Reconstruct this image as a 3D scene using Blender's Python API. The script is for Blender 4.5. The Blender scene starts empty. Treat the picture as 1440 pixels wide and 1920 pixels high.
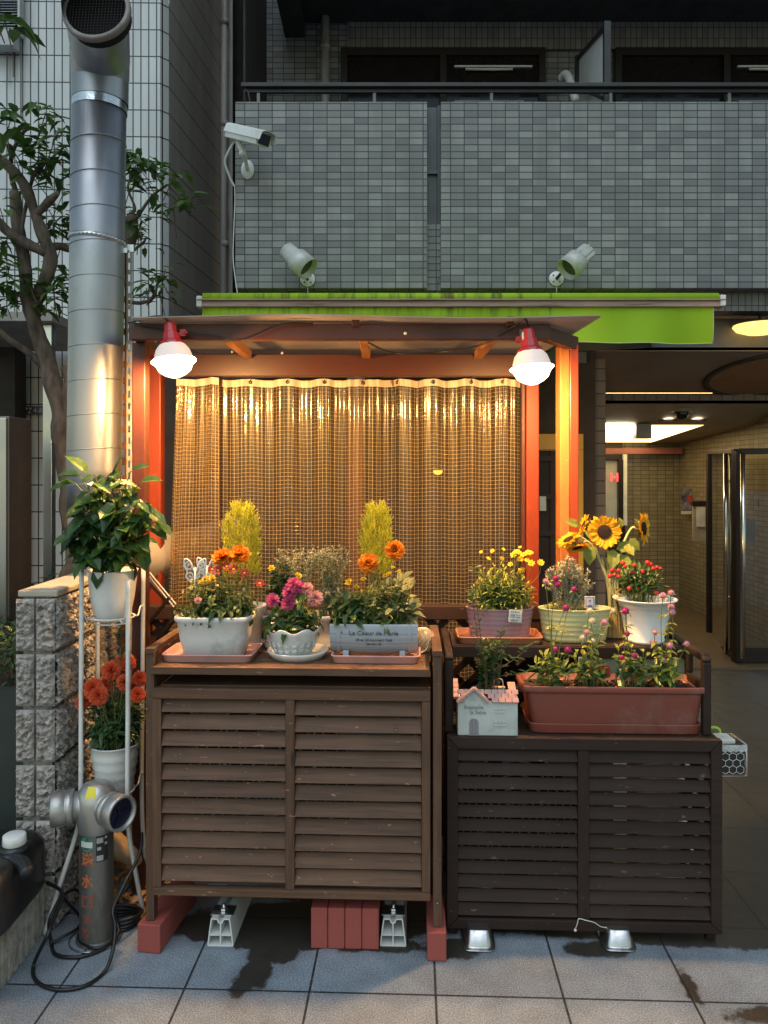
import bpy, math, random
from mathutils import Vector, Matrix, noise
random.seed(7)
PI = math.pi
R = math.radians
scene = bpy.context.scene
COL = scene.collection

# ------------------------------------------------------------------ camera, sky, sun, exposure
H = 1.64                      # camera height (m)
F, CX, HY = 1440.0, 720.0, 890.0   # focal length, principal point of the photograph (px)
cam = bpy.data.cameras.new("camera")
cam.sensor_fit = 'HORIZONTAL'
cam.sensor_width = 36.0
cam.lens = 36.0
cam.shift_y = -70.0 / 1440.0
cam.clip_end = 2000
cam_ob = bpy.data.objects.new("camera", cam)
COL.objects.link(cam_ob)
cam_ob.location = (0, 0, H)
cam_ob.rotation_euler = (R(90), 0, 0)
scene.camera = cam_ob

SUN_EL, SUN_ROT = R(4), R(20)
world = bpy.data.worlds.new("World")
scene.world = world
world.use_nodes = True
wn = world.node_tree
bg = wn.nodes["Background"]
sky = wn.nodes.new("ShaderNodeTexSky")
sky.sky_type = 'NISHITA'
sky.sun_disc = False
sky.sun_elevation = SUN_EL
sky.sun_rotation = SUN_ROT
sky.air_density = 1.0
sky.dust_density = 1.5
wn.links.new(sky.outputs[0], bg.inputs[0])
bg.inputs[1].default_value = 0.15

sun = bpy.data.lights.new("sun", 'SUN')
sun.energy = 0.55
sun.angle = R(60)
sun.color = (0.9, 0.96, 1.0)
sun_ob = bpy.data.objects.new("sun", sun)
COL.objects.link(sun_ob)
sun_ob.rotation_euler = (R(33), 0, R(-10))

scene.view_settings.view_transform = 'Standard'
scene.view_settings.look = 'None'
scene.view_settings.gamma = 1
scene.view_settings.exposure = 1.5
LAMP_W = 74.0

# ------------------------------------------------------------------ helpers
def P(px, py, Y):
    """the point at distance Y that the photograph shows at pixel px, py"""
    return Vector(((px - CX) / F * Y, Y, H - (py - HY) / F * Y))

def rnd(a, b): return random.uniform(a, b)

class MB:
    def __init__(s):
        s.v, s.f, s.uv, s.mi, s.sm = [], [], [], [], []
    def add(s, verts, faces, uvs=None, mi=0, smooth=False):
        o = len(s.v)
        s.v += [Vector(p) for p in verts]
        for i, f in enumerate(faces):
            s.f.append(tuple(o + k for k in f))
            s.uv.append(uvs[i] if uvs else None)
            s.mi.append(mi)
            s.sm.append(smooth)
        return s
    def box(s, c, d, rot=None, mi=0, grain=True):
        c = Vector(c)
        hx, hy, hz = d[0] / 2, d[1] / 2, d[2] / 2
        vs = [Vector((x, y, z)) for x in (-hx, hx) for y in (-hy, hy) for z in (-hz, hz)]
        fs = [(0, 1, 3, 2), (4, 6, 7, 5), (0, 4, 5, 1), (2, 3, 7, 6), (0, 2, 6, 4), (1, 5, 7, 3)]
        uvs = None
        if grain:
            ax = max(range(3), key=lambda k: d[k])
            ou, ov = rnd(0, 50), rnd(0, 50)
            uvs = []
            for f in fs:
                con = [k for k in range(3) if len({round(vs[i][k], 6) for i in f}) == 1]
                oth = [k for k in range(3) if k != (con[0] if con else 0)]
                u = ax if ax in oth else oth[0]
                w = [k for k in oth if k != u][0]
                uvs.append([(vs[i][u] + ou, vs[i][w] + ov + u * .37) for i in f])
        M = rot if rot is not None else Matrix.Identity(3)
        return s.add([M @ p + c for p in vs], fs, uvs, mi)
    def bx(s, a, b, mi=0, grain=True):
        a, b = Vector(a), Vector(b)
        d = b - a
        return s.box((a + b) / 2, (abs(d.x), abs(d.y), abs(d.z)), None, mi, grain)
    def bar(s, p0, p1, w, h, up=(0, 0, 1), mi=0):
        p0, p1 = Vector(p0), Vector(p1)
        z = (p1 - p0)
        L = z.length
        z.normalize()
        up = Vector(up)
        x = up.cross(z)
        if x.length < 1e-4: x = Vector((1, 0, 0)).cross(z)
        x.normalize()
        y = z.cross(x)
        M = Matrix((x, y, z)).transposed()
        return s.box((p0 + p1) / 2, (w, h, L), M, mi)
    def tube(s, pts, r, seg=8, mi=0, cap=True, smooth=True, closed=False):
        pts = [Vector(p) for p in pts]
        n = len(pts)
        rs = r if isinstance(r, (list, tuple)) else [r] * n
        ref = None
        rings = []
        for i, p in enumerate(pts):
            if closed:
                t = pts[(i + 1) % n] - pts[i - 1]
            else:
                t = pts[min(i + 1, n - 1)] - pts[max(i - 1, 0)]
            if t.length < 1e-9: t = Vector((0, 0, 1))
            t.normalize()
            if ref is None:
                a = Vector((0, 0, 1)) if abs(t.z) < .9 else Vector((1, 0, 0))
                ref = t.cross(a).normalized()
            else:
                ref = ref - t * ref.dot(t)
                if ref.length < 1e-6: ref = t.orthogonal()
                ref.normalize()
            b = t.cross(ref)
            rings.append([p + (ref * math.cos(2 * PI * k / seg) + b * math.sin(2 * PI * k / seg)) * rs[i] for k in range(seg)])
        vs = [q for g in rings for q in g]
        fs = []
        m = n if closed else n - 1
        for i in range(m):
            j = (i + 1) % n
            for k in range(seg):
                k2 = (k + 1) % seg
                fs.append((i * seg + k, i * seg + k2, j * seg + k2, j * seg + k))
        if cap and not closed:
            fs.append(tuple(range(seg - 1, -1, -1)))
            fs.append(tuple((n - 1) * seg + k for k in range(seg)))
        return s.add(vs, fs, None, mi, smooth)
    def lathe(s, prof, c=(0, 0, 0), seg=32, M=None, sx=1, sy=1, mi=0, smooth=True, wob=None, closed=False, power=1.0):
        """profile of (r, z); power < 1 squares the outline (superellipse)"""
        c = Vector(c)
        vs = []
        for (r, z) in prof:
            for k in range(seg):
                a = 2 * PI * k / seg
                ca, sa = math.cos(a), math.sin(a)
                if power != 1.0:
                    ca = math.copysign(abs(ca) ** power, ca)
                    sa = math.copysign(abs(sa) ** power, sa)
                rr, zz = r, z
                if wob: rr, zz = wob(r, z, a)
                p = Vector((rr * ca * sx, rr * sa * sy, zz))
                vs.append((M @ p if M else p) + c)
        fs = []
        n = len(prof)
        for i in range(n if closed else n - 1):
            j = (i + 1) % n
            for k in range(seg):
                k2 = (k + 1) % seg
                fs.append((i * seg + k, i * seg + k2, j * seg + k2, j * seg + k))
        return s.add(vs, fs, None, mi, smooth)
    def disc(s, c, r, seg=24, M=None, sx=1, sy=1, mi=0, power=1.0, jit=0):
        c = Vector(c)
        vs = [c]
        for k in range(seg):
            a = 2 * PI * k / seg
            ca, sa = math.cos(a), math.sin(a)
            if power != 1.0:
                ca = math.copysign(abs(ca) ** power, ca)
                sa = math.copysign(abs(sa) ** power, sa)
            p = Vector((r * ca * sx, r * sa * sy, rnd(-jit, jit)))
            vs.append((M @ p if M else p) + c)
        return s.add(vs, [(0, 1 + k, 1 + (k + 1) % seg) for k in range(seg)], None, mi)
    def prism(s, poly, depth, M=None, c=(0, 0, 0), mi=0):
        """polygon in local x, z pushed along local y by depth"""
        c = Vector(c)
        n = len(poly)
        vs = [Vector((x, 0, z)) for x, z in poly] + [Vector((x, depth, z)) for x, z in poly]
        vs = [(M @ p if M else p) + c for p in vs]
        fs = [tuple(range(n)), tuple(range(2 * n - 1, n - 1, -1))]
        fs += [(i, i + n, (i + 1) % n + n, (i + 1) % n) for i in range(n)]
        return s.add(vs, fs, None, mi)
    def grid(s, fn, nu, nv, mi=0, smooth=True, uv=None):
        vs = [fn(i / nu, j / nv) for j in range(nv + 1) for i in range(nu + 1)]
        fs, uvs = [], []
        for j in range(nv):
            for i in range(nu):
                a = j * (nu + 1) + i
                fs.append((a, a + 1, a + nu + 2, a + nu + 1))
                if uv:
                    uvs.append([uv(i / nu, j / nv), uv((i + 1) / nu, j / nv), uv((i + 1) / nu, (j + 1) / nv), uv(i / nu, (j + 1) / nv)])
        return s.add(vs, fs, uvs if uv else None, mi, smooth)
    def ball(s, c, r, seg=12, rings=8, mi=0, sz=1.0, jit=0.0):
        prof = []
        for i in range(rings + 1):
            a = -PI / 2 + PI * i / rings
            prof.append((max(r * math.cos(a), 1e-5), r * sz * math.sin(a)))
        w = (lambda rr, z, a: (rr * (1 + rnd(-jit, jit)), z + r * rnd(-jit, jit))) if jit else None
        return s.lathe(prof, c, seg, None, 1, 1, mi, True, w)
    def leaf(s, b, d, n, L, W, droop=.2, mi=0, fold=.25, wide=.4):
        """a pointed leaf of six faces with a folded midrib; b base, d direction, n upper side"""
        d = Vector(d).normalized()
        n = Vector(n)
        x = d.cross(n)
        if x.length < 1e-4: x = d.orthogonal()
        x.normalize()
        n = x.cross(d)
        b = Vector(b)
        def q(t, w, f): return b + d * (L * t) - n * (L * droop * t * t) + x * (W * w) + n * (W * f)
        a = wide
        vs = [q(0, 0, 0), q(a * .6, -.42, fold * .8), q(a * .6, 0, 0), q(a * .6, .42, fold * .8),
              q(a + .25, -.42, fold * .7), q(a + .25, 0, 0), q(a + .25, .42, fold * .7), q(1, 0, 0)]
        fs = [(0, 2, 1), (0, 3, 2), (1, 2, 5, 4), (2, 3, 6, 5), (4, 5, 7), (5, 6, 7)]
        return s.add(vs, fs, None, mi, False)
    def blade(s, b, d, L, W, mi=0):
        d = Vector(d).normalized()
        x = d.cross(Vector((rnd(-1, 1), rnd(-1, 1), rnd(-1, 1))))
        if x.length < 1e-3: x = d.orthogonal()
        x.normalize()
        b = Vector(b)
        return s.add([b - x * W / 2, b + x * W / 2, b + d * L], [(0, 1, 2)], None, mi)
    def build(s, name, mats, parent=None, bevel=0, local=False, seg=2):
        me = bpy.data.meshes.new(name)
        if parent is not None and not local:
            Mi = WM[parent.name].inverted()
            vs = [Mi @ p for p in s.v]
        else:
            vs = s.v
        me.from_pydata([tuple(p) for p in vs], [], s.f)
        if not isinstance(mats, (list, tuple)): mats = [mats]
        for m in mats: me.materials.append(m)
        uvl = me.uv_layers.new(name="UVMap")
        li = 0
        data = [0.0] * (2 * len(me.loops))
        for pi, poly in enumerate(me.polygons):
            poly.material_index = s.mi[pi]
            poly.use_smooth = s.sm[pi]
            given = s.uv[pi]
            nn = poly.normal
            ax = max(range(3), key=lambda k: abs(nn[k]))
            for k, vi in enumerate(poly.vertices):
                if given:
                    u, v = given[k]
                else:
                    p = s.v[vi]
                    u, v = ((p.y, p.z), (p.x, p.z), (p.x, p.y))[ax]
                data[2 * li] = u
                data[2 * li + 1] = v
                li += 1
        uvl.data.foreach_set("uv", data)
        me.update()
        ob = bpy.data.objects.new(name, me)
        COL.objects.link(ob)
        if parent is not None:
            ob.parent = parent
            WM[ob.name] = WM[parent.name]
        else:
            WM[ob.name] = Matrix.Identity(4)
        if bevel:
            m = ob.modifiers.new("bevel", 'BEVEL')
            m.width = bevel
            m.segments = seg
            m.limit_method = 'ANGLE'
            m.angle_limit = R(40)
        return ob

WM = {}
def tag(o, label=None, cat=None, group=None, kind=None):
    if label: o["label"] = label
    if cat: o["category"] = cat
    if group: o["group"] = group
    if kind: o["kind"] = kind
    return o
def thing(name, label, cat, loc=(0, 0, 0), rotz=0, group=None):
    o = bpy.data.objects.new(name, None)
    o.empty_display_size = .1
    COL.objects.link(o)
    o.location = loc
    o.rotation_euler = (0, 0, rotz)
    WM[o.name] = Matrix.Translation(Vector(loc)) @ Matrix.Rotation(rotz, 4, 'Z')
    return tag(o, label, cat, group)
def place(name, src, parent, M, scale=1.0):
    """a copy of mesh object data placed at matrix M (world) under parent"""
    o = bpy.data.objects.new(name, src)
    COL.objects.link(o)
    o.parent = parent
    W = WM[parent.name].inverted() @ M @ Matrix.Scale(scale, 4)
    o.matrix_local = W
    WM[o.name] = M
    return o
def look(loc, zdir, roll=0):
    z = Vector(zdir).normalized()
    q = z.to_track_quat('Z', 'Y')
    return Matrix.Translation(Vector(loc)) @ q.to_matrix().to_4x4() @ Matrix.Rotation(roll, 4, 'Z')
def axisM(zdir):
    return Vector(zdir).normalized().to_track_quat('Z', 'Y').to_matrix()
def text_ob(body, size, M, material, name, parent, ext=.0006, align='CENTER', bend=None, sx=1.0, bold=0):
    """lettering as a mesh: local x right, y up, z out; bend = (radius) wraps x round a vertical cylinder"""
    cu = bpy.data.curves.new(name, 'FONT')
    cu.body = body
    cu.size = size
    cu.extrude = ext
    cu.align_x = align
    cu.align_y = 'CENTER'
    cu.resolution_u = 2
    cu.offset = bold
    t = bpy.data.objects.new("tmp_text", cu)
    COL.objects.link(t)
    dg = bpy.context.evaluated_depsgraph_get()
    me = bpy.data.meshes.new_from_object(t.evaluated_get(dg))
    bpy.data.objects.remove(t)
    me.name = name
    Mi = (WM[parent.name].inverted() if parent else Matrix.Identity(4)) @ M
    for v in me.vertices:
        x, y, z = v.co
        x *= sx
        if bend:
            a = x / bend
            p = Vector(((bend + z) * math.sin(a), y, (bend + z) * math.cos(a) - bend))
        else:
            p = Vector((x, y, z))
        v.co = Mi @ p
    me.materials.clear()
    me.materials.append(material)
    o = bpy.data.objects.new(name, me)
    COL.objects.link(o)
    if parent:
        o.parent = parent
        WM[o.name] = WM[parent.name]
    return o
FACE = Matrix(((1, 0, 0, 0), (0, 0, -1, 0), (0, 1, 0, 0), (0, 0, 0, 1)))    # text that faces the camera (-Y)

def smooth_path(pts, n=8):
    """Catmull-Rom through the points"""
    pts = [Vector(p) for p in pts]
    out = []
    for i in range(len(pts) - 1):
        p0 = pts[max(i - 1, 0)]; p1 = pts[i]; p2 = pts[i + 1]; p3 = pts[min(i + 2, len(pts) - 1)]
        for k in range(n):
            t = k / n
            out.append(.5 * ((2 * p1) + (p2 - p0) * t + (2 * p0 - 5 * p1 + 4 * p2 - p3) * t * t + (3 * p1 - p0 - 3 * p2 + p3) * t ** 3))
    out.append(pts[-1])
    return out

# ------------------------------------------------------------------ materials
def new_mat(name):
    m = bpy.data.materials.new(name)
    m.use_nodes = True
    nt = m.node_tree
    return m, nt, nt.nodes, nt.links, nt.nodes["Principled BSDF"]
def rgba(c): return (c[0], c[1], c[2], 1)
def ramp(N, stops):
    r = N.new("ShaderNodeValToRGB")
    e = r.color_ramp.elements
    while len(e) < len(stops): e.new(.5)
    for i, (p, c) in enumerate(stops):
        e[i].position = p
        e[i].color = rgba(c) if not isinstance(c, (int, float)) else (c, c, c, 1)
    return r
def mixc(N, L, fac, a, b, mode='MIX'):
    m = N.new("ShaderNodeMix")
    m.data_type = 'RGBA'
    m.blend_type = mode
    for sock, val in ((m.inputs[0], fac), (m.inputs[6], a), (m.inputs[7], b)):
        if hasattr(val, 'is_output'): L.new(val, sock)
        elif isinstance(val, (int, float)): sock.default_value = val
        else: sock.default_value = rgba(val)
    return m.outputs[2]
def math_n(N, L, op, a, b=None, c=None, clamp=False):
    m = N.new("ShaderNodeMath")
    m.operation = op
    m.use_clamp = clamp
    for i, val in enumerate((a, b, c)):
        if val is None: continue
        if hasattr(val, 'is_output'): L.new(val, m.inputs[i])
        else: m.inputs[i].default_value = val
    return m.outputs[0]
def noise_n(N, L, scale, detail=4, vec=None, rough=.55):
    n = N.new("ShaderNodeTexNoise")
    n.inputs["Scale"].default_value = scale
    n.inputs["Detail"].default_value = detail
    n.inputs["Roughness"].default_value = rough
    if vec is not None: L.new(vec, n.inputs["Vector"])
    return n
def coord(N, L, which="Object", scale=None):
    t = N.new("ShaderNodeTexCoord")
    o = t.outputs[which]
    if scale:
        mp = N.new("ShaderNodeMapping")
        L.new(o, mp.inputs[0])
        mp.inputs[3].default_value = scale
        o = mp.outputs[0]
    return o
def bump_n(N, L, b, h, strength, dist=.002):
    bp = N.new("ShaderNodeBump")
    bp.inputs["Strength"].default_value = strength
    bp.inputs["Distance"].default_value = dist
    L.new(h, bp.inputs["Height"])
    L.new(bp.outputs[0], b.inputs["Normal"])
    return bp
def plain(name, c, rough=.6, metal=0, c2=None, vs=6, bump=.0, bs=80, dirt=None, ds=3, stretch=None, spec=None, coat=0):
    """a worn plain surface: two tones in noise, fine bump, optional dirt in patches"""
    m, nt, N, L, b = new_mat(name)
    co = coord(N, L, "Object", stretch)
    c2 = c2 or tuple(x * .72 for x in c)
    n1 = noise_n(N, L, vs, 5, co)
    r1 = ramp(N, [(.35, 0), (.68, 1)])
    L.new(n1.outputs[0], r1.inputs[0])
    out = mixc(N, L, r1.outputs[0], c, c2)
    if dirt:
        n2 = noise_n(N, L, ds, 8, co, .7)
        r2 = ramp(N, [(.52, 0), (.66, 1)])
        L.new(n2.outputs[0], r2.inputs[0])
        f = math_n(N, L, 'MULTIPLY', r2.outputs[0], .7)
        out = mixc(N, L, f, out, dirt)
    L.new(out, b.inputs["Base Color"])
    b.inputs["Metallic"].default_value = metal
    rr = math_n(N, L, 'MULTIPLY_ADD', n1.outputs[0], .3, rough - .15, clamp=True)
    L.new(rr, b.inputs["Roughness"])
    if spec is not None: b.inputs["Specular IOR Level"].default_value = spec
    if coat: b.inputs["Coat Weight"].default_value = coat
    if bump:
        n3 = noise_n(N, L, bs, 3, co)
        bump_n(N, L, b, n3.outputs[0], bump)
    return m
def wood(name, c, c2, rough=.6, knots=True, grain=1.0, bump=.25, spec=.3):
    m, nt, N, L, b = new_mat(name)
    uv = coord(N, L, "UV", (1.6, 26, 1))
    n1 = noise_n(N, L, 2.2, 6, uv, .6)
    uv2 = coord(N, L, "UV", (4, 160, 1))
    n2 = noise_n(N, L, 2.0, 3, uv2)
    g = math_n(N, L, 'ADD', math_n(N, L, 'MULTIPLY', n1.outputs[0], .65), math_n(N, L, 'MULTIPLY', n2.outputs[0], .35))
    r = ramp(N, [(.36, 0), (.64, 1)])
    L.new(g, r.inputs[0])
    f = math_n(N, L, 'MULTIPLY', r.outputs[0], grain, clamp=True)
    out = mixc(N, L, f, c, c2)
    if knots:
        uv3 = coord(N, L, "UV", (3.2, 13, 1))
        vo = N.new("ShaderNodeTexVoronoi")
        vo.inputs["Scale"].default_value = 1.0
        L.new(uv3, vo.inputs["Vector"])
        rk = ramp(N, [(.06, 1), (.13, .0)])
        L.new(vo.outputs["Distance"], rk.inputs[0])
        sep = N.new("ShaderNodeSeparateColor")
        L.new(vo.outputs["Color"], sep.inputs[0])
        pick = math_n(N, L, 'GREATER_THAN', sep.outputs[0], .55)
        kf = math_n(N, L, 'MULTIPLY', math_n(N, L, 'MULTIPLY', rk.outputs[0], pick), .75)
        out = mixc(N, L, kf, out, tuple(x * .35 for x in c2))
    # pale scuffs and chips
    nsc = noise_n(N, L, 55, 2, coord(N, L, 'Object', (.5, 1, 1.6)), .5)
    rs = ramp(N, [(.70, 0), (.735, 1)])
    L.new(nsc.outputs[0], rs.inputs[0])
    nbg = noise_n(N, L, 3, 3, coord(N, L))
    rbg = ramp(N, [(.45, 0), (.62, 1)])
    L.new(nbg.outputs[0], rbg.inputs[0])
    out = mixc(N, L, math_n(N, L, 'MULTIPLY', rs.outputs[0], .5), out, tuple(min(.5, x * 3 + .05) for x in c))
    out = mixc(N, L, math_n(N, L, 'MULTIPLY', rbg.outputs[0], .2), out, tuple(x * 1.45 + .006 for x in c))
    oi = N.new("ShaderNodeNewGeometry")
    v = math_n(N, L, 'MULTIPLY_ADD', oi.outputs["Random Per Island"], .35, .82)
    mm = N.new("ShaderNodeMix"); mm.data_type = 'RGBA'; mm.blend_type = 'MULTIPLY'
    mm.inputs[0].default_value = 1
    L.new(out, mm.inputs[6])
    cv = N.new("ShaderNodeCombineColor")
    for i in range(3): L.new(v, cv.inputs[i])
    L.new(cv.outputs[0], mm.inputs[7])
    L.new(mm.outputs[2], b.inputs["Base Color"])
    b.inputs["Roughness"].default_value = rough
    b.inputs["Specular IOR Level"].default_value = spec
    bump_n(N, L, b, g, bump, .003)
    return m
def tiles(name, w, h, ca, cb, cc, mortar, ms=.004, rough=.5, off=(0, 0), bump=.5, sheen=False, tex=.35, stain=None):
    """wall tiles laid in a straight grid, three tones picked per tile; UV in metres"""
    m, nt, N, L, b = new_mat(name)
    t = N.new("ShaderNodeTexCoord")
    mp = N.new("ShaderNodeMapping")
    L.new(t.outputs["UV"], mp.inputs[0])
    mp.inputs[1].default_value = (off[0], off[1], 0)
    br = N.new("ShaderNodeTexBrick")
    br.offset = 0
    br.squash = 1
    L.new(mp.outputs[0], br.inputs["Vector"])
    br.inputs["Scale"].default_value = 1
    br.inputs["Brick Width"].default_value = w
    br.inputs["Row Height"].default_value = h
    br.inputs["Mortar Size"].default_value = ms
    br.inputs["Mortar Smooth"].default_value = .15
    sp = N.new("ShaderNodeSeparateXYZ")
    L.new(mp.outputs[0], sp.inputs[0])
    ix = math_n(N, L, 'FLOOR', math_n(N, L, 'DIVIDE', sp.outputs[0], w))
    iy = math_n(N, L, 'FLOOR', math_n(N, L, 'DIVIDE', sp.outputs[1], h))
    cb2 = N.new("ShaderNodeCombineXYZ")
    L.new(ix, cb2.inputs[0]); L.new(iy, cb2.inputs[1])
    wnz = N.new("ShaderNodeTexWhiteNoise")
    wnz.noise_dimensions = '2D'
    L.new(cb2.outputs[0], wnz.inputs["Vector"])
    r = ramp(N, [(0, ca), (.5, cb), (1, cc)])
    L.new(wnz.outputs["Value"], r.inputs[0])
    nz = noise_n(N, L, 90, 3, mp.outputs[0])
    mps = N.new("ShaderNodeMapping")
    L.new(mp.outputs[0], mps.inputs[0])
    mps.inputs[3].default_value = (4.5, .5, 1)
    big = noise_n(N, L, 1.6, 6, mps.outputs[0], .6)
    tone = mixc(N, L, math_n(N, L, 'MULTIPLY', nz.outputs[0], tex), r.outputs[0], tuple(x * .6 for x in cb))
    rb = ramp(N, [(.42, 0), (.72, .55)])
    L.new(big.outputs[0], rb.inputs[0])
    tone = mixc(N, L, rb.outputs[0], tone, stain or tuple(x * .62 for x in cb))
    out = mixc(N, L, br.outputs["Fac"], tone, mortar)
    L.new(out, b.inputs["Base Color"])
    b.inputs["Roughness"].default_value = rough
    inv = math_n(N, L, 'SUBTRACT', 1, br.outputs["Fac"])
    hgt = math_n(N, L, 'ADD', inv, math_n(N, L, 'MULTIPLY', nz.outputs[0], tex))
    hgt = math_n(N, L, 'ADD', hgt, math_n(N, L, 'MULTIPLY', wnz.outputs["Value"], .25))
    bump_n(N, L, b, hgt, bump, .004)
    return m
def leafy(name, cs, rough=.5, trans=.25, spec=.35):
    m, nt, N, L, b = new_mat(name)
    g = N.new("ShaderNodeNewGeometry")
    r = ramp(N, [(i / max(1, len(cs) - 1), c) for i, c in enumerate(cs)])
    L.new(g.outputs["Random Per Island"], r.inputs[0])
    n = noise_n(N, L, 60, 2, coord(N, L))
    out = mixc(N, L, math_n(N, L, 'MULTIPLY', n.outputs[0], .45), r.outputs[0], tuple(x * .5 for x in cs[0]))
    L.new(out, b.inputs["Base Color"])
    b.inputs["Roughness"].default_value = rough
    b.inputs["Specular IOR Level"].default_value = spec
    tr = N.new("ShaderNodeBsdfTranslucent")
    L.new(out, tr.inputs[0])
    mx = N.new("ShaderNodeMixShader")
    mx.inputs[0].default_value = trans
    L.new(b.outputs[0], mx.inputs[1]); L.new(tr.outputs[0], mx.inputs[2])
    L.new(mx.outputs[0], N["Material Output"].inputs[0])
    return m
def glow(name, c, e, base=(.8, .8, .8)):
    m, nt, N, L, b = new_mat(name)
    b.inputs["Base Color"].default_value = rgba(base)
    b.inputs["Emission Color"].default_value = rgba(c)
    b.inputs["Emission Strength"].default_value = e
    return m
def glass(name, tint=(.9, .92, .9), rough=.03, fac=.12):
    """thin pane: mostly see-through, with a mirror-like gloss"""
    m, nt, N, L, b = new_mat(name)
    tr = N.new("ShaderNodeBsdfTransparent")
    tr.inputs[0].default_value = rgba(tint)
    gl = N.new("ShaderNodeBsdfGlossy")
    gl.inputs["Roughness"].default_value = rough
    lw = N.new("ShaderNodeLayerWeight")
    lw.inputs[0].default_value = .35
    f = math_n(N, L, 'MULTIPLY_ADD', lw.outputs["Fresnel"], .8, fac * .5, clamp=True)
    mx = N.new("ShaderNodeMixShader")
    L.new(f, mx.inputs[0])
    L.new(tr.outputs[0], mx.inputs[1]); L.new(gl.outputs[0], mx.inputs[2])
    L.new(mx.outputs[0], N["Material Output"].inputs[0])
    return m
# ------------------------------------------------------------------ palette
M_TILE = tiles("grey_tile", .1, .05, (.29, .295, .283), (.205, .209, .206), (.152, .147, .152), (.02, .037, .04), .0035, .55, (.015, .005), .6)
M_TILE_V = tiles("grey_tile_upright", .05, .1, (.24, .23, .215), (.2, .19, .18), (.16, .15, .145), (.04, .038, .035), .0035, .6, (.01, .0), .5)
M_TILE_DARK = tiles("lobby_tile", .1, .05, (.29, .25, .16), (.24, .205, .13), (.19, .16, .105), (.05, .04, .025), .0035, .4, (.02, .01), .5)
M_TILE_BROWN = tiles("brown_tile", .1, .1, (.27, .18, .115), (.23, .15, .1), (.19, .125, .085), (.03, .022, .018), .004, .5, (.02, .01), .5)
M_TILE_WHITE = tiles("white_long_tile", .069, .237, (.62, .65, .66), (.58, .61, .62), (.54, .57, .58), (.03, .03, .033), .0058, .3, (.012, .11), .4, tex=.12)
M_PANEL = tiles("side_panel", 4, .55, (.2, .185, .165), (.17, .16, .145), (.15, .14, .13), (.02, .02, .02), .008, .65, (0, .1), .4)
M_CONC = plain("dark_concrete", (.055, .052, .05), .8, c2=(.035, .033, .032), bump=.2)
M_FASCIA = plain("grey_fascia", (.17, .16, .17), .6, c2=(.13, .12, .125))
M_SOFFIT = plain("brown_soffit", (.3, .21, .14), .7, c2=(.26, .18, .12), vs=2)
M_CEIL = plain("lobby_ceiling", (.35, .28, .19), .7, c2=(.3, .24, .16), vs=2)
M_RAIL = plain("black_rail", (.02, .02, .022), .45)
M_FRAME_DK = plain("bronze_frame", (.03, .022, .02), .4, metal=.5)
M_WIN = glass("window_glass", (.25, .25, .27), .02, .25)
M_CURT_IN = plain("room_dark", (.03, .022, .02), .9)
M_PIPE = plain("grey_pipe", (.5, .49, .48), .45, c2=(.42, .41, .4), dirt=(.16, .14, .12), ds=2, stretch=(3, 3, .4))
M_STEEL = plain("stainless", (.62, .62, .62), .3, metal=1, c2=(.5, .5, .5), vs=3)
M_STEEL_DK = plain("brown_steel", (.2, .17, .15), .45, metal=.6, c2=(.16, .135, .12))
M_GLASS = glass("door_glass", (.8, .8, .76), .02, .12)
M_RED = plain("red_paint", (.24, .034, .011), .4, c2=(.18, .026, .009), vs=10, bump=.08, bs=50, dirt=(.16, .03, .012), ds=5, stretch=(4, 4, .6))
M_RED_DK = plain("red_paint_shaded", (.075, .019, .011), .42, c2=(.055, .014, .009), vs=7, bump=.08, bs=50)  # the red paint again, darkened where the lamps light it less
M_PINE = wood("raw_pine", (.4, .145, .042), (.29, .098, .026), .55, True, .8, .12)
M_ORANGE = wood("stained_rafter", (.5, .2, .06), (.4, .15, .045), .5, True, .8, .12)
M_CAB = wood("brown_stained_wood", (.135, .071, .042), (.066, .035, .023), .6, True, 1, .3)
M_CABD = wood("dark_stained_wood", (.038, .024, .02), (.021, .0135, .0115), .6, False, .8, .2, .15)
M_FENCE = wood("dark_brown_fence", (.045, .022, .015), (.028, .014, .01), .5, False, .8, .2)
M_WHITE = plain("white_plastic", (.72, .72, .7), .4, c2=(.66, .66, .64), dirt=(.42, .4, .36), ds=4)
M_POT = plain("white_pot", (.64, .64, .62), .55, c2=(.58, .58, .57), bump=.5, bs=55, dirt=(.34, .34, .3), ds=9)
M_POTS = plain("smooth_white_pot", (.75, .74, .72), .3, c2=(.7, .69, .67), dirt=(.6, .59, .55), ds=3)
M_PINK = plain("pink_plastic", (.6, .33, .3), .5, c2=(.54, .29, .26), dirt=(.4, .24, .2), ds=9)
M_TERRA = plain("terracotta_plastic", (.2, .05, .032), .5, c2=(.165, .042, .027), dirt=(.22, .1, .08), ds=6)
M_TERRAL = plain("orange_tray", (.42, .17, .085), .5, c2=(.36, .14, .07))
M_MAUVE = plain("mauve_tin", (.36, .21, .23), .5, c2=(.31, .18, .2), dirt=(.22, .14, .14), ds=6)
M_GREEN = plain("green_tin", (.5, .5, .26), .5, c2=(.44, .44, .22), dirt=(.3, .3, .17), ds=6)
M_BARREL = plain("blue_grey_barrel", (.42, .47, .52), .6, c2=(.34, .38, .43), vs=5, bump=.3, bs=30, stretch=(1, 3, 9))
M_SOIL = plain("soil", (.05, .028, .02), .95, c2=(.02, .012, .009), vs=60, bump=1, bs=120)
M_BARK_CHIP = plain("bark_chips", (.2, .08, .04), .9, c2=(.07, .03, .018), vs=90, bump=1, bs=140)
M_BRICK = plain("red_concrete_brick", (.34, .075, .06), .75, c2=(.29, .062, .05), vs=5, bump=.3, bs=140, dirt=(.2, .06, .05), ds=6)
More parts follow.
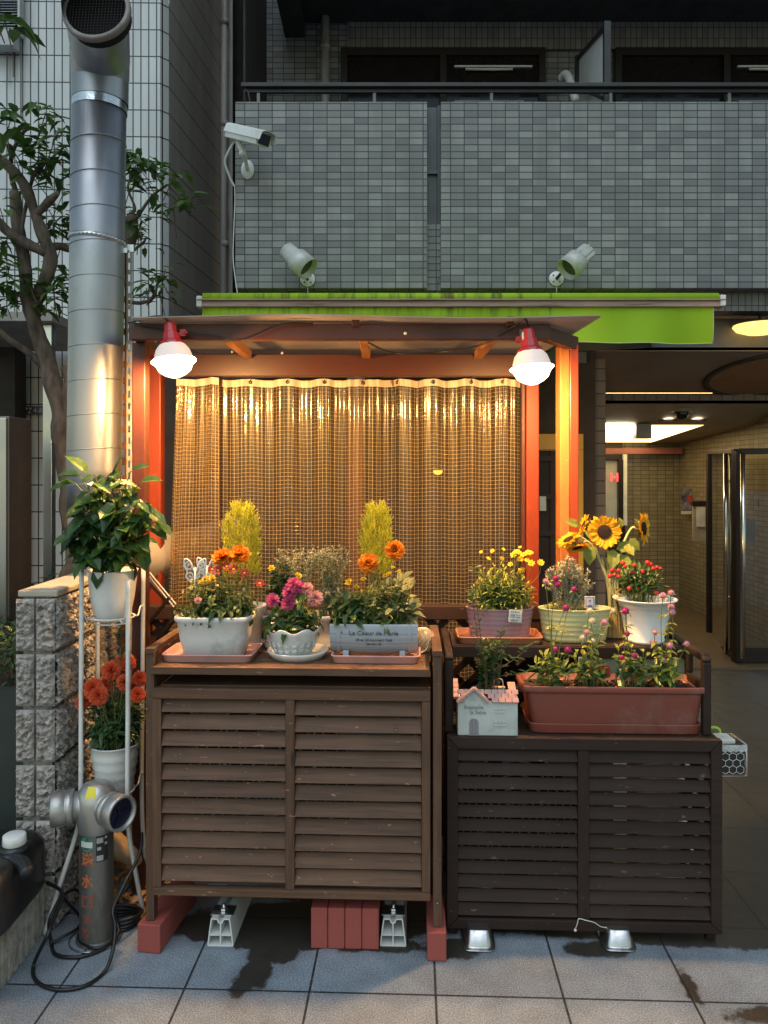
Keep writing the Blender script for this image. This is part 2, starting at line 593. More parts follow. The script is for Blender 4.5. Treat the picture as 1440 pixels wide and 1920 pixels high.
M_BLOCK = plain("split_face_block", (.46, .42, .39), .9, c2=(.2, .18, .165), vs=45, bump=.9, bs=110, dirt=(.1, .09, .085), ds=22)
M_COPING = plain("block_coping", (.42, .37, .3), .8, c2=(.35, .3, .25), bump=.3)
M_RIB = plain("ribbed_wall", (.4, .37, .32), .9, c2=(.24, .22, .19), vs=30, bump=.7, bs=90, dirt=(.1, .09, .08), ds=14)
M_DUCT = plain("galvanised_duct", (.42, .43, .46), .42, metal=.92, c2=(.34, .35, .38), vs=4, bump=.14, bs=7, stretch=(1, 1, .6), dirt=(.3, .31, .33), ds=3)
M_FOIL = plain("foil_tape", (.75, .77, .8), .25, metal=1, bump=1, bs=28)
M_MESH = plain("black_wire", (.02, .018, .017), .7)
M_VOID = plain("black_void", (.006, .006, .006), .95)  # near black, paints the unlit depth of duct mouth, fan opening and blocks
M_RUST = plain("rusty_steel", (.16, .065, .028), .7, metal=.4, c2=(.09, .035, .018), vs=25, bump=.4, bs=60, dirt=(.3, .14, .05), ds=12)
M_ANGLE = plain("cream_angle_iron", (.45, .4, .32), .55, metal=.2, c2=(.36, .3, .23), dirt=(.16, .07, .03), ds=14)
M_BARK = plain("bark", (.15, .115, .09), .95, c2=(.05, .038, .03), vs=22, bump=1, bs=40, stretch=(1, 1, .35))
M_CAM = plain("camera_housing", (.72, .74, .74), .4, c2=(.66, .68, .68), dirt=(.5, .5, .47), ds=6)
M_LAMPG = plain("grey_cast_housing", (.55, .56, .55), .5, metal=.2, c2=(.44, .45, .44), vs=8, dirt=(.33, .36, .29), ds=8, bump=.15)
M_PLATE = plain("white_plate", (.75, .76, .75), .4, dirt=(.45, .42, .36), ds=12)
M_LENS = plain("dark_lens", (.012, .012, .014), .1)
M_LAMPRED = plain("red_lamp_plastic", (.42, .025, .03), .25, c2=(.36, .02, .025))
M_BLACK = plain("black_rubber", (.012, .012, .013), .4, bump=.05)
M_CAN = plain("black_polyethylene", (.012, .013, .015), .35, c2=(.018, .02, .022), bump=.1, bs=30)
M_HYD = plain("hydrant_steel", (.46, .45, .44), .38, metal=.7, c2=(.36, .35, .34), vs=6, dirt=(.2, .19, .18), ds=7, stretch=(1, 1, .4))
M_HYDT = plain("hydrant_tube", (.21, .205, .2), .42, metal=.7, c2=(.16, .155, .15), vs=4, dirt=(.06, .055, .05), ds=5, stretch=(1, 1, .3))
M_NAVY = plain("navy_cap", (.006, .008, .03), .35)
M_YEL = plain("yellow_sticker", (.8, .66, .02), .45, c2=(.72, .6, .03))
M_STGREEN = plain("green_sticker", (.02, .36, .2), .45)
M_STWHITE = plain("white_sticker", (.65, .68, .66), .5)
M_STGREY = plain("grey_print", (.42, .43, .44), .5)
M_INK = plain("black_print", (.02, .02, .022), .6)
M_ORANGEINK = plain("worn_orange_paint", (.6, .15, .03), .7, c2=(.5, .12, .04), vs=50, dirt=(.12, .1, .09), ds=60)
M_REDINK = plain("faded_red_paint", (.3, .06, .04), .8, c2=(.16, .08, .07), vs=70, dirt=(.12, .11, .1), ds=80)
M_PURPLE = plain("purple_plate", (.04, .025, .07), .4)
M_SILVER = plain("aluminium_pan", (.6, .6, .61), .35, metal=1, c2=(.4, .4, .41), vs=30, bump=.4, bs=40, dirt=(.25, .24, .23), ds=20)
M_AC = plain("air_conditioner_case", (.22, .19, .16), .5, c2=(.18, .16, .13))
M_YFRAME = plain("ochre_door_frame", (.72, .36, .045), .5, c2=(.66, .32, .04))
M_DOORDK = wood("dark_door_wood", (.035, .02, .014), (.022, .013, .01), .5, False)
M_WARMWALL = plain("brown_plank_wall", (.22, .1, .04), .7, c2=(.13, .06, .025), stretch=(6, 6, .5), vs=3)
M_PAPER = plain("paper", (.62, .6, .52), .7)
M_GOLD = glow("warm_reflector", (1, .5, .1), .25, (.5, .3, .1))
M_LEAVES_TREE = leafy("tree_leaves", [(.045, .1, .025), (.08, .16, .035), (.13, .24, .055)], .42, .3)
M_LEAVES_DARK = leafy("dark_leaves", [(.02, .055, .018), (.035, .085, .025), (.06, .12, .03)], .4, .2)
M_LEAVES_HIB = leafy("hibiscus_leaves", [(.022, .06, .018), (.04, .095, .025), (.075, .15, .03)], .32, .25)
M_LEAVES_MID = leafy("mid_green_leaves", [(.06, .1, .025), (.15, .19, .05), (.32, .33, .11)], .5, .3)
M_LEAVES_PALE = leafy("pale_leaves", [(.15, .18, .08), (.26, .27, .12), (.36, .36, .17)], .6, .3)
M_LEAVES_SILV = leafy("silvery_leaves", [(.34, .36, .26), (.48, .48, .36), (.6, .58, .46)], .7, .25)
M_LEAVES_YG = leafy("yellow_green_leaves", [(.16, .22, .035), (.28, .33, .06), (.46, .46, .09)], .5, .35)
M_KOCHIA = leafy("yellow_green_feather", [(.42, .45, .035), (.55, .55, .05), (.65, .62, .07)], .6, .4)
M_SHRUB = leafy("hedge_leaves", [(.03, .055, .018), (.05, .085, .025), (.08, .12, .035)], .5, .2)
M_STEM = plain("green_stem", (.16, .2, .06), .6, c2=(.12, .15, .05))
M_STEMP = plain("pale_stem", (.42, .42, .2), .55, c2=(.34, .36, .16))
M_TWIG = plain("brown_twig", (.12, .08, .045), .8)
M_ORFL = leafy("orange_petals", [(.75, .17, .01), (.82, .27, .015), (.85, .4, .03)], .6, .3)
M_RDFL = leafy("red_orange_petals", [(.74, .085, .03), (.8, .14, .05), (.85, .22, .08)], .6, .25)
M_DKRED = leafy("dark_red_petals", [(.25, .015, .02), (.38, .025, .025), (.48, .06, .03)], .6, .25)
M_YEFL = leafy("yellow_petals", [(.75, .5, .01), (.82, .58, .02), (.85, .66, .05)], .6, .35)
M_SUNFL = leafy("sunflower_petals", [(.78, .36, .005), (.82, .46, .01), (.85, .56, .02)], .6, .35)
M_MAG = leafy("magenta_petals", [(.55, .05, .2), (.65, .1, .28), (.7, .2, .36)], .6, .25)
M_PKFL = leafy("pink_petals", [(.68, .27, .3), (.74, .4, .4), (.8, .55, .5)], .6, .3)
M_GLOBEMAG = leafy("magenta_globe", [(.4, .03, .16), (.5, .05, .22)], .7, .1)
M_GLOBEPK = leafy("pink_globe", [(.72, .3, .4), (.76, .4, .5)], .7, .15)
M_GLOBEWH = leafy("cream_globe", [(.7, .6, .45), (.75, .7, .55)], .7, .15)
M_REDBALL = leafy("red_pepper_balls", [(.6, .02, .02), (.7, .04, .03)], .25, .05)
M_DISC = plain("brown_flower_disc", (.035, .016, .008), .9, c2=(.015, .008, .005), vs=300, bump=1, bs=400)
M_YDISC = plain("yellow_flower_disc", (.7, .42, .02), .9)
M_LITTER = leafy("fallen_leaves", [(.3, .16, .05), (.45, .25, .08), (.2, .1, .04)], .7, .1)
M_RAFFIA = plain("raffia", (.5, .36, .14), .8, c2=(.36, .25, .09), stretch=(8, 8, 1), vs=20, bump=.5)
M_STRING = plain("white_string", (.7, .68, .62), .7)

def ground_mat():
    m, nt, N, L, b = new_mat("granite_paving")
    uv = coord(N, L, "UV")
    br = N.new("ShaderNodeTexBrick")
    br.offset = 0
    L.new(uv, br.inputs["Vector"])
    br.inputs["Scale"].default_value = 1
    br.inputs["Brick Width"].default_value = .4
    br.inputs["Row Height"].default_value = .4
    br.inputs["Mortar Size"].default_value = .0042
    br.inputs["Mortar Smooth"].default_value = .2
    jn = noise_n(N, L, 40, 3, uv)
    nf = noise_n(N, L, 210, 3, uv, .7)
    nm = noise_n(N, L, 12, 5, uv)
    rf = ramp(N, [(.34, (.1, .122, .145)), (.5, (.2, .238, .28)), (.66, (.36, .41, .465))])
    L.new(nf.outputs[0], rf.inputs[0])
    nlo = noise_n(N, L, 2.6, 6, uv, .65)
    rm = ramp(N, [(.35, (.68, .68, .68)), (.62, (1.08, 1.08, 1.08))])
    L.new(math_n(N, L, 'MULTIPLY_ADD', nlo.outputs[0], .6, math_n(N, L, 'MULTIPLY', nm.outputs[0], .4)), rm.inputs[0])
    col = mixc(N, L, 1.0, rf.outputs[0], rm.outputs[0], 'MULTIPLY')
    # wet patches: rounded areas with a ragged rim, in world metres
    g = N.new("ShaderNodeNewGeometry")
    pos = g.outputs["Position"]
    rag = noise_n(N, L, 9, 6, pos, .6)
    rag2 = noise_n(N, L, 40, 3, pos, .6)
    rj = math_n(N, L, 'ADD', math_n(N, L, 'MULTIPLY_ADD', rag.outputs[0], .9, -.45), math_n(N, L, 'MULTIPLY_ADD', rag2.outputs[0], .3, -.15))
    blobs = [(1.5, 13.7, 8.0, 11.05), (1.78, 3.45, .75, .98), (-.42, 2.58, .05, .15), (-.46, 2.45, .03, .05), (.98, 2.46, .018, .1), (1.16, 2.33, .1, .035),
             (.25, 2.66, .1, .06), (.75, 2.66, .12, .05), (-.02, 2.68, .16, .05), (-.28, 2.80, .5, .15), (-.36, 2.66, .07, .09)]
    tot = None
    for (cx, cy, rx, ry) in blobs:
        sp = N.new("ShaderNodeSeparateXYZ"); L.new(pos, sp.inputs[0])
        dx = math_n(N, L, 'DIVIDE', math_n(N, L, 'SUBTRACT', sp.outputs[0], cx), rx)
        dy = math_n(N, L, 'DIVIDE', math_n(N, L, 'SUBTRACT', sp.outputs[1], cy), ry)
        d = math_n(N, L, 'SQRT', math_n(N, L, 'ADD', math_n(N, L, 'MULTIPLY', dx, dx), math_n(N, L, 'MULTIPLY', dy, dy)))
        k = min(rx, ry)
        v = math_n(N, L, 'MULTIPLY', math_n(N, L, 'SUBTRACT', 1, d), k)      # metres inside the rim
        tot = v if tot is None else math_n(N, L, 'MAXIMUM', tot, v)
    tot = math_n(N, L, 'ADD', tot, math_n(N, L, 'MULTIPLY', rj, .09))
    wet = math_n(N, L, 'MULTIPLY_ADD', tot, 90, .5, clamp=True)
    damp = math_n(N, L, 'MULTIPLY_ADD', tot, 22, .95, clamp=True)
    col = mixc(N, L, math_n(N, L, 'MULTIPLY', damp, .3), col, mixc(N, L, 1.0, col, (.4, .38, .37), 'MULTIPLY'))
    wetc = mixc(N, L, 1.0, col, (.21, .16, .112), 'MULTIPLY')
    col = mixc(N, L, wet, col, wetc)
    joint = math_n(N, L, 'MULTIPLY', br.outputs["Fac"], math_n(N, L, 'MULTIPLY_ADD', jn.outputs[0], .6, .65, clamp=True))
    col = mixc(N, L, joint, col, (.012, .012, .013))
    L.new(col, b.inputs["Base Color"])
    rr = math_n(N, L, 'MULTIPLY_ADD', wet, -.3, .8)
    L.new(math_n(N, L, 'ADD', rr, math_n(N, L, 'MULTIPLY_ADD', nm.outputs[0], .3, -.15)), b.inputs["Roughness"])
    hgt = math_n(N, L, 'SUBTRACT', math_n(N, L, 'MULTIPLY', nf.outputs[0], .4), math_n(N, L, 'MULTIPLY', br.outputs["Fac"], 2.0))
    bump_n(N, L, b, hgt, .5, .003)
    return m
M_GROUND = ground_mat()

def vinyl_mat():
    """clear vinyl sheet with a woven white reinforcing grid"""
    m, nt, N, L, b = new_mat("mesh_vinyl")
    uv = coord(N, L, "UV")
    br = N.new("ShaderNodeTexBrick")
    br.offset = 0
    L.new(uv, br.inputs["Vector"])
    br.inputs["Scale"].default_value = 1
    br.inputs["Brick Width"].default_value = .0178
    br.inputs["Row Height"].default_value = .0178
    br.inputs["Mortar Size"].default_value = .00044
    br.inputs["Mortar Smooth"].default_value = .3
    tr = N.new("ShaderNodeBsdfTransparent")
    tr.inputs[0].default_value = (.72, .62, .48, 1)
    gl = N.new("ShaderNodeBsdfGlossy")
    gl.inputs["Roughness"].default_value = .11
    gl.inputs[0].default_value = (1, .95, .85, 1)
    nb = noise_n(N, L, 26, 2, uv)
    bp = N.new("ShaderNodeBump")
    bp.inputs["Strength"].default_value = .3
    bp.inputs["Distance"].default_value = .004
    hh = math_n(N, L, 'ADD', nb.outputs[0], math_n(N, L, 'MULTIPLY', br.outputs["Fac"], .6))
    L.new(hh, bp.inputs["Height"])
    L.new(bp.outputs[0], gl.inputs["Normal"])
    gl2 = N.new("ShaderNodeBsdfGlossy"); gl2.inputs["Roughness"].default_value = .34; gl2.inputs[0].default_value = (1, .85, .6, 1)
    haze = N.new("ShaderNodeBsdfDiffuse")
    haze.inputs[0].default_value = (.62, .42, .19, 1)
    m1 = N.new("ShaderNodeMixShader"); m1.inputs[0].default_value = .055
    L.new(tr.outputs[0], m1.inputs[1]); L.new(gl.outputs[0], m1.inputs[2])
    m1b = N.new("ShaderNodeMixShader"); m1b.inputs[0].default_value = .024
    L.new(m1.outputs[0], m1b.inputs[1]); L.new(gl2.outputs[0], m1b.inputs[2]); m1 = m1b
    m2 = N.new("ShaderNodeMixShader"); m2.inputs[0].default_value = .035
    L.new(m1.outputs[0], m2.inputs[1]); L.new(haze.outputs[0], m2.inputs[2])
    th = N.new("ShaderNodeBsdfDiffuse")
    th.inputs[0].default_value = (.58, .43, .26, 1)
    m3 = N.new("ShaderNodeMixShader")
    L.new(br.outputs["Fac"], m3.inputs[0])
    L.new(m2.outputs[0], m3.inputs[1]); L.new(th.outputs[0], m3.inputs[2])
    L.new(m3.outputs[0], N["Material Output"].inputs[0])
    return m
M_VINYL = vinyl_mat()

def roof_mat():
    m, nt, N, L, b = new_mat("smoked_corrugated_plastic")
    n = noise_n(N, L, 6, 5, coord(N, L))
    r = ramp(N, [(.3, (.38, .29, .22)), (.7, (.5, .4, .32))])
    L.new(n.outputs[0], r.inputs[0])
    L.new(r.outputs[0], b.inputs["Base Color"])
    b.inputs["Roughness"].default_value = .35
    tr = N.new("ShaderNodeBsdfTransparent"); tr.inputs[0].default_value = (.45, .38, .33, 1)
    mx = N.new("ShaderNodeMixShader"); mx.inputs[0].default_value = .3
    L.new(b.outputs[0], mx.inputs[1]); L.new(tr.outputs[0], mx.inputs[2])
    L.new(mx.outputs[0], N["Material Output"].inputs[0])
    return m
M_ROOF = roof_mat()

def awning_mat():
    m, nt, N, L, b = new_mat("lime_awning_cloth")
    uv = coord(N, L, "UV", (9, 1.2, 1))
    n = noise_n(N, L, 1.6, 6, uv, .65)
    big = noise_n(N, L, 1.1, 3, coord(N, L))
    base = mixc(N, L, big.outputs[0], (.42, .66, .014), (.31, .52, .01))
    sp = N.new("ShaderNodeSeparateXYZ"); L.new(coord(N, L, "UV"), sp.inputs[0])
    # rain streaks that start at the bar and run down
    top = math_n(N, L, 'MULTIPLY_ADD', sp.outputs[1], 9.0, -9.0 * 2.54, clamp=True)
    near = math_n(N, L, 'LESS_THAN', sp.outputs[0], 1.0)
    st = ramp(N, [(.47, 0), (.62, 1)])
    L.new(n.outputs[0], st.inputs[0])
    f = math_n(N, L, 'MULTIPLY', math_n(N, L, 'MULTIPLY', st.outputs[0], top), math_n(N, L, 'MULTIPLY_ADD', near, .65, .12))
    col = mixc(N, L, f, base, (.07, .045, .02))
    L.new(col, b.inputs["Base Color"])
    b.inputs["Roughness"].default_value = .7
    tr = N.new("ShaderNodeBsdfTranslucent"); L.new(col, tr.inputs[0])
    mx = N.new("ShaderNodeMixShader"); mx.inputs[0].default_value = .25
    L.new(b.outputs[0], mx.inputs[1]); L.new(tr.outputs[0], mx.inputs[2])
    L.new(mx.outputs[0], N["Material Output"].inputs[0])
    return m
M_AWN = awning_mat()
# ------------------------------------------------------------------ ground
g = MB()
g.add([(-90, -60, 0), (90, -60, 0), (90, 140, 0), (-90, 140, 0)], [(0, 1, 2, 3)])
pav = g.build("pavement", M_GROUND, local=True)
pav.rotation_euler = (0, 0, R(-2.2))
pav.location = (.163, 2.42, 0)
tag(pav, kind="structure")
g = MB()
g.bx((1.79, 6.45, 0), (3.64, 9.49, .02), grain=False)
M_LFLOOR = plain("lobby_floor", (.11, .075, .042), .35, c2=(.09, .062, .035), vs=2)
tag(g.build("lobby_floor", M_LFLOOR), kind="structure")

# ------------------------------------------------------------------ grey tiled apartment building
apt = thing("apartment_building", "grey tiled apartment building with a balcony and a dim ground floor lobby", "building", (.5, 5.6, 0))
def part(name, m, build, bevel=0, parent=apt):
    b = MB(); build(b)
    return b.build(name, m, parent, bevel)
part("balcony_parapet", M_TILE, lambda b: b.bx((-1.085, 5.6, 3.0), (.315, 5.78, 4.36), grain=False), .004)
part("balcony_parapet", M_TILE, lambda b: b.bx((.415, 5.6, 3.0), (7.5, 5.78, 4.36), grain=False), .004)
part("parapet_gap_tiles", M_TILE, lambda b: b.bx((.315, 5.66, 3.0), (.415, 5.76, 3.485), grain=False))
def gap(b):
    b.bx((.315, 5.69, 3.485), (.415, 5.72, 4.36)); b.bx((.315, 5.665, 3.86), (.415, 5.69, 3.89)); b.bx((.395, 5.66, 3.485), (.415, 5.69, 4.36))
part("parapet_gap_panel", plain("slate_panel", (.07, .075, .085), .4), gap)
part("lintel_band", M_TILE_V, lambda b: b.bx((-1.06, 5.72, 2.86), (7.5, 5.9, 2.998), grain=False))
part("fascia", M_FASCIA, lambda b: b.bx((1.25, 6.0, 2.607), (7.5, 6.15, 2.859), grain=False), .004)
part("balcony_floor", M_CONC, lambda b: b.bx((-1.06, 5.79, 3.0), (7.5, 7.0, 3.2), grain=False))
# upper storey recess
part("upper_wall", M_TILE, lambda b: b.bx((-1.07, 7.0, 3.2), (7.7, 7.2, 6.2), grain=False))
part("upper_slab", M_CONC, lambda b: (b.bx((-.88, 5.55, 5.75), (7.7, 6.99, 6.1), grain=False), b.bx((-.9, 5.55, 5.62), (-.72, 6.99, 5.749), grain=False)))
part("upper_frieze", M_TILE_V, lambda b: b.bx((-.33, 6.97, 5.503), (7.7, 6.998, 5.748), grain=False))
for (x0, x1) in ((-.39, 1.46), (2.09, 4.1)):
    w = part("window", M_FRAME_DK, lambda b: [b.bx((x0, 6.93, 3.3), (x0 + .06, 6.998, 5.5)), b.bx((x1 - .06, 6.93, 3.3), (x1, 6.998, 5.5)),
        b.bx((x0 + .06, 6.93, 5.43), (x1 - .06, 6.998, 5.5)), b.bx(((x0 + x1) / 2 - .03, 6.92, 3.3), ((x0 + x1) / 2 + .03, 6.995, 5.43))], .003)
    part("pane", plain("dark_pane", (.02, .015, .013), .08, c2=(.015, .012, .01)), lambda b: (b.bx((x0 + .06, 6.97, 3.3), ((x0 + x1) / 2 - .03, 6.985, 5.43)), b.bx(((x0 + x1) / 2 + .03, 6.96, 3.3), (x1 - .06, 6.975, 5.43))), 0, w)
    part("lamp_reflection", M_CAM, lambda b: (b.bx(((x0 + x1) / 2 + .1, 6.93, 5.32), (x1 - .12, 6.955, 5.335)), b.tube([((x0 + x1) / 2 + .2, 6.93, 5.30), ((x0 + x1) / 2 + .45, 6.93, 5.296), (x1 - .3, 6.93, 5.3)], .012, 6)), 0, w)  # pale bar painting the bright lamp lines in the pane
    part("railing_reflection", plain("pale_reflection", (.34, .37, .4), .6), lambda b: [b.bx(((x0 + x1) / 2 + .1, 6.92, 4.93 + k * .03), (x1 - .2, 6.95, 4.955 + k * .03)) for k in range(3)], 0, w)  # pale strips standing for a white railing mirrored in the pane
part("drainpipe", M_PIPE, lambda b: (b.tube([P(610, 30, 6.9), P(610, 540, 6.9)], .038, 14), b.tube([P(610, 84, 6.9), P(610, 92, 6.9)], .043, 14)))
part("spout_pipe", M_PIPE, lambda b: b.tube(smooth_path([P(1052, 148, 6.4), P(1060, 140, 6.35), P(1068, 150, 6.3), P(1080, 192, 6.2)]), .035, 10))
part("balcony_rail", M_RAIL, lambda b: (b.box((1.6, 5.66, 4.505), (5.3, .05, .03)), b.box((1.6, 5.68, 4.475), (5.26, .03, .03)), b.tube([(-1.03, 5.66, 4.5), (-1.0, 5.66, 4.46), (-.98, 5.66, 4.36)], .008, 6)), .004)
for px in (484, 702, 922, 1146, 1369):
    part("rail_post", plain("grey_post", (.16, .16, .165), .4), lambda b: b.box(((px - CX) / F * 5.66, 5.68, 4.42), (.022, .02, .12)))
pp = part("balcony_partition", M_RAIL, lambda b: (b.bx((1.66, 5.785, 4.3), (1.71, 5.83, 5.06)), b.bx((1.66, 6.65, 4.3), (1.71, 6.69, 5.28)), b.bar((1.685, 5.83, 5.04), (1.685, 6.65, 5.25), .03, .03), b.bar((1.665, 5.83, 4.5), (1.665, 6.65, 5.0), .02, .03)), .002)
part("panel", plain("frosted_panel", (.75, .78, .82), .4, c2=(.68, .72, .76)), lambda b: b.add([(1.69, 5.83, 4.3), (1.69, 6.65, 4.3), (1.69, 6.65, 5.24), (1.69, 5.83, 5.03)], [(0, 1, 2, 3)]), 0, pp)
# ground floor: shop front behind the pergola, pillar, lobby
part("shop_wall", plain("dark_brown_wall", (.06, .036, .022), .75, c2=(.045, .027, .017)), lambda b: (b.bx((-1.75, 5.92, 0), (1.07, 6.1, 2.86), grain=False), b.bx((1.52, 5.92, 0), (1.63, 6.1, 2.86), grain=False), b.bx((1.07, 5.92, 1.96), (1.52, 6.1, 2.86), grain=False)))
part("tiled_pillar", M_TILE_BROWN, lambda b: b.bx((1.632, 6.16, 0), (1.778, 9.6, 2.62), grain=False))
sd = part("shop_door", M_YFRAME, lambda b: (b.bx((1.08, 5.82, 1.83), (1.512, 5.915, 1.95)), b.bx((1.462, 5.82, 0), (1.512, 5.914, 1.83)), b.bx((1.08, 5.82, 0), (1.13, 5.914, 1.83))), .004)
def leafd(b):
    b.bx((1.132, 5.88, 0.02), (1.46, 5.9, 1.825))
    for x in (1.132, 1.27, 1.41): b.bx((x, 5.862, .02), (x + .05, 5.88, 1.825))
    for z in (.05, .35, .62, .9, 1.17, 1.45, 1.74): b.bx((1.132, 5.855, z), (1.46, 5.862, z + .045))
part("door_leaf", M_DOORDK, leafd, .003, sd)
for nx, nz in ((1.375, 1.79), (1.365, 1.5), (1.21, 1.42)): part("notice", M_PAPER, lambda b: b.box((nx, 5.85, nz), (.05, .004, .11)), 0, sd)
def slab(pts, t=.03):
    def f(b):
        n = len(pts)
        b.add([Vector(p) for p in pts] + [Vector(p) + Vector((0, 0, t)) for p in pts], [tuple(range(n)), tuple(range(2 * n - 1, n - 1, -1))] + [(i, (i + 1) % n, n + (i + 1) % n, n + i) for i in range(n)])
    return f
part("entrance_soffit", M_SOFFIT, slab([(1.62, 6.0, 2.605), (7.5, 6.0, 2.605), (7.5, 7.0, 2.384), (1.62, 7.0, 2.384)]))
part("soffit_rib", M_SOFFIT, lambda b: b.bar(P(1142, 722, 6.9), P(1240, 660, 6.1), .03, .02))
part("soffit_recess", plain("recess_ring", (.06, .045, .035), .6), lambda b: b.lathe([(.5, 0), (.55, -.004), (.55, -.02), (.5, -.02)], (3.3, 6.52, 2.492), 48, Matrix.Rotation(R(-12.5), 3, 'X'), closed=True))
part("recess_disc", plain("recess_wood", (.34, .17, .08), .6, c2=(.28, .14, .065)), lambda b: b.disc((3.3, 6.52, 2.48), .5, 48, Matrix.Rotation(R(-12.5), 3, 'X')))
part("lobby_lintel", M_TILE_BROWN, lambda b: b.bx((1.78, 7.0, 2.287), (7.5, 7.1, 2.383), grain=False))
part("lobby_ceiling", M_CEIL, slab([(1.78, 7.0, 2.286), (7.5, 7.0, 2.286), (7.5, 7.6, 2.131), (1.78, 7.6, 2.131)]))
L0, L1, L2, L3 = P(1128, 797, 7.6), P(1320, 797, 7.6), P(1222, 829, 9.3), P(1128, 829, 9.3)
part("lobby_ceiling", M_CEIL, slab([L1, (7.5, 7.6, 2.131), (7.5, 9.5, 2.02), (L2.x, 9.5, 2.02), L2]))
part("light_trough", glow("warm_trough", (1, .72, .3), 1.6, (.5, .4, .2)), slab([L0, L1, L2, L3]))
part("trough_lamp", glow("white_trough_lamp", (1, .92, .75), 6), lambda b: b.add([P(1132, 798, 7.55), P(1194, 798, 7.55), P(1194, 813, 8.2), P(1132, 813, 8.2)], [(0, 1, 2, 3)]))
part("ceiling_beam", M_STEEL_DK, lambda b: b.bx(P(1193, 822, 7.5), P(1215, 796, 7.6)))
part("lobby_wall", M_TILE_DARK, lambda b: b.bx((3.65, 7.1, 0), (3.75, 9.5, 2.3), grain=False))
part("lobby_wall", M_TILE_DARK, lambda b: b.bx((3.751, 7.11, 0), (7.5, 7.3, 2.28), grain=False))
part("lobby_wall", M_TILE_DARK, lambda b: b.bx((2.95, 9.5, 0), (3.75, 9.6, 2.1), grain=False))
part("lobby_wall", plain("dim_plaster", (.12, .1, .07), .8), lambda b: b.bx((1.78, 9.5, 0), (2.95, 9.6, 2.1), grain=False))
part("lobby_beam", plain("red_lit_beam", (.3, .1, .09), .5), lambda b: b.bx(P(1125, 851, 9.3), P(1275, 841, 9.38)))  # the red light on it is painted into the base colour
ld = part("lobby_inner_door", M_FRAME_DK, lambda b: (b.bx(P(1160, 1190, 9.2), P(1168, 862, 9.28)), b.bx(P(1128, 862, 9.2), P(1160, 852, 9.28)), b.bx(P(1128, 1000, 9.2), P(1160, 984, 9.25))), .003)
part("pane", plain("pale_glass", (.4, .42, .38), .3), lambda b: b.bx(P(1128, 984, 9.26), P(1160, 862, 9.27)), 0, ld)
part("edge_strip", plain("pale_strip", (.7, .72, .68), .4), lambda b: b.bx(P(1169, 985, 9.2), P(1174, 852, 9.24)), 0, ld)
text_ob("H", .15, Matrix.Translation(P(1152, 896, 9.15)) @ FACE, glow("red_neon", (1, .05, .05), 1.2, (.5, .02, .02)), "lit_letter", ld, .004)
# glass entrance doors
M_CHR = plain("chrome_bar", (.7, .66, .6), .18, metal=1)
gd = part("glass_entrance_door", M_FRAME_DK, lambda b: (b.bar(P(1330, 845, 7.9), P(1330, 1212, 7.9), .05, .05), b.bar(P(1380, 842, 6.65), P(1380, 1248, 6.65), .06, .06),
    b.bar(P(1330, 848, 7.9), P(1380, 846, 6.65), .05, .04), b.bar(P(1330, 1206, 7.9), P(1380, 1236, 6.65), .04, .09)), .004)
part("pane", M_GLASS, lambda b: b.add([P(1331, 850, 7.88), P(1379, 848, 6.67), P(1379, 1236, 6.67), P(1331, 1204, 7.88)], [(0, 1, 2, 3)]), 0, gd)
part("pull_handle", M_CHR, lambda b: (b.tube([P(1361, 850, 6.95), P(1361, 1225, 6.95)], .022, 10), b.tube([P(1361, 900, 6.95), P(1368, 900, 7.02)], .01, 6), b.tube([P(1361, 1120, 6.95), P(1368, 1120, 7.02)], .01, 6)), 0, gd)
gd = part("glass_entrance_door", M_FRAME_DK, lambda b: (b.bar(P(1384, 846, 6.6), P(1384, 1240, 6.6), .04, .05), b.bar(P(1384, 846, 6.6), (7.5, 6.6, 1.64 + 44 * 6.6 / F), .04, .05), b.bx((3.06, 6.58, .03), (7.5, 6.63, .16))), .004)
part("pane", M_GLASS, lambda b: b.add([P(1386, 848, 6.6), (7.5, 6.6, 1.64 + 42 * 6.6 / F), (7.5, 6.6, .16), P(1386, 1213, 6.6)], [(0, 1, 2, 3)]), 0, gd)
part("pull_handle", M_CHR, lambda b: b.tube([P(1393, 850, 6.5), P(1393, 1235, 6.5)], .02, 10), 0, gd)
part("post_box", M_STEEL_DK, lambda b: b.bx(P(1398, 1022, 6.9), P(1408, 975, 6.98)))

# things on the lobby walls and ceilings
t = thing("dome_camera", "small black dome camera under the brown lobby ceiling", "camera", P(1278, 772, 7.2))
b = MB(); b.lathe([(.001, 0), (.1, 0), (.1, -.035), (.075, -.04)], P(1278, 765, 7.2), 24); b.build("housing", plain("ceiling_camera_case", (.3, .26, .2), .5), t)
b = MB(); b.ball(P(1278, 775, 7.2), .062, 16, 10); b.build("dome", M_LENS, t)
for k, px in enumerate((1253, 1307)):
    t = thing("downlight", ("small round downlight left of the dome camera", "small round downlight right of the dome camera")[k], "ceiling light", P(px, 787, 7.45), group="downlights in the lobby ceiling")
    b = MB(); b.lathe([(.05, .0), (.085, 0), (.085, -.012), (.05, -.012)], P(px, 787, 7.42) + Vector((0, 0, 0)), 20, closed=True); b.build("ring", M_STEEL_DK, t)
    b = MB(); b.disc(P(px, 787.5, 7.42), .045, 16); b.build("bulb", glow("downlight_bulb", (1, .85, .6), 3), t)
t = thing("porch_lamp", "shallow round glass lamp glowing yellow beneath the balcony", "lamp", P(1425, 612, 5.85))
b = MB(); b.lathe([(.001, -.06), (.1, -.055), (.17, -.03), (.195, 0), (.19, .01), (.001, .012)], P(1425, 612, 5.85), 28); b.build("glass_shade", glow("yellow_shade", (1, .66, .16), .7, (.6, .5, .2)), t)
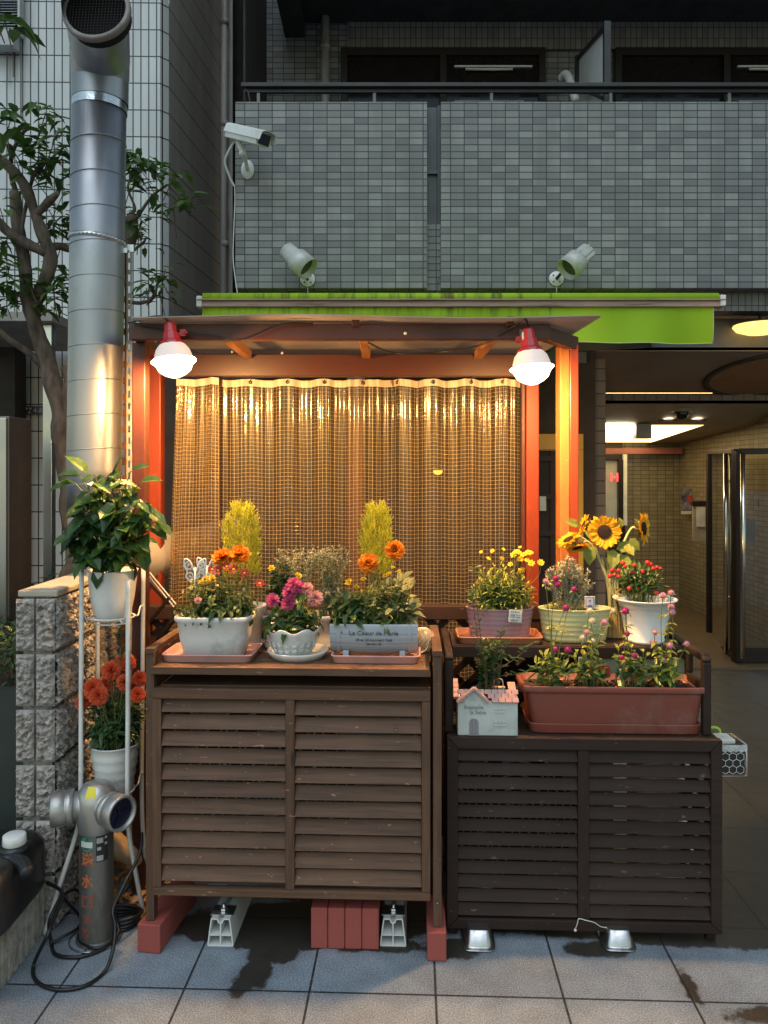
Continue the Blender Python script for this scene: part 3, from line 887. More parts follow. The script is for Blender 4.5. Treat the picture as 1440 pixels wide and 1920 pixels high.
b = MB(); b.lathe([(.001, .04), (.06, .04), (.06, .013), (.2, .013)], P(1425, 612, 5.85) + Vector((0, 0, 0)), 28); b.tube([P(1425, 612, 5.85) + Vector((0, 0, .04)), P(1425, 612, 5.85) + Vector((0, 0, .13))], .012, 8); b.build("ceiling_mount", M_CONC, t)
o = MB().box(P(1287, 940, 9.1) * 1 + Vector((0, 0, 0)), (.13, .006, .29)).build("event_poster", [plain("poster_print", (.3, .26, .3), .5, c2=(.03, .03, .06), vs=14)])
tag(o, "small dark poster with a red patch on the olive tiled wall", "poster")
pr = MB().box(P(1294, 935, 9.05), (.05, .003, .08)).build("poster_patch", plain("poster_red", (.5, .05, .03), .5), o)
MB().box(P(1287, 961, 9.05), (.125, .003, .035)).build("poster_margin", M_PAPER, o)
t = thing("notice_board", "beige notice board with a dark top rail and pinned sheets", "notice board", P(1318, 970, 8.5))
MB().box(P(1317, 979, 8.5), (.22, .02, .42)).build("board", plain("board_felt", (.36, .29, .2), .8), t, .003)
MB().box(P(1317, 944, 8.48), (.23, .04, .05)).build("top_rail", M_FRAME_DK, t, .003)
b = MB(); b.box(P(1314, 969, 8.47), (.1, .003, .22)); b.box(P(1336, 975, 8.47), (.03, .003, .2)); b.build("pinned_sheet", M_PAPER, t)
# dark leafy plant inside the lobby, right edge
t = thing("lobby_plant", "tall dark pot plant behind the glass door at the frame edge", "plant", P(1450, 1230, 7.6))
b = MB()
b.tube(smooth_path([P(1452, 1180, 7.6), P(1445, 1080, 7.6), P(1450, 960, 7.6), P(1440, 915, 7.6)]), .012, 6)
b.tube(smooth_path([P(1448, 1050, 7.6), P(1430, 1000, 7.6), P(1412, 975, 7.55)]), .008, 6)
b.build("stem", M_TWIG, t)
b = MB()
for (px, py) in ((1440, 915), (1425, 930), (1436, 945), (1412, 970), (1422, 980), (1434, 1000), (1440, 1020), (1415, 985), (1448, 960), (1438, 1070), (1446, 1085)):
    for k in range(3):
        b.leaf(P(px, py, 7.6 + rnd(-.1, .1)), (rnd(-1, 1), rnd(-.6, .4), rnd(-1.2, .2)), (0, -.3, 1), rnd(.1, .16), .06, .3)
b.build("foliage", M_LEAVES_DARK, t)
b = MB(); b.lathe([(.1, 0), (.15, .3), (.16, .3), (.14, .28)], (P(1450, 1230, 7.6).x, 7.6, .025), 20); b.tube([(P(1450, 1230, 7.6).x, 7.6, .2), P(1452, 1170, 7.6)], .012, 6); b.build("pot", M_FRAME_DK, t)

# ------------------------------------------------------------------ white tiled building on the left, with its shaded side wall
wb = thing("white_tiled_building", "white building clad in long upright tiles with a shaded side wall", "building", (-2.2, 6.8, 0))
cx0 = P(300, 890, 6.8).x
cx1 = P(316, 890, 6.86).x
def fw(b):
    b.add([(-5.5, 6.72, 0), (cx0, 6.8, 0), (cx0, 6.8, 9), (-5.5, 6.72, 9)], [(0, 1, 2, 3)])
part("front_wall", M_TILE_WHITE, fw, 0, wb)
part("corner_strip", M_TILE_WHITE, lambda b: b.add([(cx0 + .001, 6.802, 0), (cx1, 6.87, 0), (cx1, 6.87, 9), (cx0 + .001, 6.802, 9)], [(0, 1, 2, 3)]), 0, wb)
def sw(b):
    b.add([(cx1 + .002, 6.872, 0), (-1.72, 8.9, 0), (-1.72, 8.9, 9), (cx1 + .002, 6.872, 9)], [(0, 1, 2, 3)])
part("side_wall", tiles("shaded_side_tile", 9, .237, (.62, .58, .53), (.58, .54, .49), (.54, .5, .46), (.05, .05, .05), .005, .6, (4, .11), .4, tex=.3), sw, 0, wb)  # white tile in a browner, slightly darker tone for this shaded side
part("back_wall", M_CONC, lambda b: b.add([(-5.5, 6.8, 0), (-5.5, 12, 0), (-1.7, 12, 0), (-1.7, 8.91, 0), (-5.5, 6.8, 9), (-5.5, 12, 9), (-1.7, 12, 9), (-1.7, 8.91, 9)], [(0, 4, 5, 1), (1, 5, 6, 2), (2, 6, 7, 3)]), 0, wb)
w = part("window", plain("pale_window_frame", (.5, .53, .55), .5), lambda b: (b.bx(P(-40, 84, 6.6), P(37, 68, 6.72)), b.bx(P(37, 64, 6.66), P(40, -60, 6.74))), .004, wb)
part("louvre_blind", plain("pale_blue_blind", (.6, .68, .74), .4), lambda b: [b.bx(P(-40, 66 - 5 * k, 6.66), P(37, 62 - 5 * k, 6.7)) for k in range(26)], 0, w)
part("stain", plain("rust_stain", (.2, .18, .16), .8), lambda b: [b.bx((P(px, 0, 6.7).x, 6.735, P(0, y1, 6.7).z), (P(px + 2.5, 0, 6.7).x, 6.74, P(0, 84, 6.7).z)) for px, y1 in ((8, 150), (20, 140), (34, 215))], 0, w)
part("porch_canopy", plain("porch_metal", (.3, .28, .26), .5), lambda b: b.bx((-3.6, 5.4, P(0, 602, 5.4).z), (P(98, 0, 5.4).x, 6.7, P(0, 584, 5.4).z)), .004, wb)
part("porch_column", M_STEEL, lambda b: b.bx((P(80, 0, 5.5).x, 5.5, .0), (P(97, 0, 5.5).x, 5.57, P(0, 602, 5.4).z - .004)), .004, wb)
part("porch_recess", plain("porch_recess_shade", (.035, .025, .02), .7), lambda b: (b.bx((-4.4, 6.5, 0), (P(28, 0, 6.5).x, 6.7, 2.9)), b.bx((-4.2, 6.3, 1.95), (P(20, 0, 6.3).x, 6.5, 2.0))), 0, wb)  # near-black boxes put the porch recess's shade into colour
part("drainpipe", M_PIPE, lambda b: (b.tube([(P(417, 0, 8.3).x, 8.3, 0), (P(422, 0, 8.3).x, 8.3, 9)], .035, 12), [b.tube([(P(418.5 + (3 if z > 4 else 0), 0, 8.3).x, 8.3, z), (P(418.5 + (3 if z > 4 else 0), 0, 8.3).x, 8.3, z + .06)], .043, 12) for z in (4.1, 5.4, 6.5)]), 0, wb)
part("flat_conduit", plain("grey_conduit", (.45, .43, .41), .5), lambda b: b.bx((P(424, 0, 8.4).x, 8.4, 0), (P(436, 0, 8.4).x, 8.44, 9)), 0, wb)
t = thing("address_plate", "small purple address plate on the white long tiles", "sign", P(64, 769, 6.7))
MB().box(P(63, 769, 6.7), (.175, .006, .07)).build("plate", M_PURPLE, t, .002)
text_ob("4-8", .065, Matrix.Translation(P(71, 770, 6.69)) @ FACE, M_STGREY, "lettering", t)
for k, (px, py) in enumerate(((50, 766), (57, 766), (55, 773))): MB().box(P(px, py, 6.695), (.02, .002, .018)).build("lettering", M_STGREY, t)
# near-black walls close the gap, its shade put into their colour
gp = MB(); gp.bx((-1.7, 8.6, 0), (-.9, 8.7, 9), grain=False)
tag(gp.build("gap_wall", plain("gap_dark", (.02, .018, .018), .9)), "narrow wall coloured near black for the shade at the end of the gap between buildings", "wall")
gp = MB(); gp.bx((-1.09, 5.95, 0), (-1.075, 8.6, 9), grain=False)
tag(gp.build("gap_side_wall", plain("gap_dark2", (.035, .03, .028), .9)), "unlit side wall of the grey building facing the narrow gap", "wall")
# stainless cabinet
t = thing("steel_cabinet", "tall brushed steel cabinet beside the white tiled wall", "cabinet", (-2.5, 4.3, 0))
b = MB(); b.bx((-3.0, 4.2, .4), (-2.05, 4.47, 1.96)); b.build("body", M_STEEL_DK, t, .004)
b = MB(); b.bx((-2.99, 4.185, .42), (-2.06, 4.199, 1.95)); b.build("front_panel", M_STEEL, t, .003)

# ------------------------------------------------------------------ split-face block pillar and wall
bw = thing("block_wall", "split face concrete block wall end with grooved side and flat coping", "wall", (-1.26, 2.8, 0))
def courses(b):
    for c in range(6):
        z0 = c * .2 + .005; z1 = z0 + .187
        for (x0, x1) in ((-1.327, -1.262), (-1.254, -1.187)):
            def ff(u, v, x0=x0, x1=x1, z0=z0, z1=z1):
                x = x0 + (x1 - x0) * u; z = z0 + (z1 - z0) * v
                e = min(u, 1 - u, v * 2, (1 - v) * 2) * 8
                d = min(1, e) * (.012 + .018 * noise.noise(Vector((x * 55, 3.1, z * 55))) + .011 * noise.noise(Vector((x * 150, 7.1, z * 150))))
                return Vector((x, 2.77 - d, z))
            b.grid(ff, 22, 64)
        def fs(u, v, z0=z0, z1=z1, c=c):
            y = 2.77 + u * .62; z = z0 + (z1 - z0) * v
            gpos = (y * 1000 + (c % 2) * 14) % 45
            gr = 1 if gpos < 7 else 0
            e = min(1, min(v, 1 - v) * 12)
            d = e * (.009 + .015 * noise.noise(Vector((4.4, y * 60, z * 60))) + .009 * noise.noise(Vector((9.4, y * 160, z * 160)))) - gr * .012
            return Vector((-1.187 + d, y, z))
        b.grid(fs, 170, 50, smooth=False)
    b.bx((-1.31, 2.79, 0), (-1.206, 3.39, 1.196), grain=False)
b = MB(); courses(b); b.build("blocks", M_BLOCK, bw)
b = MB(); b.bx((-1.325, 2.775, 1.197), (-1.18, 3.39, 1.222)); b.build("coping", M_COPING, bw, .006)
lw = thing("ribbed_low_wall", "low ribbed concrete kerb wall beside the paving", "wall", (-1.6, 2.3, 0))
b = MB()
def fr(u, v):
    y = 1.2 + u * 1.56; z = .002 + v * .178
    gpos = (y * 1000) % 42
    d = (-.008 if gpos < 7 else .004 * noise.noise(Vector((1, y * 60, z * 60))))
    return Vector((-1.215 + d, y, z))
b.grid(fr, 260, 8, smooth=False)
b.bx((-3, 1.2, 0), (-1.224, 2.76, .18), grain=False)
b.build("ribbed_face", M_RIB, lw)
pw = MB(); pw.bx((-3.2, 2.93, 0), (-1.335, 3.0, .82), grain=False)
tag(pw.build("planter_wall", plain("dark_green_board", (.03, .04, .035), .7)), "dark green planter board behind the block wall end", "planter")
soil = MB(); soil.bx((-4, 3.0, 0), (-1.33, 4.6, .55), grain=False); soil.bx((-4, 4.6, 0), (-1.95, 6.6, .3), grain=False)
tag(soil.build("planting_bed", M_SOIL), kind="structure")
# hedge and fern
def clump(b, lo, hi, n, L, W, up=.6, out=None):
    for _ in range(n):
        p = Vector([rnd(lo[k], hi[k]) for k in range(3)])
        b.leaf(p, (rnd(-1, 1), rnd(-1.2, .6), rnd(-.3, 1) * up), (rnd(-.4, .4), rnd(-.6, .2), 1), rnd(.6, 1.2) * L, rnd(.7, 1.2) * W, .25)
t = thing("hedge", "low dark clipped hedge behind the block wall end", "hedge", (-1.8, 3.5, .55))
b = MB()
for _ in range(2600):
    x = rnd(-2.7, -1.36); y = rnd(3.02, 4.3); 
    z = .55 + .5 * (1 - .35 * (y - 3.0)) * (1 + .16 * noise.noise(Vector((x * 4, y * 4, 0)))) * rnd(.2, 1) ** .4
    b.leaf((x, y, z), (rnd(-1, 1), rnd(-1.2, .5), rnd(-.2, 1)), (rnd(-.4, .4), -.3, 1), rnd(.025, .05), .02, .2)
for _ in range(700):
    b.leaf((rnd(-2.3, -1.36), 3.0 + rnd(-.03, .05), rnd(.72, 1.02)), (rnd(-1, 1), -1, rnd(-.6, .6)), (0, -.3, 1), rnd(.025, .045), .02, .2)
b.build("foliage", M_SHRUB, t)
b = MB()
for k in range(60): b.tube([(-2.4 + k * .017, 3.05 + rnd(0, .4), .5), (-2.4 + k * .017 + rnd(-.1, .1), 3.05 + rnd(-.03, .4), rnd(.75, .95))], .004, 4)
b.build("twigs", M_TWIG, t)
t = thing("fern", "soft green fern growing at the foot of the white tiled wall", "fern", P(95, 1110, 4.5))
b = MB()
for k in range(26):
    base = P(rnd(70, 128), rnd(1100, 1125), 4.45 + rnd(-.25, .25))
    d = Vector((rnd(-1, 1), rnd(-.8, .6), rnd(.5, 1.1))).normalized()
    Lf = rnd(.14, .26)
    for i in range(12):
        q = base + d * Lf * (i / 12) + Vector((0, 0, -.12 * (i / 12) ** 2))
        s = d.cross(Vector((0, 0, 1))).normalized()
        for sg in (-1, 1):
            b.leaf(q, s * sg + d * .5, (0, -.2, 1), .05 * (1 - i / 14), .014, .2)
b.build("fronds", M_SHRUB, t)
# ------------------------------------------------------------------ awning
AY = 4.6
def X(px, Y): return (px - CX) / F * Y
def Z(py, Y): return H - (py - HY) / F * Y
t = thing("awning", "long lime green retracted awning with a stained hanging valance", "awning", (.46, AY, 2.64))
b = MB()
x0, x1 = X(372, AY), X(1355, AY)
b.bx((x0, AY - .03, Z(577, AY)), (x1, AY + .03, Z(566, AY)))
b.bx((x0, AY - .045, Z(566, AY)), (x1, AY + .03, Z(563, AY)))
b.build("front_bar", plain("weathered_bar", (.4, .28, .22), .65, c2=(.3, .21, .17), dirt=(.09, .06, .04), ds=5, stretch=(.6, 1, 8)), t, .006)
b = MB()
b.bx((x0 - .004, AY - .04, Z(578, AY)), (x0 + .03, AY + .04, Z(557, AY))); b.bx((x1 - .03, AY - .04, Z(576, AY)), (x1 + .004, AY + .04, Z(555, AY)))
b.build("end_cap", M_PLATE, t, .006)
b = MB()
b.grid(lambda u, v: Vector((x0 + .03 + (x1 - x0 - .06) * u, AY - .02 + v * 1.1, Z(556, AY) + .012 - .014 * math.cos(v * 1.5) + v * .16 + .004 * math.sin(u * 40))), 60, 8)
b.tube([(x0 + .03, AY + .0, Z(558, AY)), (x1 - .03, AY + .0, Z(558, AY))], .028, 12)
b.build("roof_cloth", M_AWN, t)
b = MB()
va, vb = X(380, AY), X(1336, AY)
def val(u, v):
    x = va + (vb - va) * u
    return Vector((x, AY - .01 + .017 * math.sin(x * 11 + 1.5 * math.sin(x * 4)) * v + .026 * math.sin(x * 3.3 + 1) * v * v, Z(576, AY) - v * .217))
b.grid(val, 120, 8, uv=lambda u, v: (va + (vb - va) * u, Z(576, AY) - v * .217))
b.grid(lambda u, v: val(u, v) + Vector((0, .004, 0)), 120, 8, uv=lambda u, v: (va + (vb - va) * u, Z(576, AY) - v * .217))
vl = b.build("valance", M_AWN, t)
b = MB(); b.tube([val(k / 60, 1.0) + Vector((0, -.001, 0)) for k in range(61)], .003, 5); b.tube([val(1, k / 8) for k in range(9)], .003, 5)
b.build("hem", plain("pale_hem", (.5, .6, .25), .7), t)
for p0_, p1_ in (((x1 - .5, AY + .05, Z(572, AY)), (1.35, 5.6, 2.6)), ((1.2, 5.55, 2.55), (1.75, 5.0, 2.5)), ((-1, AY + .05, 2.64), (-.6, 5.6, 2.6))):
    b = MB(); b.bar(p0_, p1_, .04, .06); b.build('folding_arm', M_FASCIA, t, .004)
b = MB(); b.bx((1.0, 5.5, 2.44), (1.45, 5.6, 2.52))
b.build("arm_bracket", M_FASCIA, t, .004)

# ------------------------------------------------------------------ pergola of red painted posts and smoked roof
t = pergola = thing("pergola", "red painted timber pergola with a corrugated smoked roof", "pergola", (-.1, 3.2, 0))
def pt(name, m, a, c, bev=.004):
    b = MB(); b.bx(a, c); return b.build(name, m, pergola, bev)
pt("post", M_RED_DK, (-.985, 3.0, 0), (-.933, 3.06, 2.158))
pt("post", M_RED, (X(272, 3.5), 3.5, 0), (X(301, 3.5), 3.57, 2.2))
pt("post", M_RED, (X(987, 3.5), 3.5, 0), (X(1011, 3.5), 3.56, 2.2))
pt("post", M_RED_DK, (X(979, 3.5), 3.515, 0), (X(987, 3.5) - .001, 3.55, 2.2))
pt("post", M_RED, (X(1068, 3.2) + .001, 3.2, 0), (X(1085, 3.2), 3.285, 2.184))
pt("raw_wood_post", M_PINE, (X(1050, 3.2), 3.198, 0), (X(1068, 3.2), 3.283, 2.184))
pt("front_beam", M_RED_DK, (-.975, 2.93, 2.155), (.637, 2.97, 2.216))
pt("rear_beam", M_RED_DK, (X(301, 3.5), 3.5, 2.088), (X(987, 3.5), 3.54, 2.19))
b = MB(); b.bar((.6, 2.95, 2.186), (.8, 3.23, 2.19), .04, .055); b.build("side_beam", M_RED_DK, pergola, .004)
b = MB(); b.bar((-.95, 2.99, 2.186), (-1.04, 3.5, 2.19), .04, .055); b.build("side_beam", M_RED_DK, pergola, .004)
for x in (-.08, .43, -.62):
    b = MB(); b.bar((x, 2.971, 2.182), (x - .0, 3.499, 2.186), .036, .036); b.build("rafter", M_ORANGE, pergola, .003)
for px in (667, 956):
    b = MB(); b.box((X(px, 2.92), 2.918, 2.222), (.028, .022, .036)); b.build("clip_block", M_RED_DK, pergola, .002)
pt("inner_post", M_WARMWALL, (X(650, 4.4), 4.4, 0), (X(684, 4.4), 4.44, 2.2))
b = MB()
ry0, ry1 = 2.85, 3.95
def rf(u, v):
    y = ry0 + (ry1 - ry0) * v
    return Vector((X(318, 2.85) - .14 + (X(1128, 2.85) - X(318, 2.85) + .14) * u, y, 2.2265 + (y - ry0) * .035 + .0055 * math.sin(2 * PI * (y - ry0) / .032) - .006 * math.sin(u * 8 + 2) * (1 - v)))
b.grid(rf, 30, 280)
b.build("roof_sheet", M_ROOF, pergola)
for (px, py) in ((435, 660), (529, 662), (760, 625)):
    b = MB(); b.ball(P(px, py, 2.92 if py < 650 else 3.49), .006, 8, 6); b.build("screw_head", M_PLATE, pergola)

# cable along the front beam
c = MB()
c.tube(smooth_path([P(240, 604, 2.9), P(330, 618, 2.9), P(406, 629, 2.9), P(432, 637, 2.9), P(464, 633, 2.9), P(515, 611, 2.9), P(547, 606, 2.9), P(588, 607, 2.91)]), .004, 6)
c.tube(smooth_path([P(690, 642, 2.95), P(740, 662, 3.2), P(830, 660, 3.2), P(905, 645, 2.98), P(955, 617, 2.91), P(975, 604, 2.88)]), .004, 6)
tag(c.build("electric_cable", M_BLACK), "thin black cable looping along the red front beam", "cable")

# ------------------------------------------------------------------ clear reinforced curtain
t = thing("vinyl_curtain", "clear grid reinforced vinyl curtain hung on hooks", "curtain", (-.14, 3.56, 0))
CY = 3.57
def fold(x, v):
    a = .021 * math.sin(2 * PI * x / .155 + 2.2 * math.sin(x * 5.1)) + .008 * math.sin(2 * PI * x / .052 + 2.3 * math.sin(x * 9 + 1)) + .006 * math.sin(x * 31 + v * 3)
    return a * (.75 + .35 * math.sin(x * 3 + 1)) * (1 - .35 * v)
ctop, cbot = Z(722, CY), .12
hooks = [402, 470, 540, 609, 679, 745, 812, 883, 941]
def sag(x):
    px = x / CY * F + CX
    d = min(abs(px - h) for h in hooks)
    return -.007 * min(1, d / 30)
def sheet(xa, xb, yoff, amp=1.0, flare=.02, seed=0):
    def f(u, v):
        x = xa + (xb - xa) * u
        xx = x - flare * v * (1 - u) * 1.5
        return Vector((xx, CY + yoff + amp * fold(x + seed, v), ctop + (cbot - ctop) * v + sag(x) * (1 - v)))
    return f
xa, xb = X(402, CY), X(986, CY)
b = MB()
f = sheet(xa, xb, 0, 1, .0)
b.grid(f, 420, 30, uv=lambda u, v: ((xa + (xb - xa) * u) * 1.0, (ctop - cbot) * (1 - v)))
b.build("sheet", M_VINYL, t)
b = MB()
xc, xd = X(338, CY), X(416, CY)
f2 = sheet(xc, xd, -.05, 1.2, .05, .3)
b.grid(f2, 110, 30, uv=lambda u, v: ((xc + (xd - xc) * u) * 1.25, (ctop - cbot) * (1 - v)))
f3 = sheet(xc + .01, xd, -.02, 1.5, .05, 1.3)
b.grid(f3, 110, 30, uv=lambda u, v: ((xc + (xd - xc) * u) * 1.5 + .004, (ctop - cbot) * (1 - v) + .006))
b.build("gathered_end", M_VINYL, t)
b = MB()
b.grid(lambda u, v: f(u, 0) + Vector((0, -.004, .028 - .032 * v)), 300, 2)
b.grid(lambda u, v: f2(u, 0) + Vector((0, -.004, .028 - .032 * v)), 60, 2)
b.build("hem_band", plain("beige_hem", (.62, .5, .36), .5, c2=(.55, .43, .3)), t)
for h in hooks:
    b = MB()
    hx = X(h, CY)
    hp = Vector((hx, CY + fold(hx, 0) - .008, ctop + .012))
    b.lathe([(.004, -.003), (.0085, -.003), (.0085, .003), (.004, .003)], hp, 12, Matrix.Rotation(PI / 2, 3, 'X'), closed=True)
    b.tube([hp + Vector((0, -.004, 0)), hp + Vector((.004, -.008, .02)), Vector((hx, CY - .02, ctop + .045)), Vector((hx - .004, CY - .02, 2.09))], .0016, 5)
    b.build("hook", M_RAIL, t)
# small lit lamp seen through the curtain
t = thing("shop_lamp", "small lamp glowing amber behind the vinyl curtain", "lamp", P(820, 884, 5.0))
b = MB(); b.ball(P(821, 884, 5.0), .03, 12, 8, sz=.7); b.build("bulb", glow("amber_bulb", (1, .5, .06), 1.2), t)
b = MB(); b.tube([P(821, 880, 5.0), P(821, 800, 5.0), (X(821, 5), 5.0, 2.9)], .004, 6); b.lathe([(.06, 0), (.03, .03), (.008, .04)], P(821, 882, 5.0), 16); b.build("shade", M_CONC, t)

# ------------------------------------------------------------------ two clip-on floodlight lamps
G_UP = glow("lamp_upper_glass", (1, .6, .45), .1, (.75, .68, .64))
def lit_glass():
    """frosted glass with the filament's light inside: part see-through, part glowing"""
    m, nt, N, L, b = new_mat("lamp_lit_glass")
    tr = N.new("ShaderNodeBsdfTransparent"); tr.inputs[0].default_value = (1, .97, .92, 1)
    em = N.new("ShaderNodeEmission"); em.inputs[0].default_value = (1, .78, .5, 1); em.inputs[1].default_value = 3.2
    mx = N.new("ShaderNodeMixShader"); mx.inputs[0].default_value = .5
    L.new(tr.outputs[0], mx.inputs[1]); L.new(em.outputs[0], mx.inputs[2])
    L.new(mx.outputs[0], N["Material Output"].inputs[0])
    return m
G_LOW = lit_glass()
def lamp(label, tip, axis, lever):
    """tip = centre of the widest rim; axis points out of the glass"""
    t = thing("clip_lamp", label, "lamp", tip, group="red clip lamps on the front beam")
    k = .00198
    M = axisM(axis)
    up = [(24 * k, -31 * k), (31 * k, -22 * k), (35 * k, -10 * k), (36 * k, -3 * k), (41.5 * k, .5 * k)]
    low = [(41.5 * k, .5 * k), (37 * k, 5 * k), (33.5 * k, 10 * k), (30 * k, 18 * k), (20 * k, 26 * k), (9 * k, 31 * k), (.0001, 32 * k)]
    b = MB(); b.lathe(up, tip, 40, M, wob=lambda r, z, a: (r * (1 + (.012 * math.sin(a * 7) if r > 37 * k else 0)), z)); b.build("upper_glass", G_UP, t)
    b = MB(); b.lathe(low, tip, 40, M, wob=lambda r, z, a: (r * (1 + (.012 * math.sin(a * 7) if r > 37 * k else 0)), z)); b.build("lit_glass", G_LOW, t)
    li = bpy.data.lights.new("lamp_light", 'POINT')
    li.energy = LAMP_W; li.color = (1, .57, .21); li.shadow_soft_size = .035
    lo = bpy.data.objects.new("lamp_light", li); COL.objects.link(lo)
    lo.parent = t; lo.location = M @ Vector((0, 0, 6 * k))
    b = MB()
    b.lathe([(.0001, -76 * k), (9 * k, -76 * k), (11 * k, -73 * k), (13.5 * k, -56 * k), (13.5 * k, -55 * k), (15.5 * k, -54 * k), (17.5 * k, -40 * k), (24 * k, -35 * k), (26 * k, -31 * k), (25 * k, -29 * k), (22 * k, -28 * k)], tip, 10, M, smooth=False)
    h = b.build("socket_housing", M_LAMPRED, t, .001)
    b = MB()
    s = M @ Vector((0, 0, 1))
    c0 = tip + s * (-52 * k)
    l = Vector(lever)
    b.bar(c0 + l * .02, c0 + l * .055, .012, .008); b.box(c0 + l * .045 + Vector((0, 0, .008)), (.02, .016, .022)); b.tube([c0 + l * .05 + Vector((0, -.01, .004)), c0 + l * .064 + Vector((0, -.01, .008))], .004, 6)
    b.build("clamp", M_LAMPRED, t, .001)
    b = MB(); b.bar(c0 + l * .03 + Vector((0, .0, .0)), Vector((c0.x + l.x * .03, 2.928, 2.19)), .012, .012); b.build("bracket", M_STEEL, t)
    top = tip + s * (-76 * k)
    b = MB(); b.lathe([(.005, .012), (.008, .01), (.009, 0), (.0001, -.0)], top, 10, M.copy() @ Matrix.Scale(-1, 3) if False else M)
    b.build("cable_gland", M_PLATE, t)
    return t, top
tl, tp1 = lamp("red clip lamp with a glowing globe beside the metal duct", P(326, 677, 2.87), (.14, -.12, -1), (1, 0, 0))
tr_, tp2 = lamp("red clip lamp with a glowing globe nearer the bare wood post", P(997, 690, 2.87), (.07, -.1, -1), (-.8, .3, 0))
b = MB(); b.box(tp2 + Vector((-.022, -.012, -.035)), (.002, .012, .04), Matrix.Rotation(.3, 3, 'Z')); b.build("rating_label", M_STWHITE, tr_)
for tt, tp, pts in ((tl, tp1, [(305, 594, 2.86), (285, 594, 2.88), (262, 600, 2.9), (243, 605, 2.95)]), (tr_, tp2, [(986, 599, 2.84), (975, 603, 2.86), (966, 612, 2.9)])):
    b = MB(); b.tube(smooth_path([tp] + [P(*q) for q in pts]), .0042, 7); b.build("flex", M_BLACK, tt)

# ------------------------------------------------------------------ galvanised duct
t = thing("ventilation_duct", "large galvanised spiral duct with a wire covered mouth bent towards the street", "duct", (X(177, 3.2), 3.2, 1.3))
DR = .109
body = [P(186, 178, 3.2), P(182, 500, 3.2), P(176.5, 880, 3.2), P(177, 960, 3.2)]
low = smooth_path([P(177, 960, 3.2), Vector((-1.195, 3.22, 1.4)), Vector((-1.165, 3.32, 1.30)), Vector((-1.12, 3.5, 1.255)), Vector((-1.07, 3.75, 1.245)), Vector((-1.06, 4.2, 1.235)), Vector((-1.06, 5.9, 1.235))], 5)
b = MB(); b.tube(body, DR, 40)
for k in range(12):
    py = 272 + 63.5 * k
    if py > 960: break
    cpt = P(186 - (py - 178) * .0125, py, 3.2)
    ring = []
    for j in range(40):
        a = 2 * PI * j / 40
        ring.append(cpt + Vector((math.cos(a) * (DR + .0006), math.sin(a) * (DR + .0006), .075 * DR / .109 * .109 * math.cos(a))))
    b.tube(ring, .0021, 6, closed=True)
b.build("spiral_pipe", M_DUCT, t)
b = MB(); b.tube(low, DR, 40, cap=False); b.build("lower_elbow", plain("galvanised_bend", (.55, .5, .45), .45, metal=.35, c2=(.48, .43, .38)), t)
b = MB(); b.tube([P(186.5, 210, 3.2), P(187, 168, 3.2)], DR + .0016, 40, cap=False); b.build("foil_tape", M_FOIL, t)
segs = [P(187.5, 190, 3.2), P(188, 140, 3.2), P(187.5, 100, 3.15), P(184, 50, 2.98), P(180, 18, 2.74)]
b = MB()
b.tube([segs[0] + Vector((0, 0, -.01)), segs[1]], DR + .004, 40, cap=False)
b.tube([segs[1] + Vector((0, 0, -.006)), segs[2], ], DR + .0065, 40, cap=False)
b.tube([segs[2] + Vector((0, .01, -.01)), segs[3], segs[4]], [DR + .005, DR + .006, DR + .007], 40, cap=False)
b.build("elbow", M_DUCT, t)
ax = (segs[4] - segs[3]).normalized()
ax = Vector((-.02, -1, .22)).normalized()
Mx = axisM(ax)
b = MB(); b.lathe([(DR + .006, -.02), (DR + .012, -.02), (DR + .014, .0), (DR + .006, .004), (DR - .002, .002)], segs[4], 44, Mx); b.build("mouth_rim", plain("mouth_rim_metal", (.26, .24, .23), .6, metal=.3, c2=(.17, .155, .15), vs=30), t)
b = MB(); b.disc(segs[4] - ax * .06, DR, 30, Mx); b.lathe([(DR - .001, -.06), (DR - .001, .0)], segs[4], 30, Mx); b.build("inside", M_VOID, t)
b = MB()
for k in range(-9, 10):
    s = k * .0115
    hlen = math.sqrt(max(0, (DR - .002) ** 2 - s * s))
    for p0, p1 in (((s, -hlen), (s, hlen)), ((-hlen, s), (hlen, s))):
        b.tube([Mx @ Vector((p0[0], p0[1], .002)) + segs[4], Mx @ Vector((p1[0], p1[1], .002)) + segs[4]], .0008, 4, cap=False)
b.build("wire_mesh", M_MESH, t)
b = MB()
cpt = P(182.5, 452, 3.2)
b.lathe([(DR + .001, -.009), (DR + .003, -.009), (DR + .003, .009), (DR + .001, .009)], cpt, 40, Matrix.Rotation(R(4), 3, 'Y'))
for j in range(40):
    a = 2 * PI * j / 40
    b.ball(cpt + Vector((math.cos(a) * (DR + .003), math.sin(a) * (DR + .003), -.07 * DR * math.cos(a))), .0045, 6, 4)
b.box(P(240, 466, 3.22), (.05, .012, .03)); b.box(P(232, 470, 3.2), (.03, .01, .02))
b.build("perforated_strap", M_STEEL, t)
# slotted angle iron
t = thing("slotted_angle_iron", "tall rusty slotted angle iron standing against the metal duct", "angle iron", (X(236, 3.3), 3.3, 0))
def ladder(b, x0, x1, y, z0, z1, pitch, slot, rail, dx=(1, 0, 0), th=.003):
    w = x1 - x0
    b.bx((x0, y, z0), (x0 + rail, y + th, z1)); b.bx((x1 - rail, y, z0), (x1, y + th, z1))
    z = z0
    while z < z1 - slot:
        b.bx((x0 + rail, y, z), (x1 - rail, y + th, z + pitch - slot)); z += pitch
b = MB(); ladder(b, X(226, 3.3), X(237, 3.3), 3.3, 0, Z(462, 3.3), .07, .042, .007); b.build("rusty_flange", M_RUST, t)
b = MB(); ladder(b, X(237.5, 3.3), X(247.5, 3.3), 3.297, 0, Z(470, 3.3), .05, .03, .0065); b.build("cream_flange", M_ANGLE, t)

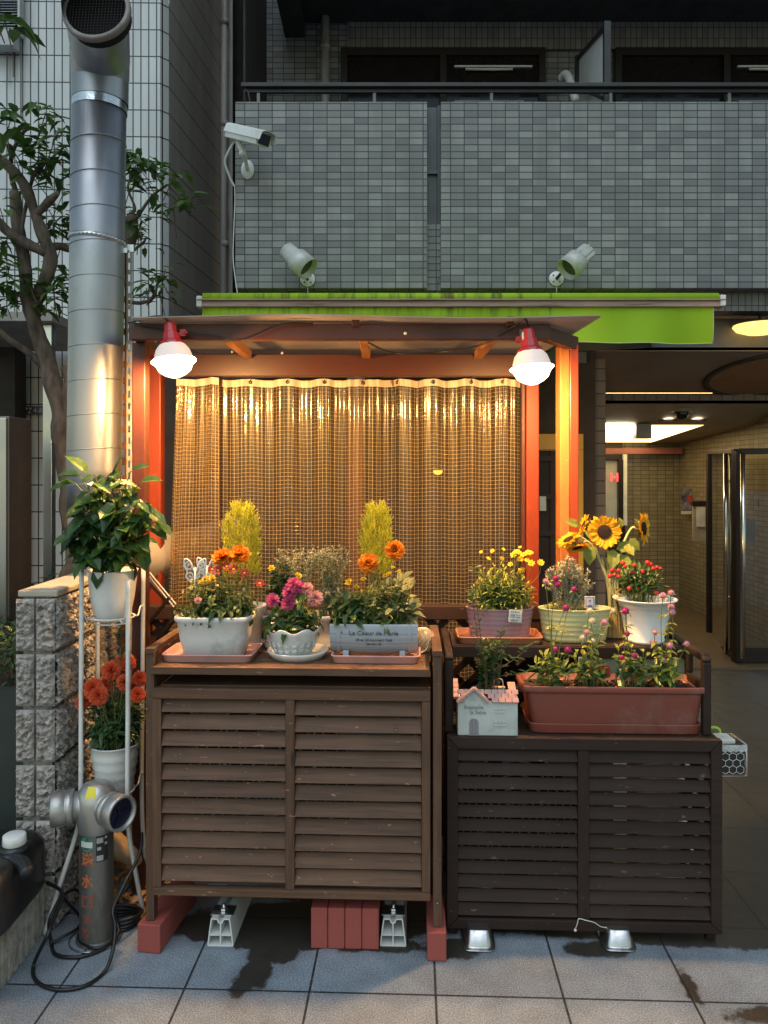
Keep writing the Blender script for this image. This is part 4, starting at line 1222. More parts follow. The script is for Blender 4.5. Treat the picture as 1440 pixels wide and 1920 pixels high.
# ------------------------------------------------------------------ security camera
t = thing("security_camera", "white box security camera on a swan bracket at the parapet corner", "camera", P(462, 315, 5.58))
q0, q1 = P(436, 248, 5.45), P(495, 262, 5.18)
d = (q1 - q0).normalized()
xs = d.cross(Vector((0, 0, 1))).normalized(); zs = xs.cross(d)
Mc = Matrix((xs, d, zs)).transposed()
mid = (q0 + q1) / 2
LL = (q1 - q0).length
b = MB()
prof = [(-.055, -.045), (.055, -.045), (.062, -.005), (.052, .04), (.03, .05), (-.03, .05), (-.052, .04), (-.062, -.005)]
b.prism(prof, LL, Mc, q0); b.build("housing", M_CAM, t, .004)
b = MB()
prof2 = [(-.068, -.01), (-.058, .044), (-.033, .056), (.033, .056), (.058, .044), (.068, -.01), (.065, -.01), (.055, .042), (.031, .053), (-.031, .053), (-.055, .042), (-.065, -.01)]
b.prism(prof2, LL + .06, Mc, q0 - d * .01); b.build("sun_shield", M_CAM, t, .0015)
b = MB(); b.box(q1 + d * .004, (.085, .01, .07), Mc); b.build("window", M_LENS, t, .002)
b = MB(); b.tube(smooth_path([q0 + d * .1 - zs * .05, P(456, 285, 5.4), P(460, 300, 5.46), P(464, 318, 5.56)]), [.022] * 8 + [.017] * 8 + [.014] * 9, 10); b.ball(P(455, 287, 5.4), .026, 12, 8); b.build("bracket_arm", M_CAM, t)
b = MB(); b.lathe([(.0001, .03), (.02, .03), (.045, .008), (.048, 0)], P(464, 318, 5.595), 20, axisM((0, -1, 0)), 1, 1.5); b.build("wall_plate", M_CAM, t)
b = MB(); b.tube(smooth_path([q0 + d * .06 - zs * .04, P(428, 285, 5.45), P(422, 305, 5.5), P(432, 335, 5.56), P(440, 350, 5.59)]), .008, 7); b.tube(smooth_path([P(440, 350, 5.59), P(440.5, 380, 5.596), P(438.5, 430, 5.596), P(437.5, 490, 5.596), P(446, 556, 5.59)]), .0035, 6); b.build("cable", M_CAM, t)

# ------------------------------------------------------------------ wall floodlights
def flood(label, po, pr, pb, hand):
    t = thing("wall_floodlight", label, "floodlight", P(*pb, 5.6), group="grey floodlights on the parapet")
    o = P(*po, 5.36); r = P(*pr, 5.42)
    ax = (o - r); L = ax.length; ax.normalize()
    M = axisM(ax)
    b = MB()
    b.lathe([(.0001, -.0), (.05, 0), (.062, .01), (.064, .1), (.066, .102), (.081, .112), (.084, L), (.079, L), (.076, L - .03), (.0001, L - .07)], r, 32, M)
    for k in range(3):
        a = k * .5 - .4
        p = M @ Vector((math.cos(a) * .066, math.sin(a) * .066, 0))
        b.bar(r + p + ax * .01, r + p + ax * .1, .006, .02)
    b.build("lamp_housing", M_LAMPG, t)
    b = MB(); b.disc(r + ax * (L - .035), .077, 24, M); b.build("lens", plain("murky_lens", (.07, .08, .055), .25), t)
    pbv = P(*pb, 5.6)
    b = MB(); b.lathe([(.0001, .012), (.05, .012), (.055, .006), (.055, 0)], pbv, 28, axisM((0, -1, 0)))
    b.build("base_plate", M_PLATE, t)
    b = MB()
    for k in range(4):
        a = PI / 4 + k * PI / 2
        b.ball(pbv + Vector((math.cos(a) * .033, -.012, math.sin(a) * .033)), .006, 8, 5)
    b.lathe([(.055, .001), (.059, .001), (.059, 0), (.055, 0)], pbv, 28, axisM((0, -1, 0)))
    b.tube([pbv + Vector((0, -.01, 0)), pbv + Vector((hand * .03, -.08, .035)), o - ax * .05 + Vector((0, .03, -.02))], .011, 8)
    b.build("knuckle", M_CONC, t)
    b = MB(); b.tube([pbv + Vector((0, -.004, -.055)), P(pb[0] + 1, 556, 5.595)], .003, 5); b.build("wire", M_LAMPG, t)
flood("grey wall floodlight facing right below the security camera", (579, 505), (535, 468), (577, 524), -1)
flood("grey wall floodlight facing left over the green valance end", (1062, 506), (1103, 470), (1043, 523), 1)

# ------------------------------------------------------------------ tree
t = thing("street_tree", "gnarled evergreen tree with sparse pointed leaves behind the duct", "tree", P(132, 1090, 4.5))
TY = 4.5
def limb(b, pts, r0, r1, seg=10):
    pp = smooth_path([P(x, y, TY + dy) for x, y, dy in pts], 6)
    n = len(pp)
    pp = [p + Vector((noise.noise(p * 6), noise.noise(p * 6 + Vector((9, 0, 0))), 0)) * .018 for p in pp]
    b.tube(pp, [.85 * (r0 + (r1 - r0) * i / (n - 1)) * (1 + .3 * noise.noise(pp[i] * 11)) for i in range(n)], seg)
b = MB()
limb(b, [(133, 1180, 0), (138, 1080, 0), (138, 1000, 0), (126, 900, 0), (112, 780, 0), (92, 690, 0), (66, 610, -.05), (50, 530, -.1), (38, 450, -.1), (28, 360, -.1)], .068, .042, 12)
limb(b, [(138, 1200, 0), (136, 1085, -.02), (150, 1060, -.04)], .1, .05)
b.build("trunk", M_BARK, t)
for pts, r0, r1 in (
    [[(62, 595, -.05), (80, 530, -.12), (92, 480, -.15), (80, 440, -.18), (64, 390, -.2), (36, 335, -.22), (0, 300, -.25), (-30, 285, -.3)], .05, .028],
    [[(88, 468, -.15), (110, 462, -.1), (150, 466, 0), (240, 440, .1)], .03, .02],
    [[(-20, 395, -.2), (10, 430, -.2), (45, 455, -.18), (85, 474, -.16)], .026, .036],
    [[(86, 690, 0), (50, 660, -.05), (20, 637, -.1), (-20, 605, -.15)], .03, .016],
    [[(118, 790, 0), (128, 720, .02), (122, 690, .04)], .04, .034],
    [[(70, 400, -.2), (95, 375, -.25), (112, 362, -.3)], .034, .018],
    [[(238, 470, .1), (244, 440, .08), (248, 400, .06)], .05, .035],
    [[(246, 410, .06), (262, 405, .05), (290, 365, 0), (312, 348, -.02)], .014, .006],
    [[(244, 400, .06), (256, 390, .05), (240, 350, .02), (255, 310, 0)], .012, .005],
    [[(238, 565, .1), (265, 568, .05), (290, 556, 0), (300, 520, 0)], .016, .006],
    [[(250, 470, .1), (266, 455, .05), (272, 448, 0)], .014, .005],
    [[(40, 460, -.1), (60, 330, -.2), (95, 300, -.3), (120, 275, -.3)], .016, .006],
    [[(30, 360, -.1), (20, 300, -.2), (40, 250, -.3), (60, 240, -.3)], .02, .006]):
    b = MB(); limb(b, pts, r0, r1, 8); b.build("limb", M_BARK, t)
b = MB(); tw = MB()
cl = [(20, 225, -.4, 1.5, 9), (40, 232, -.4, 1.3, 6), (85, 215, -.3, .9, 12), (100, 225, -.3, .9, 8), (70, 275, -.3, 1.0, 16), (100, 270, -.3, 1.0, 14), (118, 300, -.3, 1, 12), (125, 235, -.2, .9, 8),
      (60, 330, -.25, 1, 10), (30, 300, -.3, 1, 9), (95, 320, -.2, 1, 10), (120, 360, -.2, 1, 8), (15, 260, -.4, 1, 6), (0, 390, -.3, 1, 8), (100, 420, -.1, .9, 12), (120, 440, -.1, .9, 10), (92, 395, -.1, .9, 7), (128, 410, -.1, .9, 8),
      (15, 500, -.2, 1, 14), (0, 540, -.2, 1.1, 12), (30, 545, -.2, 1, 12), (60, 560, -.1, .9, 10), (100, 545, -.1, .9, 14), (118, 530, -.1, .9, 12), (128, 565, -.1, .9, 10), (95, 575, -.1, .9, 8), (120, 500, .0, 1.1, 5), (10, 450, -.2, .8, 8),
      (252, 305, 0, 1, 16), (270, 300, 0, 1, 16), (260, 325, 0, 1, 12), (285, 320, -.02, .9, 10), (280, 345, -.02, .9, 10), (330, 322, -.02, .9, 9), (312, 345, 0, .9, 8), (345, 382, -.05, .9, 9), (325, 390, -.05, .9, 8), (360, 378, -.05, .9, 5), (300, 395, 0, .8, 7),
      (262, 425, 0, .7, 12), (272, 450, 0, .7, 10), (250, 400, 0, .7, 9), (290, 520, 0, .9, 9), (275, 540, 0, .9, 9), (305, 530, 0, .9, 8), (300, 555, 0, .8, 6), (310, 505, 0, .8, 5), (5, 25, -1.4, 1.2, 4), (-5, 45, -1.4, 1.2, 4), (250, 290, 0, .8, 6),
      (15, 580, -.1, 1, 9), (50, 520, -.2, 1, 8), (-5, 470, -.2, 1, 8), (245, 350, .05, .9, 6)]
for (px, py, dy, s, n) in cl:
    c0 = P(px, py, TY + dy)
    for k in range(n):
        a = rnd(0, 2 * PI)
        d = Vector((math.cos(a), math.sin(a) * .8, rnd(-.55, .45)))
        base = c0 + Vector((rnd(-.05, .05), rnd(-.06, .06), rnd(-.05, .05)))
        b.leaf(base + d * .015, d, (rnd(-.3, .3), rnd(-.5, .1), 1), rnd(.075, .12) * s, rnd(.036, .052) * s, rnd(.1, .5))
        if random.random() < .2: continue
        tw.tube([base, base + d * .03], .002, 4, cap=False)
    tw.tube([c0, c0 + Vector((rnd(-.1, .1), rnd(0, .1), rnd(-.16, -.05)))], .003, 4, cap=False)
b.add(tw.v, tw.f, None, 1)
b.build("foliage", [M_LEAVES_TREE, M_TWIG], t)
# ------------------------------------------------------------------ brown louvred cabinet (air conditioner cover)
ROT = R(-2.2)
def lp(b, name, m, root, bev=.002): return b.build(name, m, root, bev, local=True)
A = thing("louvred_cabinet", "brown wooden louvred cover under the white planters", "cabinet", (X(281, 2.65), 2.65, 0), ROT)
kA = 2.634 / F
def zA(py): return H - (py - HY) * kA
def xA(px): return (px - 281) * .001833
for x in (0, .99):
    b = MB(); b.bx((x - .0145, 0, .1), (x + .0145, .04, zA(1228))); lp(b, "leg", M_CAB, A)
    b = MB(); b.bx((x - .0145, .40, .1), (x + .0145, .44, zA(1222))); lp(b, "leg", M_CAB, A)
    b = MB(); b.bx((x - .0165, -.006, zA(1228) + .001), (x + .0165, .446, zA(1228) + .02)); lp(b, "side_rail", M_CAB, A)
    b = MB(); b.bx((x - .01, .041, .25), (x + .01, .399, .29)); lp(b, "side_rail", M_CAB, A)
    b = MB()
    for k in range(9): b.bx((x - .006, .042, .33 + k * .07), (x + .006, .398, .385 + k * .07))
    lp(b, "side_panel", M_CAB, A)
b = MB()
zt = .98
for k, (ya, yb) in enumerate(((-.012, .1), (.104, .22), (.224, .34), (.344, .44))):
    b.bx((xA(284), ya, zt - .026), (xA(807), yb, zt))
lp(b, "top_board", M_CAB, A)
b = MB(); b.bx((.03, .03, zA(1296)), (.96, .42, zA(1290))); lp(b, 'inner_shelf', M_CAB, A)
b = MB()
fz0, fz1 = zA(1681), zA(1292)
b.bx((xA(286.5), -.008, zA(1311)), (xA(808), .024, fz1))
b.bx((xA(288), -.008, fz0), (xA(808), .024, zA(1667)))
for (u, w) in ((286.5, 303), (538, 555), (792, 808)): b.bx((xA(u), -.005, zA(1667) + .0005), (xA(w), .022, zA(1311) - .0005))
b.bx((xA(296), .03, zA(1693)), (xA(806), .06, zA(1682)))
lp(b, "front_frame", M_CAB, A)
for (u, w) in ((303, 538), (555, 792)):
    b = MB()
    pitch = 31.75
    for k in range(11):
        yb = 1342 + pitch * k
        zb = zA(yb - (0 if u < 400 else -3)); zt2 = zb + .0605
        b.bar((xA(u) + .0005, .012, (zb + zt2) / 2), (xA(w) - .0005, .012, (zb + zt2) / 2), .009, .0505, up=(0, .52 + rnd(-.03, .03), 1))
    lp(b, "louvre_panel", M_CAB, A, .0015)
b = MB()
for (px, py) in ((294, 1369), (296, 1540), (300, 1632), (744, 1363), (276, 1330), (821, 1684)): b.lathe([(.0001, -.003), (.004, -.003), (.0055, 0)], (xA(px), -.0055, zA(py)), 10, axisM((0, -1, 0)))
lp(b, "screw_head", M_STEEL_DK, A, 0)
# the air conditioner inside it
def aircon(label, root_loc, w, d, h, z0, name="air_conditioner"):
    t = thing(name, label, "air conditioner", root_loc, ROT)
    b = MB(); b.bx((0, 0, z0), (w, d, z0 + h)); lp(b, "case", M_AC, t, .012)
    b = MB()
    cx, cz, rr = w * .36, z0 + h * .5, h * .42
    for k in range(9): 
        q = rr * (k + 1) / 9
        b.lathe([(q - .002, -.012), (q + .002, -.012), (q + .002, -.008), (q - .002, -.008)], (cx, 0, cz), 36, axisM((0, -1, 0)) @ Matrix.Scale(-1, 3), closed=True)
    for k in range(14):
        a = PI * 2 * k / 14
        b.bar((cx + math.cos(a) * .03, -.012, cz + math.sin(a) * .03), (cx + math.cos(a) * rr, -.012, cz + math.sin(a) * rr), .003, .003)
    lp(b, "fan_grille", M_STEEL, t, 0)
    b = MB(); b.disc((cx, -.002, cz), rr * .99, 36, axisM((0, -1, 0))); lp(b, "fan_opening", M_VOID, t, 0)
    b = MB(); b.bx((.05, .03, z0 - .025), (.12, d - .03, z0)); b.bx((w - .2, .03, z0 - .025), (w - .13, d - .03, z0)); lp(b, "foot_bar", M_STEEL, t, 0)
    return t
aircon("boxy air conditioner hidden inside the brown louvred cover", (A.location.x + .12, 2.75, 0), .8, .29, .72, .17)
# white plastic mounting blocks under it
def mblock(px0, px1, label):
    t = thing("mounting_block", label, "mounting block", (X((px0 + px1) / 2, 2.66), 2.67, 0), ROT, "white air conditioner mounting blocks")
    w = .088; h = .092
    b = MB()
    out = [(-w / 2, 0), (w / 2, 0), (w * .42, h * .62), (w * .36, h), (w * .12, h), (.006, h * .86), (-.006, h * .86), (-w * .12, h), (-w * .36, h), (-w * .42, h * .62)]
    n = len(out)
    for i in range(n):
        p, q = out[i], out[(i + 1) % n]
        b.bar((p[0], .2, p[1] + .002), (q[0], .2, q[1] + .002), .004, .4, up=(0, 1, 0))
    b.bx((-.002, 0, .004), (.002, .4, h * .86)); b.bx((-w * .44, 0, h * .4), (-.003, .4, h * .4 + .004)); b.bx((.003, 0, h * .4), (w * .44, .4, h * .4 + .004))
    lp(b, "channel", M_WHITE, t, 0)
    b = MB(); b.disc((0, .35, h / 2), .05, 4, axisM((0, -1, 0))); lp(b, "dark_hollow", M_VOID, t, 0)  # black sheet painting the dark inside the hollow channel
    b = MB(); b.tube([(0, .05, h * .8), (0, .05, h + .03)], .006, 8); b.lathe([(.013, 0), (.013, .008), (.0001, .008)], (0, .05, h + .008), 6, smooth=False); lp(b, "bolt", M_STEEL, t, 0)
    b = MB(); b.bx((-.04, .02, h + .003), (.04, .08, h + .007)); lp(b, "clamp_plate", M_STEEL, t, 0)
    return t
mblock(386, 438, "white ribbed plastic block under the brown cover's left half")
mblock(712, 762, "white ribbed plastic block right of the row of red bricks")
def brick(x0, x1, y0, y1, h, label, grp=None, rot=0):
    cx, cy = (x0 + x1) / 2, y0
    b = MB(); b.bx((x0 - cx, 0, .001), (x1 - cx, y1 - y0, h))
    o = b.build("red_brick", M_BRICK, None, .004, local=True)
    o.location = (cx, cy, 0); o.rotation_euler = (0, 0, rot)
    WM[o.name] = Matrix.Translation((cx, cy, 0))
    return tag(o, label, "brick", grp)
brick(X(256, 2.63), X(301, 2.63), 2.63, 2.95, .0985, "long red brick under the front left leg of the brown cover", "red bricks under the brown cover", R(-8))
brick(X(801, 2.585), X(837, 2.585), 2.585, 2.82, .0985, "single red brick on edge under the right leg of the brown cover", "red bricks under the brown cover", ROT)
for k, lb in enumerate(("first red brick from the left in the upright row of four", "second red brick from the left in the upright row of four", "third red brick from the left in the upright row of four", "fourth red brick of the upright row, next to the white block")):
    xx = X(583 + 32 * k, 2.66)
    brick(xx, xx + .0575, 2.655 - .002 * k, 2.86, .142, lb, "red bricks under the brown cover", ROT)

# ------------------------------------------------------------------ dark louvred cover with a raised shelf
B = thing("dark_louvred_cabinet", "near black louvred cover with a raised back shelf", "cabinet", (X(838, 2.712), 2.712, 0), ROT)
kB = 2.693 / F
def zB(py): return H - (py - HY) * kB
def xB(px): return (px - 837) * .001868
b = MB()
bx0, bx1, bz0, bz1 = 0, xB(1350), zB(1747), zB(1385)
sw_, tw_ = .039, .042
def miter(b, o, i, y0, y1):
    """four mitred members: o, i = outer and inner rectangles (x0, z0, x1, z1)"""
    O = [(o[0], o[1]), (o[2], o[1]), (o[2], o[3]), (o[0], o[3])]
    I = [(i[0], i[1]), (i[2], i[1]), (i[2], i[3]), (i[0], i[3])]
    for k in range(4):
        j = (k + 1) % 4
        cen = Vector(((O[k][0] + O[j][0]) / 2, 0, (O[k][1] + O[j][1]) / 2))
        poly = [O[k], O[j], I[j], I[k]]
        s = .0006
        m = Vector((sum(p[0] for p in poly) / 4, 0, sum(p[1] for p in poly) / 4))
        poly = [(p[0] + (m.x - p[0]) * s * 2, p[1] + (m.z - p[1]) * s * 2) for p in poly]
        b.prism(poly, y1 - y0, None, (0, y0, 0))
miter(b, (bx0, bz0, bx1, bz1), (bx0 + sw_, bz0 + .036, bx1 - sw_, bz1 - tw_), 0, .03)
b.bx((xB(1083), .003, bz0 + .037), (xB(1104), .026, bz1 - tw_ - .001))
lp(b, "front_frame", M_CABD, B, .003)
for (u, w) in ((857.5, 1083), (1104, 1330)):
    b = MB()
    for k in range(12):
        yb = 1432.5 + 26.55 * k
        zb = zB(yb)
        b.bar((xB(u) + .0005, .016, zb + .0215), (xB(w) - .0005, .016, zb + .0215), .008, .0415, up=(0, .42 + rnd(-.03, .03), 1))
    lp(b, "louvre_panel", M_CABD, B, .0015)
for x in (.02, bx1 - .03):
    for y in (.03, .47):
        b = MB(); b.bx((x - .015, y, .001), (x + .018, y + .035, bz0 + .02)); lp(b, "foot", M_CABD, B)
b = MB(); b.bx((.005, .031, bz1 - .02), (bx1 - .005, .27, bz1 - .001)); lp(b, "lower_shelf", M_CABD, B)
zs = .985
b = MB(); 
for (ya, yb) in ((.245, .33), (.334, .42), (.424, .51)): b.bx((.03, ya, zs - .02), (bx1 - .045, yb, zs))
b.bx((.03, .235, zs - .045), (bx1 - .045, .245, zs - .003))
lp(b, "upper_shelf", M_CABD, B)
for xx in (-.005, bx1 - .05):
    b = MB()
    pts = [(0.06, bz1), (.06, zs - .03), (.075, zs - .004), (.105, zs + .006)]
    b.bx((xx, .045, bz1 - .0005), (xx + .03, .075, zs - .012)); b.bx((xx, .47, bz0 + .1), (xx + .03, .505, zs - .012))
    b.bar((xx + .015, .052, zs - .014), (xx + .015, .07, zs + .004), .03, .03, up=(0, 1, 0))
    b.bx((xx, .062, zs - .012), (xx + .03, .505, zs + .014))
    b.bx((xx + .004, .0755, zs - .13), (xx + .026, .469, zs - .09))
    b.bx((xx + .004, .21, bz1), (xx + .026, .25, zs - .13)); b.bx((xx + .004, .21, zs - .09), (xx + .026, .25, zs - .012))
    lp(b, "side_frame", M_CABD, B, .006)
    b = MB()
    for k in range(8): b.bx((xx + .01, .04, .1 + k * .075), (xx + .02, .469, .15 + k * .075))
    lp(b, "side_panel", M_CABD, B)
b = MB()
for k in range(-3, 12):
    for sg in (1, -1):
        xs_ = .05 + k * .095
        p0 = Vector((xs_, .49 + .004 * sg, bz1)); p1 = Vector((xs_ + sg * (zs - bz1 - .03), .49 + .004 * sg, zs - .03))
        if min(p0.x, p1.x) < .0 or max(p0.x, p1.x) > bx1 - .01: continue
        b.bar(p0, p1, .022, .006, up=(0, 1, 0))
lp(b, "back_lattice", M_CABD, B, 0)
aircon("boxy air conditioner hidden inside the dark louvred cover", (B.location.x + .06, 2.83, 0), .56, .26, .54, .12)
for px, lb in ((898, "upturned foil pan under the dark cover, nearer the red brick"), (1162, "upturned foil pan under the dark cover, farther from the red brick")):
    cx = X(px, 2.66)
    b = MB()
    b.lathe([(.001, .058), (.034, .058), (.038, .056), (.046, .008), (.047, .005), (.056, .004), (.0575, .006), (.0575, .002), (.046, .001)], (0, .06, 0), 40, None, 1, 1.5, power=.35)
    o = b.build("foil_pan", M_SILVER, None, 0, local=True)
    o.location = (cx, 2.66, .001); o.rotation_euler = (0, 0, ROT)
    tag(o, lb, "foil pan", "foil pans under the dark cover")
# string caught on the lower rail
b = MB()
def Bl(x, y, z): return Vector(B.matrix_world @ Vector((x, y, z))) if False else Matrix.Translation(B.location) @ Matrix.Rotation(ROT, 4, 'Z') @ Vector((x, y, z))
sx = lambda px: (px - 837) * .001868
pts = [Bl(sx(1077), -.004, zB(1742)), Bl(sx(1081), -.005, zB(1730)), Bl(sx(1084), -.004, zB(1722)), Bl(sx(1097), -.006, zB(1724)), Bl(sx(1112), -.005, zB(1728)), Bl(sx(1124), -.006, zB(1735)), Bl(sx(1134), -.005, zB(1737))]
b.tube(smooth_path(pts), .0015, 5); b.ball(pts[0] - Vector((0, 0, .003)), .0055, 8, 6); b.ball(pts[-1], .003, 8, 5)
tag(b.build("string", M_STRING), "short white string with a bead caught on the dark cover's lower rail", "string")
# bag behind the right half
t = thing("rubbish_bag", "pinkish printed paper bag behind the right half of the dark cover", "bag", (X(1230, 3.0), 3.0, 0))
b = MB(); b.grid(lambda u, v: Vector((X(1195, 3.0) + .2 * u + .01 * math.sin(v * 9), 2.98 + .02 * math.sin(u * 11 + v * 5), .05 + .6 * v)), 14, 14)
b.bx((X(1195, 3.0), 3.01, .05), (X(1195, 3.0) + .2, 3.13, .62)); b.build("bag_body", plain("bag_print", (.8, .55, .5), .6, c2=(.7, .6, .58), vs=9, dirt=(.25, .08, .07), ds=6), t)
# wire basket on the right side
bc = Bl(bx1 + .05, .1, 0)
t = thing("wire_basket", "small white wire basket with lace trim on the dark cover's side", "basket", (bc.x, bc.y, .575))
bw_, bd_, bz_, bh_ = .088, .12, .575, .11
def hexw(b, u0, u1, z0, z1, mapf, s=.026):
    r = s / math.sqrt(3)
    row = 0; z = z0
    segs_ = []
    while z < z1 + r:
        u = u0 - (s / 2 if row % 2 else 0)
        while u < u1 + s:
            c = (u, z)
            for a0, a1 in ((90, 150), (90, 30), (150, 210)):
                p = (c[0] + r * math.cos(R(a0)), c[1] + r * math.sin(R(a0))); q = (c[0] + r * math.cos(R(a1)), c[1] + r * math.sin(R(a1)))
                if all(u0 - .001 <= w[0] <= u1 + .001 and z0 - .001 <= w[1] <= z1 + .001 for w in (p, q)): segs_.append((p, q))
            u += s
        z += 1.5 * r; row += 1
    for p, q in segs_: b.tube([mapf(*p), mapf(*q)], .001, 4, cap=False)
b = MB()
x0_, y0_ = bc.x - bw_ / 2 + .004, bc.y - bd_ / 2
hexw(b, 0, bw_, 0, bh_ - .02, lambda u, z: Vector((x0_ + u, y0_, bz_ + z)))
hexw(b, 0, bd_, 0, bh_ - .02, lambda u, z: Vector((x0_ + bw_, y0_ + u, bz_ + z)))
for zz in (bz_, bz_ + bh_): b.tube([Vector((x0_, y0_, zz)), Vector((x0_ + bw_, y0_, zz)), Vector((x0_ + bw_, y0_ + bd_, zz)), Vector((x0_, y0_ + bd_, zz))], .0016, 5, closed=True)
for xx, yy in ((x0_, y0_), (x0_ + bw_, y0_), (x0_ + bw_, y0_ + bd_)): b.tube([Vector((xx, yy, bz_)), Vector((xx, yy, bz_ + bh_))], .0016, 5)
b.build("wire_frame", M_WHITE, t)
b = MB()
b.grid(lambda u, v: Vector((x0_ + bw_ * u, y0_ - .002, bz_ + bh_ - v * (.02 + .006 * abs(math.sin(u * 14))))), 40, 2)
b.grid(lambda u, v: Vector((x0_ + bw_ + .002, y0_ + bd_ * u, bz_ + bh_ - v * (.02 + .006 * abs(math.sin(u * 14))))), 40, 2)
b.build("lace_trim", plain("lace", (.5, .53, .53), .7, c2=(.28, .3, .3), vs=120), t)
b = MB(); b.bx((x0_ + .004, y0_ + .006, bz_ + .004), (x0_ + bw_ - .004, y0_ + bd_ - .006, bz_ + bh_ - .004)); b.build("liner", plain("dark_liner", (.03, .025, .025), .8), t)
o = MB().bx((x0_ - .012, y0_ + .012, bz_ + bh_ - .002), (x0_ + bw_ * .62, y0_ + bd_ * .7, bz_ + bh_ + .015)).build("white_box", M_WHITE, None, .004)
tag(o, "flat white plastic box lying in the wire basket", "box")
b = MB()
hc = Vector((x0_ + .006, y0_ + .08, bz_ + bh_ + .02))
b.tube([hc + Vector((math.cos(a) * .022, .0, math.sin(a) * .016)) for a in [k * PI / 12 for k in range(13)]], .0055, 8)
b.tube([hc + Vector((.022, 0, 0)), hc + Vector((.024, 0, -.02))], .0055, 8); b.tube([hc + Vector((-.022, 0, 0)), hc + Vector((-.024, 0, -.02))], .0055, 8)
tag(b.build("scissors_handle", plain("lime_plastic", (.36, .55, .06), .4)), "lime green scissors handle poking out of the wire basket", "scissors")
t = thing("spray_bottle", "pink plastic item seen through the dark cover's right side frame", "bottle", Bl(bx1 - .11, .36, bz1))
c0 = Bl(bx1 - .08, .33, bz1)
b = MB(); b.lathe([(.0001, .0), (.026, .0), (.028, .01), (.028, .1), (.012, .13), (.012, .15), (.0001, .15)], c0, 18); b.build("bottle", plain("pink_bottle", (.55, .06, .14), .4), t)
b = MB(); b.box(c0 + Vector((-.008, 0, .165)), (.05, .02, .025)); b.build("trigger", M_WHITE, t, .003)

# ------------------------------------------------------------------ lattice fence behind the covers
t = thing("lattice_fence", "dark brown lattice fence with a flat top rail in front of the curtain", "fence", (-.2, 3.25, 0))
FY = 3.25
fx0, fx1 = X(262, FY), X(1012, FY)
b = MB(); b.bx((fx0, FY - .03, Z(1160, FY)), (fx1, FY + .02, Z(1134, FY))); b.build("rail", M_FENCE, t, .004)
b = MB(); b.bx((fx0, FY - .02, .12), (fx1, FY + .015, .17)); b.build("rail", M_FENCE, t, .004)
for x in (fx0, (fx0 + fx1) / 2 - .02, fx1 - .05):
    b = MB(); b.bx((x, FY - .025, 0), (x + .05, FY + .02, Z(1160, FY) - .001)); b.build("fence_post", M_FENCE, t, .004)
b = MB()
zt_, zb_ = Z(1160, FY), .17
hh = zt_ - zb_
k = fx0 - hh
while k < fx1:
    for sg in (1, -1):
        if sg > 0: a0, a1 = Vector((k, FY, zb_)), Vector((k + hh, FY, zt_))
        else: a0, a1 = Vector((k + hh, FY + .008, zb_)), Vector((k, FY + .008, zt_))
        lo, hi = (a0, a1) if a0.x < a1.x else (a1, a0)
        tL = max(0, (fx0 - lo.x) / (hi.x - lo.x)); tH = min(1, (fx1 - lo.x) / (hi.x - lo.x))
        if tH - tL > .03: b.bar(lo.lerp(hi, tL), lo.lerp(hi, tH), .03, .006, up=(0, 1, 0))
    k += .13
b.build("lattice", M_FENCE, t)
# folded strip leaning by the fence (two pale thin bars and a dark strap)
t = thing("folding_trestle", "dark folding frame with two pale thin bars leaning on the fence", "frame", P(300, 1130, 3.05))
b = MB(); b.bar(P(262, 1052, 3.12), P(330, 1133, 3.05), .003, .004); b.bar(P(268, 1066, 3.12), P(326, 1138, 3.05), .003, .004); b.build("pale_bar", M_PLATE, t)
b = MB(); b.bar(P(268, 1078, 3.14), P(318, 1132, 3.1), .016, .014); b.bar(P(275, 1228, 3.1), P(334, 1150, 3.0), .018, .014); b.bar(P(250, 1205, 3.12), P(318, 1120, 3.0), .01, .01); b.build("dark_bar", M_FENCE, t)

# ------------------------------------------------------------------ hydrant (fire brigade inlet)
hx, hy = X(181, 2.72), 2.72
t = thing("fire_hydrant_inlet", "grey metal twin inlet standpipe with orange painted characters", "hydrant", (hx, hy, 0))
hr = .0575
b = MB(); b.lathe([(hr + .012, 0), (hr + .012, .006), (hr + .001, .008), (hr, .01), (hr, Z(1558, 2.7))], (hx, hy, .001), 40); b.build("standpipe", M_HYDT, t)
b = MB()
def hz(py): return Z(py, 2.7)
hc = Vector((hx - .005, hy, hz(1512)))
b.lathe([(hr + .001, hz(1560)), (hr + .004, hz(1556)), (hr + .008, hz(1545)), (hr + .012, hz(1532)), (hr + .012, hz(1505)), (.062, hz(1488)), (.045, hz(1474)), (.022, hz(1468)), (.0001, hz(1466))], (hx, hy, 0), 40)
dl = Vector((-.96, -.26, -.02)).normalized(); dr = Vector((.84, -.54, .0)).normalized()
b.tube([hc, hc + dl * .075], .05, 30); b.tube([hc + Vector((.02, 0, 0)), hc + dr * .085], .05, 30)
b.build("tee_head", M_HYD, t)
for dd, L0_, L1_ in ((dl, .07, .142), (dr, .075, .15)):
    M = axisM(dd)
    b = MB(); b.lathe([(.05, L0_), (.058, L0_ + .002), (.0585, L0_ + .02), (.0565, L0_ + .022), (.0565, L0_ + .026), (.0595, L0_ + .028), (.061, L1_ - .003), (.058, L1_), (.052, L1_), (.05, L1_ - .02)], hc, 44, M); b.build("inlet_collar", M_HYD, t)
    b = MB(); b.disc(hc + dd * (L1_ - .018), .051, 32, M); b.ball(hc + dd * (L1_ - .018), .007, 8, 6)
    for k in range(3):
        a = k * 2 * PI / 3
        b.bar(hc + dd * (L1_ - .014), hc + dd * (L1_ - .014) + (M @ Vector((math.cos(a), math.sin(a), 0))) * .045, .006, .006)
    b.build("blue_cap", M_NAVY, t)
b = MB()
